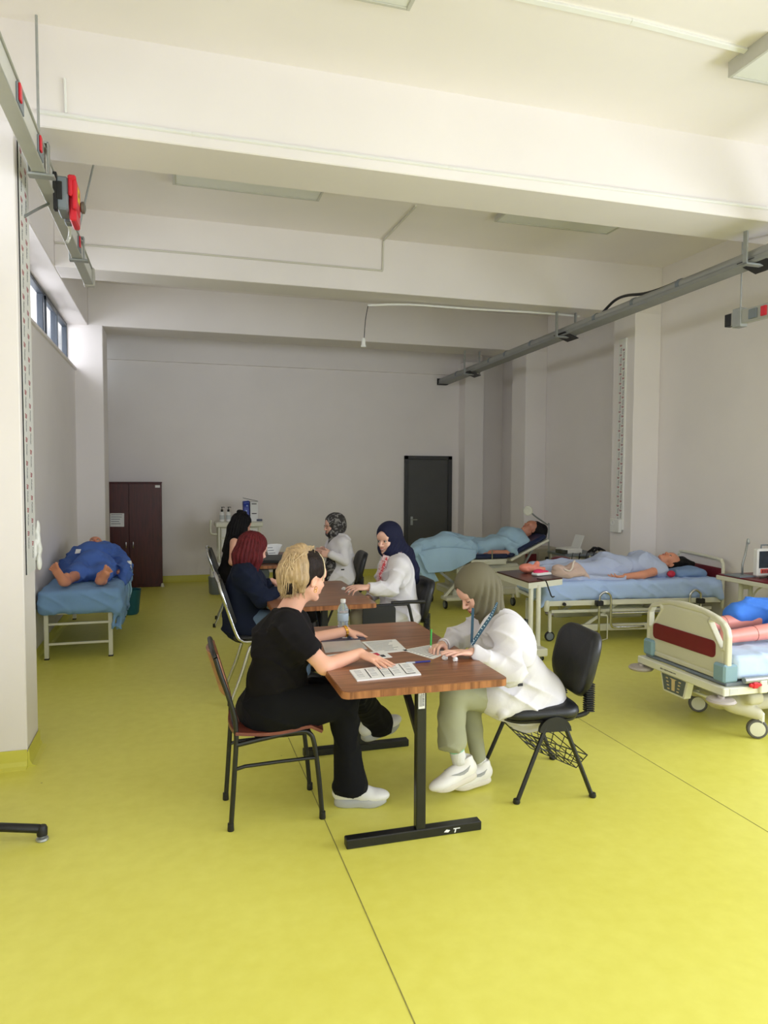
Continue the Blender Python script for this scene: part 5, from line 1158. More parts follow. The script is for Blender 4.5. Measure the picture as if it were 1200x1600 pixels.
for q in 'LR':
    d = nrm(J['w' + q] - J['e' + q]); limb(s, J['s' + q], J['e' + q], J['w' + q] - d * .01, .062, .056, .045, 0, .014); s.cap(J['w' + q] + d * .035, J['w' + q] + d * .11, .045, .06, .004, True)
s.cap(J['hL'], pt(607, 962, 5.18), .118, .10, .04).cap(J['hR'], pt(606, 960, 5.40), .11, .09, .04)
s.cap(J['neck'] + V3(-.05, -.03, .02), J['neck'] + V3(-.1, -.05, .13), .055, .07, .01, True)
cf = ob('white_coat', s.mesh(.0065, folds(.019, 24, 61)), M_COAT, Fp, True)
ob('lanyard', band([pt(605, 871, 5.16), pt(599, 885, 5.135), pt(594, 900, 5.14), pt(593, 912, 5.16)], .02, .003, (-.5, -1, 0)), pattern_mat('red_lanyard', (176, 50, 60), (220, 200, 200), 60), Fp)
ob('shirt_front', band([pt(604, 868, 5.20), pt(599, 882, 5.175), pt(595, 900, 5.18), pt(593, 914, 5.20)], .06, .004, (-.7, -1, 0)), pattern_mat('striped_blouse', (214, 190, 190), (180, 110, 118), 50), Fp)
s = SD(); s.ell(J['pelvis'], (.14, .16, .09), k=.04)
for q in 'LR': s.cap(J['h' + q], J['k' + q], .09, .07, .03).cap(J['k' + q], J['a' + q], .07, .07, .02)
ob('trousers', s.mesh(.008, folds(.006, 28, 63)), mat('beige_trousers', (188, 180, 164), .85, var=.05), Fp, True)
for q in 'LR': shoe(Fp, V3(J['a' + q][0] + .06, J['a' + q][1], 0), V3(J['a' + q][0] - .17, J['a' + q][1], 0), um=M_SNK)
# ------------------------------------------------------------------ practice manikins, beds and the rest of the ward
M_MSK = mat('manikin_skin', (222, 150, 118), .42, var=.04, scale=8); M_MSP = mat('manikin_pink_skin', (226, 146, 134), .4, var=.04, scale=8); M_MSD = mat('manikin_tan_skin', (196, 132, 104), .42, var=.04)
M_SHB1 = mat('blue_bed_sheet', (124, 162, 206), .85, var=.05, scale=4, bump=.15, bscale=30); M_SHL = mat('light_blue_sheet', (176, 200, 240), .85, var=.04, scale=4, bump=.15, bscale=30)
M_GWN = mat('royal_blue_gown', (74, 108, 182), .85, var=.08, scale=4, bump=.15, bscale=30); M_GWP = mat('pale_blue_gown', (184, 194, 220), .85, var=.04, scale=4, bump=.15, bscale=30)
M_TQ = mat('pale_turquoise_sheet', (160, 190, 208), .85, var=.05, scale=4, bump=.15, bscale=30); M_NPAD = mat('navy_vinyl', (24, 38, 72), .4, var=.06)
M_GREYW = mat('grey_rubber', (96, 94, 90), .6, var=.05); M_PBL = mat('bed_blue_plastic', (128, 158, 170), .45, var=.04)
def foot_ops(s, heel, fwd, up, right, k=1.0):
    x = nrm(fwd); z = np.array(up, float); z = nrm(z - x * z.dot(x)); y = np.cross(z, x) * (1 if right else -1)      # y: big-toe side
    h = np.array(heel, float)
    def p(a, b, c): return h + (x * a + y * b + z * c) * k
    s.ell(p(.03, 0, .028), (.036 * k, .030 * k, .030 * k), np.array([x, y, z]).T, .02); s.cap(p(.03, -.008, .025), p(.15, -.012, .018), .026 * k, .024 * k, .02); s.cap(p(.05, .01, .04), p(.165, .018, .022), .027 * k, .023 * k, .02)
    s.cap(p(.045, 0, .05), p(.035, 0, .11), .034 * k, .034 * k, .03)
    for (b, r, l) in ((.030, .0135, .232), (.011, .0095, .228), (-.004, .009, .218), (-.018, .0088, .206), (-.031, .0085, .192)):
        s.cap(p(.165, b * .85, .018), p(l, b * 1.35, .016), r * .95 * k, r * 1.0 * k, .002)
def caster(root, c, r, ang=0.0, m=M_GREYW, hub=M_WHT, w_=.028):
    ax = (math.cos(ang), math.sin(ang), 0); c = np.array(c, float)
    o = ob('caster', MB().lathe([(r * .55, -w_ / 2), (r * .9, -w_ / 2), (r, -w_ * .25), (r, w_ * .25), (r * .9, w_ / 2), (r * .55, w_ / 2)], c, 24, ax).get(), m, root, 40)
    ob('wheel_disc', MB().lathe([(r * .2, -w_ * .62), (r * .72, -w_ * .55), (r * .74, 0), (r * .72, w_ * .55), (r * .2, w_ * .62)], c, 20, ax).get(), hub, o, 40); return o

# ---- examination couch at the left wall
ec = thing('examination_couch', 'white legged examination couch under a blue sheet by the left wall', 'couch', (-.80, 7.65, 0))
x0, x1, y0, y1 = -1.075, -.55, 6.73, 8.55
for (x, y) in ((x0, y0), (x1, y0), (x0, y1), (x1, y1)):
    l = ob('leg', BX((x - .018, y - .018, .006), (x + .018, y + .018, .42), .003), M_WHT, ec); ob('foot_cap', BX((x - .020, y - .020, 0), (x + .020, y + .020, .014), .002), M_BLKP, l)
for z in (.135, .31): ob('cross_rail', BX((x0 + .018, y0 - .009, z - .01), (x1 - .018, y0 + .009, z + .01), .002), M_WHT, ec)
ob('frame', MB().box((x0 - .02, y0 - .02, .395), (x1 + .02, y0 + .02, .425), .003).box((x0 - .02, y1 - .02, .395), (x1 + .02, y1 + .02, .425), .003).box((x0 - .02, y0, .395), (x0 + .02, y1, .425), .003).box((x1 - .02, y0, .395), (x1 + .02, y1, .425), .003).get(), M_WHT, ec)
s = SD(); s.bx((-.80, 7.64, .515), (.325, .955, .092), k=.01, rd=.05)
ob('mattress', s.mesh(.014), M_SHB1, ec, True)
cs = thing('blue_bed_sheet', 'mid blue sheet with a hanging corner draped over the left couch', 'sheet', (-.8, 7.6, .62))
s = SD(); s.bx((-.795, 7.62, .51), (.343, .975, .108), k=.02, rd=.055)
s.bx((-.462, 7.3, .36), (.010, .62, .12), k=.05, rd=.008); s.cap((-.49, 6.68, .44), (-.53, 6.665, .26), .035, .012, .03); s.cap((-.46, 6.75, .42), (-.50, 6.70, .22), .04, .010, .03)
ob('sheet', s.mesh(.009, folds(.014, 20, 71)), M_SHB1, cs, True)
mk = thing('manikin', 'practice manikin in a blue gown on the left couch, soles to the viewer', 'manikin', (-.8, 7.7, .62))
J = dict(head=P(149, 853, 8.30), neck=P(149, 866, 8.12), chest=P(148, 873, 7.86), belly=P(147, 884, 7.6), pelvis=P(146, 890, 7.42), fat=1.05,
         sR=P(122, 868, 7.98), sL=P(177, 866, 7.98), eR=P(107, 886, 7.7), eL=P(190, 884, 7.7), wR=P(112, 902, 7.35), wL=P(186, 899, 7.4), hR=P(133, 892, 7.40), hL=P(158, 892, 7.40), kR=P(118, 899, 7.1), kL=P(163, 897, 7.12), aR=P(104, 908, 6.86), aL=P(160, 907, 6.88))
for q in J:
    if q in ('kR', 'kL', 'wR', 'wL'): J[q][2] = max(J[q][2], .66)
MM = frame((0, -.42, 1), (0, 1, .42)); s = SD(); torso_ops(s, J, -.02); head_ops(s, J['head'], MM, .98); s.cap(J['head'] + MM @ V3(-.022, 0, -.065), J['neck'], .05, .055, .03)
for q in 'LR':
    limb(s, J['s' + q], J['e' + q], J['w' + q], .045, .036, .028); s.cap(J['h' + q], J['k' + q], .075, .052, .03).cap(J['k' + q], J['a' + q], .050, .036, .02)
h = P(99, 913, 6.74); t = P(80, 883, 6.66); h[2] = .635; foot_ops(s, h, t - h, (.5, 1.2, .0), True, 1.0); s.cap(h + V3(.02, .05, .03), J['aR'], .034, .038, .03)
h = P(154, 914, 6.76); t = P(173, 886, 6.66); h[2] = .635; foot_ops(s, h, t - h, (-.4, 1.2, .1), False, .92); s.cap(h + V3(0, .05, .03), J['aL'], .034, .038, .03)
ob('body', s.mesh(.0052), M_MSK, mk, True); face_parts(mk, J['head'], MM, .98)
s = SD(); torso_ops(s, J, .035, .06)
for q, sg in (('R', -1), ('L', 1)):
    limb(s, J['s' + q], J['e' + q], J['w' + q] + V3(0, .1, 0), .085, .08, .07, 0, .05); s.cap(J['h' + q], J['k' + q] + V3(0, .04, .01), .115, .09, .05)
s.cap(J['hR'], J['hL'], .12, .12, .05); s.cap(J['kR'] + V3(0, .05, 0), J['kL'] + V3(0, .05, 0), .05, .05, .06)
s.cap(J['eL'], P(198, 903, 7.35), .08, .05, .05); s.cap(P(196, 890, 7.4), P(190, 915, 7.2), .05, .03, .05)
s.cap(J['neck'] + V3(0, .10, .05), J['neck'] + V3(0, .25, .1), .08, .1, .02, True)
gw = ob('gown', s.mesh(.008, folds(.019, 20, 73)), M_GWN, mk, True)
ob('tag', MB().prism([P(117, 865, 7.62), P(125, 864, 7.62), P(127, 858, 7.66), P(119, 858, 7.66)], (0, -.012, 0)).get(), M_PAPER, mk)
s = SD(); c = J['head']; s.ell(c + MM @ V3(-.03, 0, .04), (.095, .088, .095), MM); s.ell(c + MM @ V3(.115, 0, -.02), (.08, .075, .105), MM, .01, True); s.ell(c + V3(.09, .0, -.03), (.05, .07, .06)); s.ell(c + V3(-.09, .0, -.03), (.05, .07, .06))
ob('hair', s.mesh(.006, folds(.004, 90, 4)), hair_mat('brown_hair', (88, 62, 48), .3), mk, True)
dr = thing('drip_set', 'clear drip tubes and white clip hanging at the right edge of the left couch', 'medical tubing', P(196, 905, 7.4))
ob('clip', MB().lathe([(.018, -.05), (.026, -.03), (.02, 0), (.026, .03), (.02, .05)], P(202, 884, 7.6), 10).get(), M_PVC, dr, 40)
for i, (u, v) in enumerate(((195, 935), (199, 938), (203, 930), (192, 930))): ob('tube', TB([P(199 - i, 888, 7.55), P(197 + i * 2, 905, 7.5), P(u + 2, 920, 7.5), P(u, v, 7.5)], .010, 6, 3), mat('pale_blue_plastic', (150, 186, 204), .4), dr, True)
b0 = G(199, 940, 0); b0 = np.array([-.50, 8.72, 0]); tb_ = thing('waste_bin', 'small teal bin beside the wardrobe behind the left couch', 'bin', b0)
ob('bin', MB().lathe([(.085, 0), (.10, .02), (.125, .28), (.13, .29), (.118, .285), (.10, .05)], b0, 20).get(), mat('teal_plastic', (24, 92, 104), .5), tb_, 50)

# ---- middle hospital bed (local: x foot to head, y near to far)
def W3(o, ang):
    a = math.radians(ang); R_ = np.array([[math.cos(a), -math.sin(a), 0], [math.sin(a), math.cos(a), 0], [0, 0, 1]]); o = np.array(o, float)
    return (lambda p: R_ @ np.array(p, float) + o), (lambda p: R_.T @ (np.array(p, float) - o)), R_
O3, A3 = (3.42, 6.10, 0), -7.8
w3, l3, R3 = W3(O3, A3)
hb = thing('hospital_bed', 'cream hospital bed with light blue sheet in front of the right pillar', 'bed', (0, 0, 0))
L3, W_3 = 1.86, .84
fr = MB()
for y in (.0, W_3 - .03): fr.box((0.02, y, .365), (L3, y + .03, .415), .004)
for x in (.02, .62, 1.25, L3 - .04): fr.box((x, .03, .375), (x + .035, W_3 - .03, .405), .003)
ob('frame', fr.get(), M_WHT, hb)
for x, y in ((.03, .012), (.03, W_3 - .012)): ob('corner_cap', MB().lathe([(.022, -.075), (.026, -.06), (.03, -.01), (.03, .025), (.024, .035)], (x, y, .39), 12).get(), M_WHT, hb, 40)
ob('rail_knob', MB().lathe([(.014, 0), (.018, .01), (.016, .028)], (.20, 0, .385), 10, (0, -1, 0)).get(), M_BLKP, hb, 40)
for y in (.05, W_3 - .09): ob('lower_rail', BX((.42, y, .10), (1.80, y + .04, .165), .004), M_WHT, hb)
for y in (.07, W_3 - .07): ob('mid_rail', BX((.10, y - .012, .285), (1.80, y + .012, .315), .003), M_WHT, hb)
for x in (.45, 1.35):
    for y in (.10, W_3 - .10): ob('lift_arm', MB().beam((x, y, .14), (x + .35, y, .36), .025, .03, bev=.003).get(), M_WHT, hb)
ob('motor', BX((.7, .3, .17), (1.2, .5, .30), .02), M_WHT, hb)
for x in (.10, 1.72):
    for y in (.10, W_3 - .10):
        ob('caster_post', BX((x - .014, y - .014, .09), (x + .014, y + .014, .30), .003), M_WHT, hb); caster(hb, (x, y, .05), .05, math.radians(90), M_BLKP, M_GREY, .024)
for xr, flip in ((.55, 1), (1.62, -1)):
    pts_ = [(xr, -.035, .08), (xr, -.035, .42), (xr + .015 * flip, -.035, .475), (xr + .06 * flip, -.035, .50), (xr + .105 * flip, -.035, .475), (xr + .12 * flip, -.035, .42), (xr + .12 * flip, -.035, .22), (xr + .135 * flip, -.035, .165), (xr + .18 * flip, -.035, .15)]
    ob('side_rail', TB(pts_ + [(xr + .47 * flip, -.035, .15)], .012, 8, 3), M_CHROME, hb, True)
    ob('rail_clamp', BX((xr - .035, -.06, .365), (xr + .035, .0, .415), .006), M_BLKP, hb)
ob('side_rail', TB([(.67, -.035, .29), (1.50, -.035, .29)], .010, 8), M_CHROME, hb, True)
ob('side_rail', TB([(.56, -.03, .27), (.63, -.03, .27), (.64, -.03, .25), (.64, -.03, .04), (.57, -.03, .02)], .006, 6), M_WHT, hb, True)
hbp = [(L3 + .03, .02, .30), (L3 + .03, .02, .70), (L3 + .03, .045, .765), (L3 + .03, .11, .79), (L3 + .03, W_3 - .11, .80), (L3 + .03, W_3 - .045, .775), (L3 + .03, W_3 - .02, .71), (L3 + .03, W_3 - .02, .30)]
hd = ob('headboard', TB(hbp, .017, 10, 3), M_WHT, hb, True); ob('headboard_panel', BX((L3 + .02, .04, .56), (L3 + .04, W_3 - .04, .70), .004), M_MAROON, hd); ob('headboard_panel', BX((L3 + .022, .04, .38), (L3 + .038, W_3 - .04, .55), .004), M_WHT, hd)
s = SD(); s.bx((.95, .43, .505), (.92, .405, .085), k=.02, rd=.05); ob('mattress', s.mesh(.014), M_SHL, hb, True)
place(hb, O3, A3)
sh = thing('light_blue_sheet', 'light blue fitted sheet rumpled over the middle bed', 'sheet', (0, 0, 0))
s = SD(); s.bx((.95, .43, .505), (.945, .43, .10), k=.03, rd=.055); s.cap((.06, .03, .50), (-.02, .02, .36), .06, .02, .05); s.cap((.02, .2, .5), (-.02, .25, .38), .06, .02, .05); s.cap((1.80, .0, .52), (1.84, -.03, .42), .06, .03, .04)
ob('sheet', s.mesh(.009, folds(.015, 18, 81)), M_SHL, sh, True); place(sh, O3, A3)
pl = thing('pillow', 'blue pillow beneath the dark hair on the middle bed', 'pillow', w3((1.64, .40, .64)))
s = SD(); s.ell((0, 0, .0), (.20, .27, .060), k=.02); s.bx((0, 0, 0), (.16, .24, .035), k=.05, rd=.03)
ob('pillowcase', (lambda VF: (VF[0] @ R3.T + w3((1.64, .38, .635)), VF[1]))(s.mesh(.008, folds(.008, 26, 5))), mat('pillow_blue', (130, 158, 200), .85, var=.05, bump=.15, bscale=30), pl, True)
mk = thing('manikin', 'practice manikin in a pale blue gown lying on the middle bed', 'manikin', w3((.9, .4, .6)))
l = lambda x, y, z: w3((x, y, z))
J = dict(head=l(1.50, .36, .735), neck=l(1.36, .35, .695), chest=l(1.17, .36, .69), belly=l(.96, .37, .68), pelvis=l(.80, .38, .675), fat=.92,
         sR=l(1.30, .54, .675), sL=l(1.30, .19, .675), eR=l(1.08, .62, .65), eL=l(1.07, .12, .635), wR=l(.86, .60, .64), wL=l(.86, .085, .63), hR=l(.76, .47, .675), hL=l(.76, .30, .675), kR=l(.40, .52, .67), kL=l(.42, .28, .665), aR=l(.10, .56, .645), aL=l(.12, .30, .645))
xd = R3[:, 0]; MM = frame((0.12 * xd[0] - .25 * xd[0], -.25 * xd[1] - .28, 1), xd); s = SD(); torso_ops(s, J, -.015); head_ops(s, J['head'], MM, 1.0); s.cap(J['head'] + MM @ V3(-.022, 0, -.065), J['neck'], .05, .052, .03)
for q in 'LR':
    limb(s, J['s' + q], J['e' + q], J['w' + q], .046, .040, .028); hand_ops(s, J['w' + q], nrm(J['w' + q] - J['e' + q]), (0, .35 if q == 'L' else -.35, 1) if True else None, q == 'L', (.25, .3, .35, .4), .3, .95); s.cap(J['h' + q], J['k' + q], .075, .055, .03).cap(J['k' + q], J['a' + q], .05, .036, .02)
ob('body', s.mesh(.0052), M_MSK, mk, True); face_parts(mk, J['head'], MM, 1.0)
ob('arm_joint', MB().lathe([(.042, -.012), (.046, -.01), (.046, .01), (.042, .012)], J['sL'] * .6 + J['eL'] * .4, 14, nrm(J['eL'] - J['sL'])).get(), M_MSK, mk, True)
s = SD(); s.ell(l(1.375, .10, .645), (.045, .03, .035)); ob('shoulder_cover', s.mesh(.006), mat('crimson_plastic', (190, 34, 62), .45), mk, True)
s = SD(); s.ell(J['head'] + MM @ V3(-.045, 0, .035), (.10, .088, .09), MM); s.ell(J['head'] + MM @ V3(.115, 0, -.03), (.09, .08, .105), MM, .01, True); s.chain([J['head'] + MM @ V3(-.02, 0, .10), l(1.66, .38, .72), l(1.78, .38, .70)], [.06, .055, .03], .04)
ob('hair', s.mesh(.006, lambda x, y, z: .004 * np.sin(130 * y + 60 * z)), M_HK, mk, True)
s = SD(); torso_ops(s, J, .030, .05); s.cap(J['hR'], J['hL'], .105, .105, .05); s.cap(J['neck'] + V3(.03, 0, .0), J['neck'] + V3(.2, -.02, .05), .07, .09, .015, True); s.cap(J['sR'], J['eR'], .07, .075, .04)
s.chain([J['hL'], J['kL'], J['aL'] + V3(0, 0, .03)], [.10, .08, .07], .05); s.chain([J['hR'], J['kR'], J['aR'] + V3(0, 0, .03)], [.10, .085, .07], .05); s.bx(l(.45, .40, .615), (.42, .34, .03), R3, .06, .02)
ob('gown', s.mesh(.008, folds(.014, 18, 83)), M_GWP, mk, True)

# beige bag on the bed
bg_ = thing('cloth_bag', 'crumpled beige cloth bag on the foot of the middle bed', 'bag', P(903, 905, 6.15))
s = SD(); c = w3((.28, .10, .675)); s.ell(c, (.17, .09, .055), R3, .03); s.ell(c + V3(.06, .0, .05), (.07, .05, .06), R3, .03); s.ell(c + V3(-.10, 0, .05), (.07, .05, .035), R3, .03); s.cap(c + V3(.10, -.03, .03), c + V3(.20, -.06, -.045), .045, .02, .03)
ob('bag', s.mesh(.006, folds(.013, 30, 91)), mat('beige_fabric', (206, 178, 164), .85, var=.08, bump=.15), bg_, True)
ob('handle', TB([c + V3(-.08, -.06, .05), c + V3(-.04, -.08, .03), c + V3(.0, -.07, .05), c + V3(.03, -.05, .11), c + V3(.05, -.04, .12)], .009, 8, 4), mat('cream_ribbon', (226, 212, 196), .7), bg_, True)

# ---- overbed table and the things on it
ot = thing('overbed_table', 'white overbed table with dark brown top behind the green scarf woman', 'table', (3.05, 5.8, 0))
zt = .70; q4 = [(2.99, 6.25, 0), (2.97, 5.57, 0), (3.39, 5.72, 0), (3.37, 6.35, 0)]
ob('tabletop', MB().prism([(p[0], p[1], zt - .012) for p in q4], (0, 0, .012)).get(), mat('dark_brown_laminate', (76, 40, 36), .3, var=.1), ot)
ob('rim', MB().prism([(p[0], p[1], zt - .065) for p in q4], (0, 0, .052)).get(), M_WHT, ot)
for x in (3.02, 3.095): ob('post', MB().tube([(x, 5.62, .10), (x, 5.62, .66)], .021, 12).lathe([(.025, .10), (.025, .13)], (x, 5.62, 0), 12).get(), M_WHT, ot, 40)
ob('base', MB().box((2.99, 5.50, .045), (3.13, 5.70, .115), .008).box((2.99, 5.6, .05), (3.04, 6.35, .09), .006).get(), M_WHT, ot)
for (x, y) in ((3.02, 5.55), (3.10, 5.55), (3.015, 6.3)): caster(ot, (x, y, .024), .024, 0, M_BLKP, M_GREY, .016)
tag(ob('power_lead', TB([(3.10, 5.66, .708), (3.12, 5.60, .708), PX(853, 908, 3.10), PX(858, 922, 3.06), PX(862, 932, 3.06), PX(866, 932, 3.06)], .006, 6, 4), M_BLKP), 'black lead with plug hanging off the overbed table edge', 'cable')
sv = thing('training_model', 'salmon coloured rubber practice model on the overbed table', 'medical model', P(828, 890, 5.95))
c = G(829, 895, .70); s = SD(); s.ell(c + V3(-.03, .02, .045), (.075, .06, .045), k=.02); s.cap(c + V3(.04, .02, .03), c + V3(.07, .0, .085), .03, .022, .02); s.cap(c + V3(.08, .02, .03), c + V3(.15, .02, .03), .03, .022, .02); s.ell(c + V3(-.04, -.05, .04), (.02, .02, .03), None, .01, True)
ob('model', s.mesh(.005, folds(.008, 50, 2)), mat('salmon_rubber', (232, 140, 116), .5, var=.06), sv, True)
c = G(846, 899, .70); sl = thing('slipper', 'white slipper with hot pink lining on the overbed table', 'slipper', c)
M_ = frame((1, .3, 0)); s = SD(); s.bx(c + V3(0, 0, .016), (.095, .042, .014), M_, .01, .013); ob('sole', s.mesh(.005), M_PVC, sl, True)
s = SD(); s.ell(c + V3(-.03, 0, .034), (.06, .040, .026), M_, .02); s.ell(c + V3(.05, .02, .03), (.035, .03, .014), M_, .02); ob('lining', s.mesh(.005), mat('hot_pink', (226, 46, 96), .6), sl, True)

# ---- far bed with raised back
fbed = thing('hospital_bed', 'far bed with raised navy backrest and pale turquoise sheet near the dark door', 'bed', (3.7, 8.3, 0))
yn, yf = 7.98, 8.62
ob('seat_pad', MB().box((3.45, yn, .60), (3.98, yf, .66), .02).get(), M_NPAD, fbed)
ob('leg_pad', MB().box((2.78, yn + .10, .60), (3.45, yf, .66), .02).get(), M_NPAD, fbed)
bp0, bp1 = np.array([3.98, (yn + yf) / 2, .63]), np.array([4.50, (yn + yf) / 2, .87])
ob('backrest_pad', MB().beam(bp0, bp1, yf - yn, .06, bev=.02).get(), M_NPAD, fbed)
off = V3(.02, 0, -.05); ob('backrest_frame', MB().beam(bp0 + off, bp1 + off, yf - yn + .03, .03, bev=.004).get(), M_WHT, fbed)
ob('frame', MB().box((2.78, yn + .08, .56), (4.0, yf + .015, .60), .004).get(), M_WHT, fbed)
ob('side_panel', MB().box((3.46, yn - .03, .535), (3.93, yn - .012, .60), .006).box((3.50, yn - .04, .57), (3.70, yn - .03, .59), .003).get(), M_WHT, fbed)
ob('pedestal', MB().box((3.35, yn + .06, .20), (4.15, yf - .06, .53), .02).box((3.30, yn + .03, .42), (4.2, yf - .03, .50), .015).box((3.25, yn + .02, .14), (4.2, yf - .02, .24), .02).get(), M_WHT, fbed)
ob('step', MB().box((3.10, yn - .14, .13), (3.5, yn + .06, .17), .008).beam((3.12, yn, .16), (3.35, yn, .40), .03, .03).get(), M_WHT, fbed)
for (x, y) in ((3.17, 8.06), (4.06, 8.02), (3.17, 8.56), (4.06, 8.56)): ob('caster_post', BX((x - .014, y - .014, .10), (x + .014, y + .014, .2), .003), M_WHT, fbed); caster(fbed, (x, y, .055), .055, 0, M_BLKP, M_GREY, .026)
ob('lift_lever', MB().beam((2.95, yn + .1, .57), (3.3, yn + .1, .30), .03, .03).beam((4.35, yn + .05, .74), (4.2, yn + .05, .5), .025, .025).get(), M_STEEL, fbed)
ob('drip_holder', TB([(3.74, yn - .02, .60), (3.74, yn - .02, .71)], .008, 6), M_CHROME, fbed)
mk = thing('manikin', 'practice manikin with black hair propped up on the far bed', 'manikin', (3.8, 8.3, .66))
J = dict(head=P(829, 826, 8.28), neck=P(817, 836, 8.28), chest=P(796, 842, 8.28), belly=P(771, 853, 8.28), pelvis=P(750, 860, 8.28), fat=.9,
         sR=P(815, 838, 8.46), sL=P(818, 848, 8.10), eR=P(792, 852, 8.5), eL=P(795, 864, 8.04), wR=P(772, 856, 8.42), wL=P(773, 863, 8.06), hR=P(748, 860, 8.37), hL=P(746, 863, 8.18), kR=P(702, 848, 8.42), kL=P(700, 852, 8.18), aR=P(662, 860, 8.44), aL=P(659, 862, 8.2))
up_ = nrm(J['head'] - J['neck']); MM = frame((-.55, -.18, .8), (.8, 0, .55)); s = SD(); torso_ops(s, J, -.015); head_ops(s, J['head'], MM, 1.0); s.cap(J['head'] + MM @ V3(-.022, 0, -.065), J['neck'], .05, .052, .03)
for q in 'LR':
    limb(s, J['s' + q], J['e' + q], J['w' + q], .046, .038, .028); hand_ops(s, J['w' + q], (-1, .0 if q == 'L' else -.5, -.1), (0, 1, -.6) if q == 'L' else (0, -.2, -1), q == 'R', (.3, .35, .4, .45), .3, .95); s.cap(J['h' + q], J['k' + q], .072, .055, .03).cap(J['k' + q], J['a' + q], .05, .036, .02)
ob('body', s.mesh(.006), M_MSD, mk, True); face_parts(mk, J['head'], MM, 1.0, closed=True)
s = SD(); s.ell(J['head'] + MM @ V3(-.05, 0, .04), (.10, .09, .095), MM); s.ell(J['head'] + MM @ V3(.115, 0, -.03), (.09, .08, .105), MM, .01, True); s.chain([J['head'] + MM @ V3(-.03, 0, .08), P(846, 828, 8.28), P(849, 838, 8.2)], [.07, .07, .04], .04)
ob('hair', s.mesh(.007, lambda x, y, z: .004 * np.sin(110 * y + 50 * x)), M_HK, mk, True)
s = SD(); torso_ops(s, J, .035, .05); s.chain([P(812, 850, 8.07), P(800, 858, 8.03), P(807, 865, 8.0)], [.05, .05, .02], .06); s.cap(J['sR'], J['eR'], .075, .07, .04); s.chain([P(790, 846, 8.12), P(770, 850, 8.12), P(752, 855, 8.12)], [.05, .05, .05], .09)
s.cap(J['neck'] + up_ * .05, J['neck'] + up_ * .2, .08, .1, .015, True)
ob('gown', s.mesh(.009, folds(.013, 20, 95)), M_TQ, mk, True)
st_ = thing('turquoise_sheet', 'pale turquoise sheet hanging from the foot half of the far bed', 'sheet', (3.1, 8.1, .7))
s = SD()
s.chain([P(655, 858, 8.2), P(695, 850, 8.16), P(735, 856, 8.14)], [.10, .11, .10], .08); s.chain([P(655, 856, 8.42), P(695, 847, 8.42), P(738, 850, 8.40)], [.09, .11, .10], .08)
s.chain([P(650, 860, 8.3), P(650, 862, 8.1)], [.08, .07], .06)
ob('sheet', s.mesh(.009, folds(.012, 18, 97)), M_TQ, st_, True)

def drape(tops, bots, nu, nv, amp, nf, seed=0, th=.006):
    T_ = [np.array(p, float) for p in tops]; B2 = [np.array(p, float) for p in bots]; ph = np.random.RandomState(seed).rand(4) * 6.28
    def lerp(L_, s_):
        k_ = s_ * (len(L_) - 1); i_ = min(int(k_), len(L_) - 2); f_ = k_ - i_; return L_[i_] * (1 - f_) + L_[i_ + 1] * f_
    def fn(s_, t_):
        a_, b_ = lerp(T_, s_), lerp(B2, s_); p_ = a_ * (1 - t_) + b_ * t_
        w_ = math.sin(nf * s_ + ph[0] + 1.3 * t_) * .6 + math.sin(nf * 2.3 * s_ + ph[1] - 2 * t_) * .3 + .3 * math.sin(nf * .6 * s_ + 5 * t_ + ph[2])
        return p_ + V3(0, -amp * (t_ ** .7) * (1 + w_), 0)
    return sheet(fn, nu, nv, th)
ob('hanging_side', drape([P(652, 862, 8.06), P(690, 855, 8.03), P(720, 856, 8.02), P(744, 860, 8.03)], [P(662, 884, 7.95), P(668, 895, 7.95), P(700, 892, 7.95), P(722, 884, 7.95), P(742, 872, 7.96)], 60, 24, .03, 9, 1), M_TQ, st_, True)
ob('hanging_end', drape([P(646, 860, 8.5), P(643, 860, 8.3), P(646, 861, 8.1), P(662, 866, 8.0)], [P(650, 905, 8.4), P(652, 912, 8.2), P(662, 912, 7.98), P(686, 908, 7.96)], 40, 24, .02, 14, 2), M_TQ, st_, True)

# ---- exam lamp, drawer cabinet, equipment trolley, stool behind the middle bed
lm = thing('examination_lamp', 'round examination lamp on a thin bent pole behind the far bed', 'lamp', (4.62, 8.45, 0))
px_ = P(857, 860, 8.45)[0]
ob('pole', TB([(px_, 8.45, .05), (px_, 8.45, P(857, 826, 8.45)[2]), P(855, 820, 8.45), P(838, 808, 8.42), P(832, 803, 8.4)], .011, 8, 4), M_STEEL, lm, True)
c = P(825, 798, 8.36); nv = nrm((-.5, -1, -.15)); ob('lamp_ring', MB().lathe([(.045, -.02), (.062, -.015), (.066, .0), (.062, .015), (.050, .018), (.045, .012)], c, 20, nv).get(), M_WHT, lm, 40)
ob('lens', MB().lathe([(.001, 0), (.046, -.004), (.048, .004), (.001, .008)], c, 18, nv).get(), mat('lamp_glass', (190, 196, 186), .15), lm, 40)
ob('socket', MB().lathe([(.018, 0), (.022, .05), (.016, .07)], c - nv * .01, 10, (.6, .2, -.75)).get(), M_PVC, lm, 40)
for k_ in range(5): ob('base_arm', MB().beam((px_, 8.45, .06), (px_ + .22 * math.cos(k_ * 1.257), 8.45 + .22 * math.sin(k_ * 1.257), .04), .03, .025, bev=.005).get(), M_STEEL, lm)
ob('height_knob', MB().lathe([(.02, 0), (.02, .03)], P(856, 872, 8.43), 8, (-1, 0, 0)).get(), M_BLKP, lm, 40)
a0, a1 = P(819, 858, 9.0), P(877, 858, 9.0)
M_CABB = mat('beige_cabinet', (176, 168, 148), .5, var=.03)
dc = thing('drawer_cabinet', 'beige bedside cabinet with maroon drawer behind the far bed head', 'cabinet', ((a0[0] + a1[0]) / 2, 9.2, 0)); zt = a0[2]
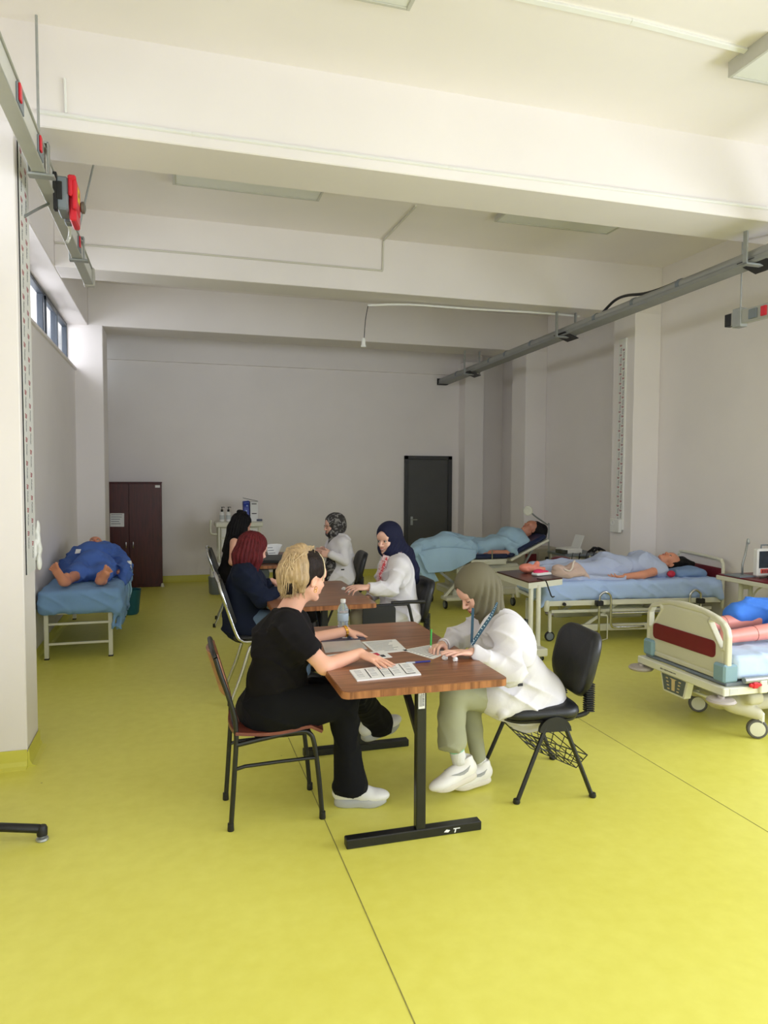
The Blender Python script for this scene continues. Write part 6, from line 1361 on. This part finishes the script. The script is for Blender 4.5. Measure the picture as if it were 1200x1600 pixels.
ob('body', BX((a0[0], 9.0, .04), (a1[0], 9.42, zt), .008), M_CABB, dc); ob('plinth', BX((a0[0] + .02, 9.02, 0), (a1[0] - .02, 9.40, .04)), M_BLKP, dc)
ob('drawer', BX((a0[0] + .02, 8.985, zt - .20), (a0[0] + .19, 9.0, zt - .07), .005), M_MAROON, dc); ob('door', BX((a0[0] + .22, 8.985, .08), (a1[0] - .02, 9.0, zt - .05), .006), M_CABB, dc)
eq = thing('equipment_trolley', 'small grey-topped trolley with a white device and cables beside the right pillar', 'trolley', (4.85, 8.0, 0))
x0, x1 = P(884, 862, 7.7)[0], 5.14; ze = P(884, 864, 7.7)[2]
ob('shelf', BX((x0, 7.7, ze - .05), (x1 - .02, 8.15, ze - .02), .006), M_GREY, eq); ob('tray', BX((x1 - .22, 7.62, ze - .10), (x1 + .1, 8.0, ze - .085), .004), M_WHT, eq); ob('shelf', BX((x0, 7.72, .25), (x1 + .08, 8.12, .27), .004), M_WHT, eq)
for (x, y) in ((x0 + .03, 7.73), (x1 + .06, 7.73), (x1 - .20, 7.70), (x0 + .03, 8.1)): ob('post', TB([(x, y, .03), (x, y, ze - .04)], .012, 8), M_WHT, eq, 40)
dv = thing('ecg_device', 'white device with a raised screen on the trolley by the right pillar', 'medical device', (x0 + .15, 7.8, ze))
ob('case', MB().box((x0 + .03, 7.74, ze - .02), (x0 + .26, 8.0, ze + .045), .012).get(), M_PVC, dv); ob('screen', MB().beam((x0 + .24, 7.87, ze + .04), (x0 + .30, 7.87, ze + .20), .20, .012, up=(-1, 0, .3), bev=.004).get(), M_PVC, dv); ob('printer_slot', BX((x0 - .03, 7.735, ze - .015), (x0 + .05, 7.9, ze + .03), .004), mat('dark_olive', (60, 62, 52), .5), dv)
rs = np.random.RandomState(3); mb = MB()
for i in range(9):
    o = V3(x0 + .32 + .16 * rs.rand(), 7.74 + .1 * rs.rand(), ze + .0); mb.tube([o, o + V3(.03, -.02, .03 * rs.rand()), o + V3(.09, .02, .045), o + V3(.16, -.02, .01)], .008, 5, sm=3)
for i in range(4):
    o = V3(x0 + .10 + .10 * i, 7.70, ze - .0); mb.tube([o, o + V3(-.02, -.01, -.10), o + V3(.03 + .02 * i, -.01, -.17 - .02 * i), o + V3(.10, 0, -.05 - .2 * (i % 2))], .005, 5, sm=4)
o_ = ob('cable_bundle', mb.get(), M_BLKP, None, True, kind='stuff'); tag(o_, 'tangle of black cables on the trolley by the right pillar', 'cables', kind='stuff')
c = P(876, 877, 7.35); so = thing('round_stool', 'round maroon padded stool behind the foot of the middle bed', 'stool', (c[0], c[1], 0))
ob('seat', MB().lathe([(.06, -.05), (.115, -.04), (.125, .0), (.11, .035), (.07, .055), (.01, .06)], c, 20).get(), mat('maroon_vinyl', (110, 28, 44), .3), so, True); ob('column', TB([(c[0], c[1], .05), (c[0], c[1], c[2] - .04)], .02, 10), M_CHROME, so, 40)
ob('base', MB().lathe([(.17, 0), (.17, .02), (.04, .05)], (c[0], c[1], 0), 20).get(), M_CHROME, so, 40)

# ---- near bed on the right with moulded footboard
nb_ = thing('hospital_bed', 'near hospital bed with cream and maroon footboard cut by the right edge', 'bed', (3.14, 3.8, 0))
xb, ya, yb = 3.14, 3.425, 4.18
s = SD(); yc = (ya + yb) / 2; W4 = yb - ya
ol = [(0, .40), (0, .67), (.012, .715), (.04, .748), (.10, .778), (.20, .80), (.30, .812), (.38, .815)]
ol = [(ya + a_, b_) for a_, b_ in ol] + [(yb - a_, b_) for a_, b_ in ol[::-1]]
s.poly(ol, xb, xb + .040)
s.poly([(p[0] + (-.028 if p[0] > yc else .028), min(p[1], .80) - (.022 if p[1] > .5 else -.03)) for p in ol], xb - .02, xb + .008, .006, 0, True)
s.poly([(p[0] + (-.034 if p[0] > yc else .034), min(p[1], .80) - (.03 if p[1] > .5 else -.036)) for p in ol], xb + .004, xb + .03, .010, 0)
for sg, y_ in ((1, ya), (-1, yb)):
    hole = [(y_ + sg * .036, .60), (y_ + sg * .036, .69), (y_ + sg * .060, .728), (y_ + sg * .135, .748), (y_ + sg * .150, .730), (y_ + sg * .056, .598)]
    s.poly([(p[0] + (p[0] - (y_ + sg * .075)) * .22, p[1] + (p[1] - .68) * .16) for p in hole], xb - .004, xb + .010, .006, .004, False)
    s.poly(hole, xb - .06, xb + .10, .006, 0, True)
fbd = ob('footboard', s.mesh(.0045), mat('cream_moulded_plastic', (206, 202, 178), .45, var=.04, scale=3), nb_, True)
ob('maroon_panel', MB().prism([(xb + .004, p[0], p[1]) for p in rrect(yc + .01, .575, .58, .105, .03)], (-.008, 0, 0)).get(), M_MAROON, fbd)
for yy in (ya - .005, yb + .005 - .10): ob('corner_block', BX((xb - .022, yy, .395), (xb + .085, yy + .10, .505), .012), M_PBL, nb_)
ob('frame', MB().box((xb - .045, ya - .03, .325), (xb + .0, yb + .03, .375), .006).box((xb - .004, ya - .0285, .3265), (5.15, ya + .015, .3735), .004).box((xb - .004, yb - .015, .3265), (5.15, yb + .0285, .3735), .004).get(), M_WHT, nb_)
ob('under_board', BX((xb + .0, ya, .375), (5.1, yb, .395), .004), M_GREY, nb_)
for yy in (ya - .0, yb + .0): ob('bumper_disc', MB().lathe([(.02, .03), (.02, .015), (.075, .012), (.085, .0), (.075, -.012), (.03, -.016)], (xb - .035, yy - .0, .295), 22).get(), mat('bumper_grey', (176, 166, 158), .55, var=.03), nb_, 40)
mb = MB(); yk = 3.86; zk = .325
xk = xb - .02
ctrl = ob('control_panel', MB().prism([(xk, yk + .135, zk), (xk, yk - .135, zk), (xk, yk - .10, zk - .125), (xk, yk + .10, zk - .125)], (.05, 0, 0)).get(), M_WHT, nb_)
ob('control_face', MB().prism([(xk - .001, yk + .115, zk - .012), (xk - .001, yk - .115, zk - .012), (xk - .001, yk - .088, zk - .113), (xk - .001, yk + .088, zk - .113)], (-.003, 0, 0)).get(), mat('control_grey', (92, 100, 100), .5), ctrl)
mb = MB(); M_CRM = mat('control_print', (214, 190, 140), .6)
for i in range(4):
    z = zk - .03 - .022 * i
    for yy in (yk + .062 - .006 * i, yk - .062 + .006 * i): mb.box((xk - .006, yy - .010, z - .0035), (xk - .004, yy + .010, z + .0035))
mb.prism([(xk - .006, yk + .035, zk - .022), (xk - .006, yk - .035, zk - .022), (xk - .006, yk - .016, zk - .03), (xk - .006, yk - .014, zk - .10), (xk - .006, yk + .014, zk - .10), (xk - .006, yk + .016, zk - .03)], (.002, 0, 0))
ob('control_print', mb.get(), M_CRM, ctrl)
mb = MB(); r_ = random.Random(2)
for i in range(14): yy = yk + .10 - .011 * i - .0; h_ = .004 + .006 * r_.random(); mb.box((xb - .0465, yy - .003, .350 - h_ / 2), (xb - .0455, yy + .003, .350 + h_ / 2))
ob('rail_lettering', mb.get(), M_INK, nb_)
ob('rating_label', BX((xb + .0, ya - .0300, .335), (xb + .06, ya - .0290, .367)), mat('pale_label', (200, 200, 194), .6), nb_)
s = SD(); s.bx((3.75, 3.77, .20), (.42, .22, .05), k=.02, rd=.04); s.cap((3.30, 3.60, .23), (3.30, 3.95, .23), .04, .04, .04); s.cap((3.34, 3.60, .20), (3.46, 3.52, .155), .05, .04, .03); s.cap((3.34, 3.95, .20), (3.46, 4.02, .155), .05, .04, .03)
s.cap((3.4, 3.77, .20), (4.9, 3.77, .20), .09, .09, .04); s.bx((3.42, 3.77, .26), (.06, .30, .04), k=.03, rd=.03)
ob('base_cover', s.mesh(.01), mat('base_cream', (196, 190, 164), .5, var=.04), nb_, True)
for (x, y) in ((3.46, 4.03), (3.46, 3.51), (4.75, 4.03), (4.75, 3.51)):
    ob('caster_fork', BX((x + .0, y - .028, .06), (x + .04, y + .028, .17), .012), M_WHT, nb_); caster(nb_, (x, y, .062), .062, math.radians(58), M_GREYW, M_WHT, .034)
ob('pedal', TB([(3.26, 3.66, .235), (3.22, 3.66, .235), (3.215, 3.69, .235), (3.215, 3.76, .235), (3.22, 3.79, .235), (3.26, 3.79, .235)], .010, 8, 3), M_WHT, nb_, True)
ob('side_tube', TB([(3.24, ya - .03, .412), (5.0, ya - .03, .412)], .018, 10), M_STEEL, nb_, 40)
ob('red_release', MB().box((3.27, ya - .05, .372), (3.36, ya - .03, .395), .006).box((3.29, ya - .055, .365), (3.33, ya - .03, .402), .006).get(), M_RED, nb_); ob('release_bracket', BX((3.345, ya - .05, .33), (3.40, ya - .02, .41), .006), M_WHT, nb_)
s = SD(); s.bx((4.15, 3.80, .47), (.95, .37, .07), k=.02, rd=.04); ob('mattress', s.mesh(.014), M_SHL, nb_, True)
ns = thing('pale_blue_sheet', 'pale blue sheet on the near right bed under the manikin legs', 'sheet', (4.1, 3.8, .5))
s = SD(); s.bx((4.15, 3.80, .478), (.96, .385, .078), k=.02, rd=.045); ob('sheet', s.mesh(.009, folds(.012, 24, 99)), mat('pale_sheet', (190, 208, 230), .85, var=.04, bump=.15, bscale=30), ns, True)
mk = thing('manikin', 'pink legged practice manikin in a bright blue gown on the near right bed', 'manikin', (4.1, 3.8, .56))
s = SD(); kn, an = V3(3.80, 3.64, .64), V3(3.34, 3.66, .61); kf, af = V3(3.78, 3.90, .66), V3(3.36, 3.92, .62)
hpN, hpF = V3(4.20, 3.71, .66), V3(4.20, 3.90, .66)
s.cap(hpN, kn, .085, .058, .03).cap(kn, an, .056, .040, .02).cap(hpF, kf, .085, .058, .03).cap(kf, af, .056, .040, .02)
foot_ops(s, an + V3(-.03, 0, -.03), (-.12, -.10, .9), (1, 0, 0), False, .62); foot_ops(s, af + V3(-.03, 0, -.03), (-.12, .10, .9), (1, 0, 0), True, .62)
s.ell((4.32, 3.8, .66), (.17, .17, .10), k=.05); s.ell((4.62, 3.8, .67), (.2, .16, .11), k=.05); s.cap((4.78, 3.8, .66), (4.92, 3.8, .68), .06, .05, .03); MM = frame((-.1, 0, 1), (1, 0, 0)); head_ops(s, V3(4.96, 3.8, .70), MM)
s.cap((4.68, 4.0, .64), (4.1, 4.08, .60), .045, .03, .02); s.cap((4.1, 4.08, .60), (3.72, 4.08, .60), .034, .026, .02); s.ell(P(1150, 968, 4.08), (.05, .035, .028), k=.02)
s.cap((4.68, 3.6, .64), (4.2, 3.52, .60), .045, .03, .02)
ob('body', s.mesh(.006), M_MSP, mk, True)
for (p_, q_) in ((kn * .45 + an * .55, nrm(an - kn)), (kf * .45 + af * .55, nrm(af - kf))): ob('leg_seam', MB().lathe([(.047, -.003), (.050, 0), (.047, .003)], p_, 16, q_).get(), mat('seam_dark_pink', (150, 84, 76), .6), mk, True)  # darker pink ring round each lower leg at its joint
s = SD(); s.ell((4.35, 3.8, .68), (.22, .21, .13), k=.05); s.ell((4.66, 3.8, .68), (.24, .21, .13), k=.05); s.cap(hpN + V3(0, 0, .04), kn + V3(.10, 0, .06), .115, .09, .05); s.cap(hpF + V3(0, .0, .04), kf + V3(-.12, .02, .03), .115, .075, .05)
ob('gown', s.mesh(.008, folds(.018, 20, 101)), mat('bright_blue_gown', (62, 122, 214), .85, var=.07, bump=.15, bscale=30), mk, True)

# ---- table with a monitor at the right edge
rt = thing('bedside_table', 'white legged table with maroon top at the right edge by the wall', 'table', (4.95, 4.8, 0))
zr = .75
ob('tabletop', BX((4.70, 4.15, zr - .012), (5.12, 5.27, zr), .003), M_MAROON, rt); ob('rim', BX((4.69, 4.14, zr - .05), (5.13, 5.28, zr - .012), .004), M_WHT, rt)
lx = [P(1157, 940, 5.15)[0], P(1172, 940, 5.15)[0]]
for x in lx: ob('post', TB([(x, 5.15, .06), (x, 5.15, zr - .05)], .021, 12), M_WHT, rt, 40)
ob('cross_bar', BX((lx[0], 5.14, .62), (lx[1], 5.16, .66), .003), M_WHT, rt); ob('brace', TB([(lx[1] + .01, 5.15, .52), (lx[1] + .03, 5.1, .62), (lx[1] + .10, 5.02, .69)], .008, 8, 3), M_WHT, rt, True)
ob('base', MB().box((4.72, 5.10, .03), (5.12, 5.20, .075), .006).box((lx[0] - .02, 4.3, .03), (lx[0] + .03, 5.2, .07), .006).get(), M_WHT, rt)
mo = thing('patient_monitor', 'white patient monitor with dark screen and red keys at the right edge', 'monitor', (5.0, 4.9, zr))
a_ = P(1184, 885, 4.95); mx0 = a_[0]; mt = P(1181, 858, 4.95)[2]
ob('case', BX((mx0, 4.95, zr + .01), (mx0 + .26, 5.01, mt), .012), M_PVC, mo); ob('screen', BX((mx0 + .012, 4.944, zr + .085), (mx0 + .25, 4.951, mt - .02), .003), mat('dark_screen', (34, 46, 58), .15, var=.3, scale=20), mo)
ob('keypad', BX((mx0 + .03, 4.942, zr + .04), (mx0 + .15, 4.951, zr + .078), .003), mat('coral_keys', (222, 84, 70), .5), mo)
mb = MB()
for i in range(6): mb.box((mx0 + .04 + .018 * i, 4.9395, zr + .046), (mx0 + .046 + .018 * i, 4.9425, zr + .07))
ob('key_marks', mb.get(), M_INK, mo); ob('carry_handle', TB([(mx0 + .06, 4.98, mt), (mx0 + .06, 4.98, mt + .03), (mx0 + .22, 4.98, mt + .03), (mx0 + .22, 4.98, mt)], .007, 6), M_GREY, mo, 40)
ph = thing('probe_holder', 'upright metal arm on a grey base beside the monitor', 'stand', P(1160, 890, 5.1))
zb2 = P(1160, 888, 5.1); ob('arm', TB([P(1160, 888, 5.1) * V3(1, 1, 0) + V3(0, 0, .76), P(1160, 882, 5.1), P(1164, 868, 5.1), P(1168, 848, 5.1)], .009, 8), M_STEEL, ph, True); ob('clip', MB().lathe([(.01, 0), (.016, .01), (.012, .04), (.006, .05)], P(1169, 850, 5.1), 10).get(), M_STEEL, ph, 40)
ob('base', MB().prism([(zb2[0] - .12, 5.0, zr), (zb2[0] + .05, 5.0, zr), (zb2[0] + .05, 5.18, zr), (zb2[0] - .12, 5.18, zr)], (0, 0, .012)).get(), M_GREY, ph)
rs = np.random.RandomState(8); mb = MB()
for i in range(12):
    o = V3(zb2[0] + .0 + .10 * rs.rand(), 4.6 + .32 * rs.rand(), zr + .008); mb.tube([o, o + V3(.04, -.03, .05 * rs.rand()), o + V3(.08, -.06, .09 * rs.rand()), o + V3(.14, -.05, .03), o + V3(.2, -.1 * rs.rand(), .005)], .005, 5, sm=3)
o_ = ob('cable_bundle', mb.get(), M_BLKP, None, True, kind='stuff'); tag(o_, 'tangle of black cables on the maroon table at the right edge', 'cables', kind='stuff')

# ---- white trolley at the back wall with bottles and boxes
tx0, tx1, ty0, ty1 = .58, 1.20, 10.2, 10.62
tr_ = thing('medical_trolley', 'white medical trolley against the back wall behind the black haired woman', 'trolley', (.9, 10.4, 0))
ob('top', MB().box((tx0 - .02, ty0 - .02, .885), (tx1 + .02, ty1, .955), .012).get(), M_WHT, tr_)
for x in (tx0 + .03, tx1 - .03):
    for y in (ty0 + .02, ty1 - .03): ob('post', BX((x - .014, y - .014, .08), (x + .014, y + .014, .89), .003), M_WHT, tr_); caster(tr_, (x, y, .04), .04, 0, M_BLKP, M_GREY, .02)
for i, z in enumerate((.74, .60)):
    d = ob('drawer', BX((tx0 + .06, ty0 - .005, z), (tx1 - .06, ty0 + .01, z + .12), .006), M_PVC, tr_); ob('drawer_handle', BX((tx0 + .15, ty0 - .02, z + .085), (tx1 - .15, ty0 - .005, z + .1), .004), M_GREY, d)
ob('drawer_body', BX((tx0 + .05, ty0 + .01, .58), (tx1 - .05, ty1 - .04, .88), .004), M_WHT, tr_)
for z in (.18, .42): ob('shelf', BX((tx0 + .02, ty0, z), (tx1 - .02, ty1 - .02, z + .02), .004), M_WHT, tr_)
ob('push_handle', TB([(tx0 - .0, ty0 + .03, .79), (tx0 - .05, ty0 + .03, .79), (tx0 - .085, ty0 + .03, .82), (tx0 - .085, ty0 + .03, .99)], .014, 8, 4), M_WHT, tr_, True)
for i, (u, la) in enumerate(((347, 'left white pump bottle on the back trolley'), (357, 'right white pump bottle on the back trolley'))):
    c = P(u, 815, 10.35); c[2] = .955; pb = thing('pump_bottle', la, 'bottle', c, 'pump bottles on the trolley')
    ob('bottle', MB().lathe([(.033, 0), (.036, .01), (.036, .11), (.03, .135), (.014, .145)], c, 16).get(), M_PVC, pb, True); ob('pump', MB().lathe([(.015, .143), (.017, .15), (.015, .175), (.005, .18), (.005, .20), (.012, .205), (.012, .212)], c, 12).tube([c + V3(0, 0, .208), c + V3(.03, 0, .208), c + V3(.035, 0, .20)], .005, 6).get(), M_BLKP, pb, 40)
    ob('label', MB().lathe([(.0365, .035), (.0368, .036), (.0368, .095), (.0365, .096)], c, 16).get(), mat('bottle_sticker', (196, 200, 196), .5), pb, True)
c0 = P(391, 815, 10.4)[0]; bw = .11
wb = thing('white_carton', 'tall white carton with dark lettering on the back trolley', 'box', (c0 + .05, 10.4, .955))
ob('carton', BX((c0, 10.38, .955), (c0 + bw, 10.55, 1.235), .002), M_PAPER, wb)
for z in (1.20, 1.06): ob('lettering', BX((c0 + .02, 10.378, z), (c0 + .09, 10.38, z + .012)), M_INK, wb)
ob('lid_flap', MB().prism([(c0 - .09, 10.36, 1.285), (c0 + bw, 10.36, 1.24), (c0 + bw, 10.55, 1.24), (c0 - .09, 10.55, 1.285)], (0, 0, .006)).get(), M_BLKP, wb)
bb_ = thing('blue_glove_pack', 'upright blue pack left of the white carton on the back trolley', 'box', (c0 - .05, 10.4, .955))
s = SD(); s.bx((c0 - .055, 10.46, 1.10), (.045, .07, .145), k=.01, rd=.015); ob('pack', s.mesh(.007, folds(.006, 60, 3)), mat('blue_foil', (26, 52, 148), .3, var=.2, scale=20), bb_, True)
for i in range(3): ob('pack_mark', MB().lathe([(.012, 0), (.012, .002)], (c0 - .055 + .01 * (i - 1), 10.389 - .002, 1.03 + .075 * i), 10, (0, -1, 0)).get(), mat('pale_mark', (150, 176, 220), .5), bb_)
tag(ob('tape_roll', MB().lathe([(.03, 0), (.045, 0), (.045, .03), (.03, .03)], P(405, 815, 10.4) * V3(1, 1, 0) + V3(0, 0, .955), 16).get(), mat('slate_plastic', (92, 100, 120), .5), None, 40), 'grey tape roll at the right end of the back trolley', 'tape')
c = np.array([P(338, 880, 9.9)[0], 9.9, 0]); bn = thing('waste_bin', 'white lined bin in front of the back trolley', 'bin', c)
s = SD(); s.bx(c + V3(0, 0, .30), (.085, .085, .13), k=.02, rd=.03); ob('liner_bag', s.mesh(.008, folds(.014, 45, 6)), M_PVC, bn, True); ob('bin', MB().lathe([(.085, 0), (.10, .02), (.11, .24)], c, 18).get(), M_GREY, bn, 50)
# switch plates on the back wall
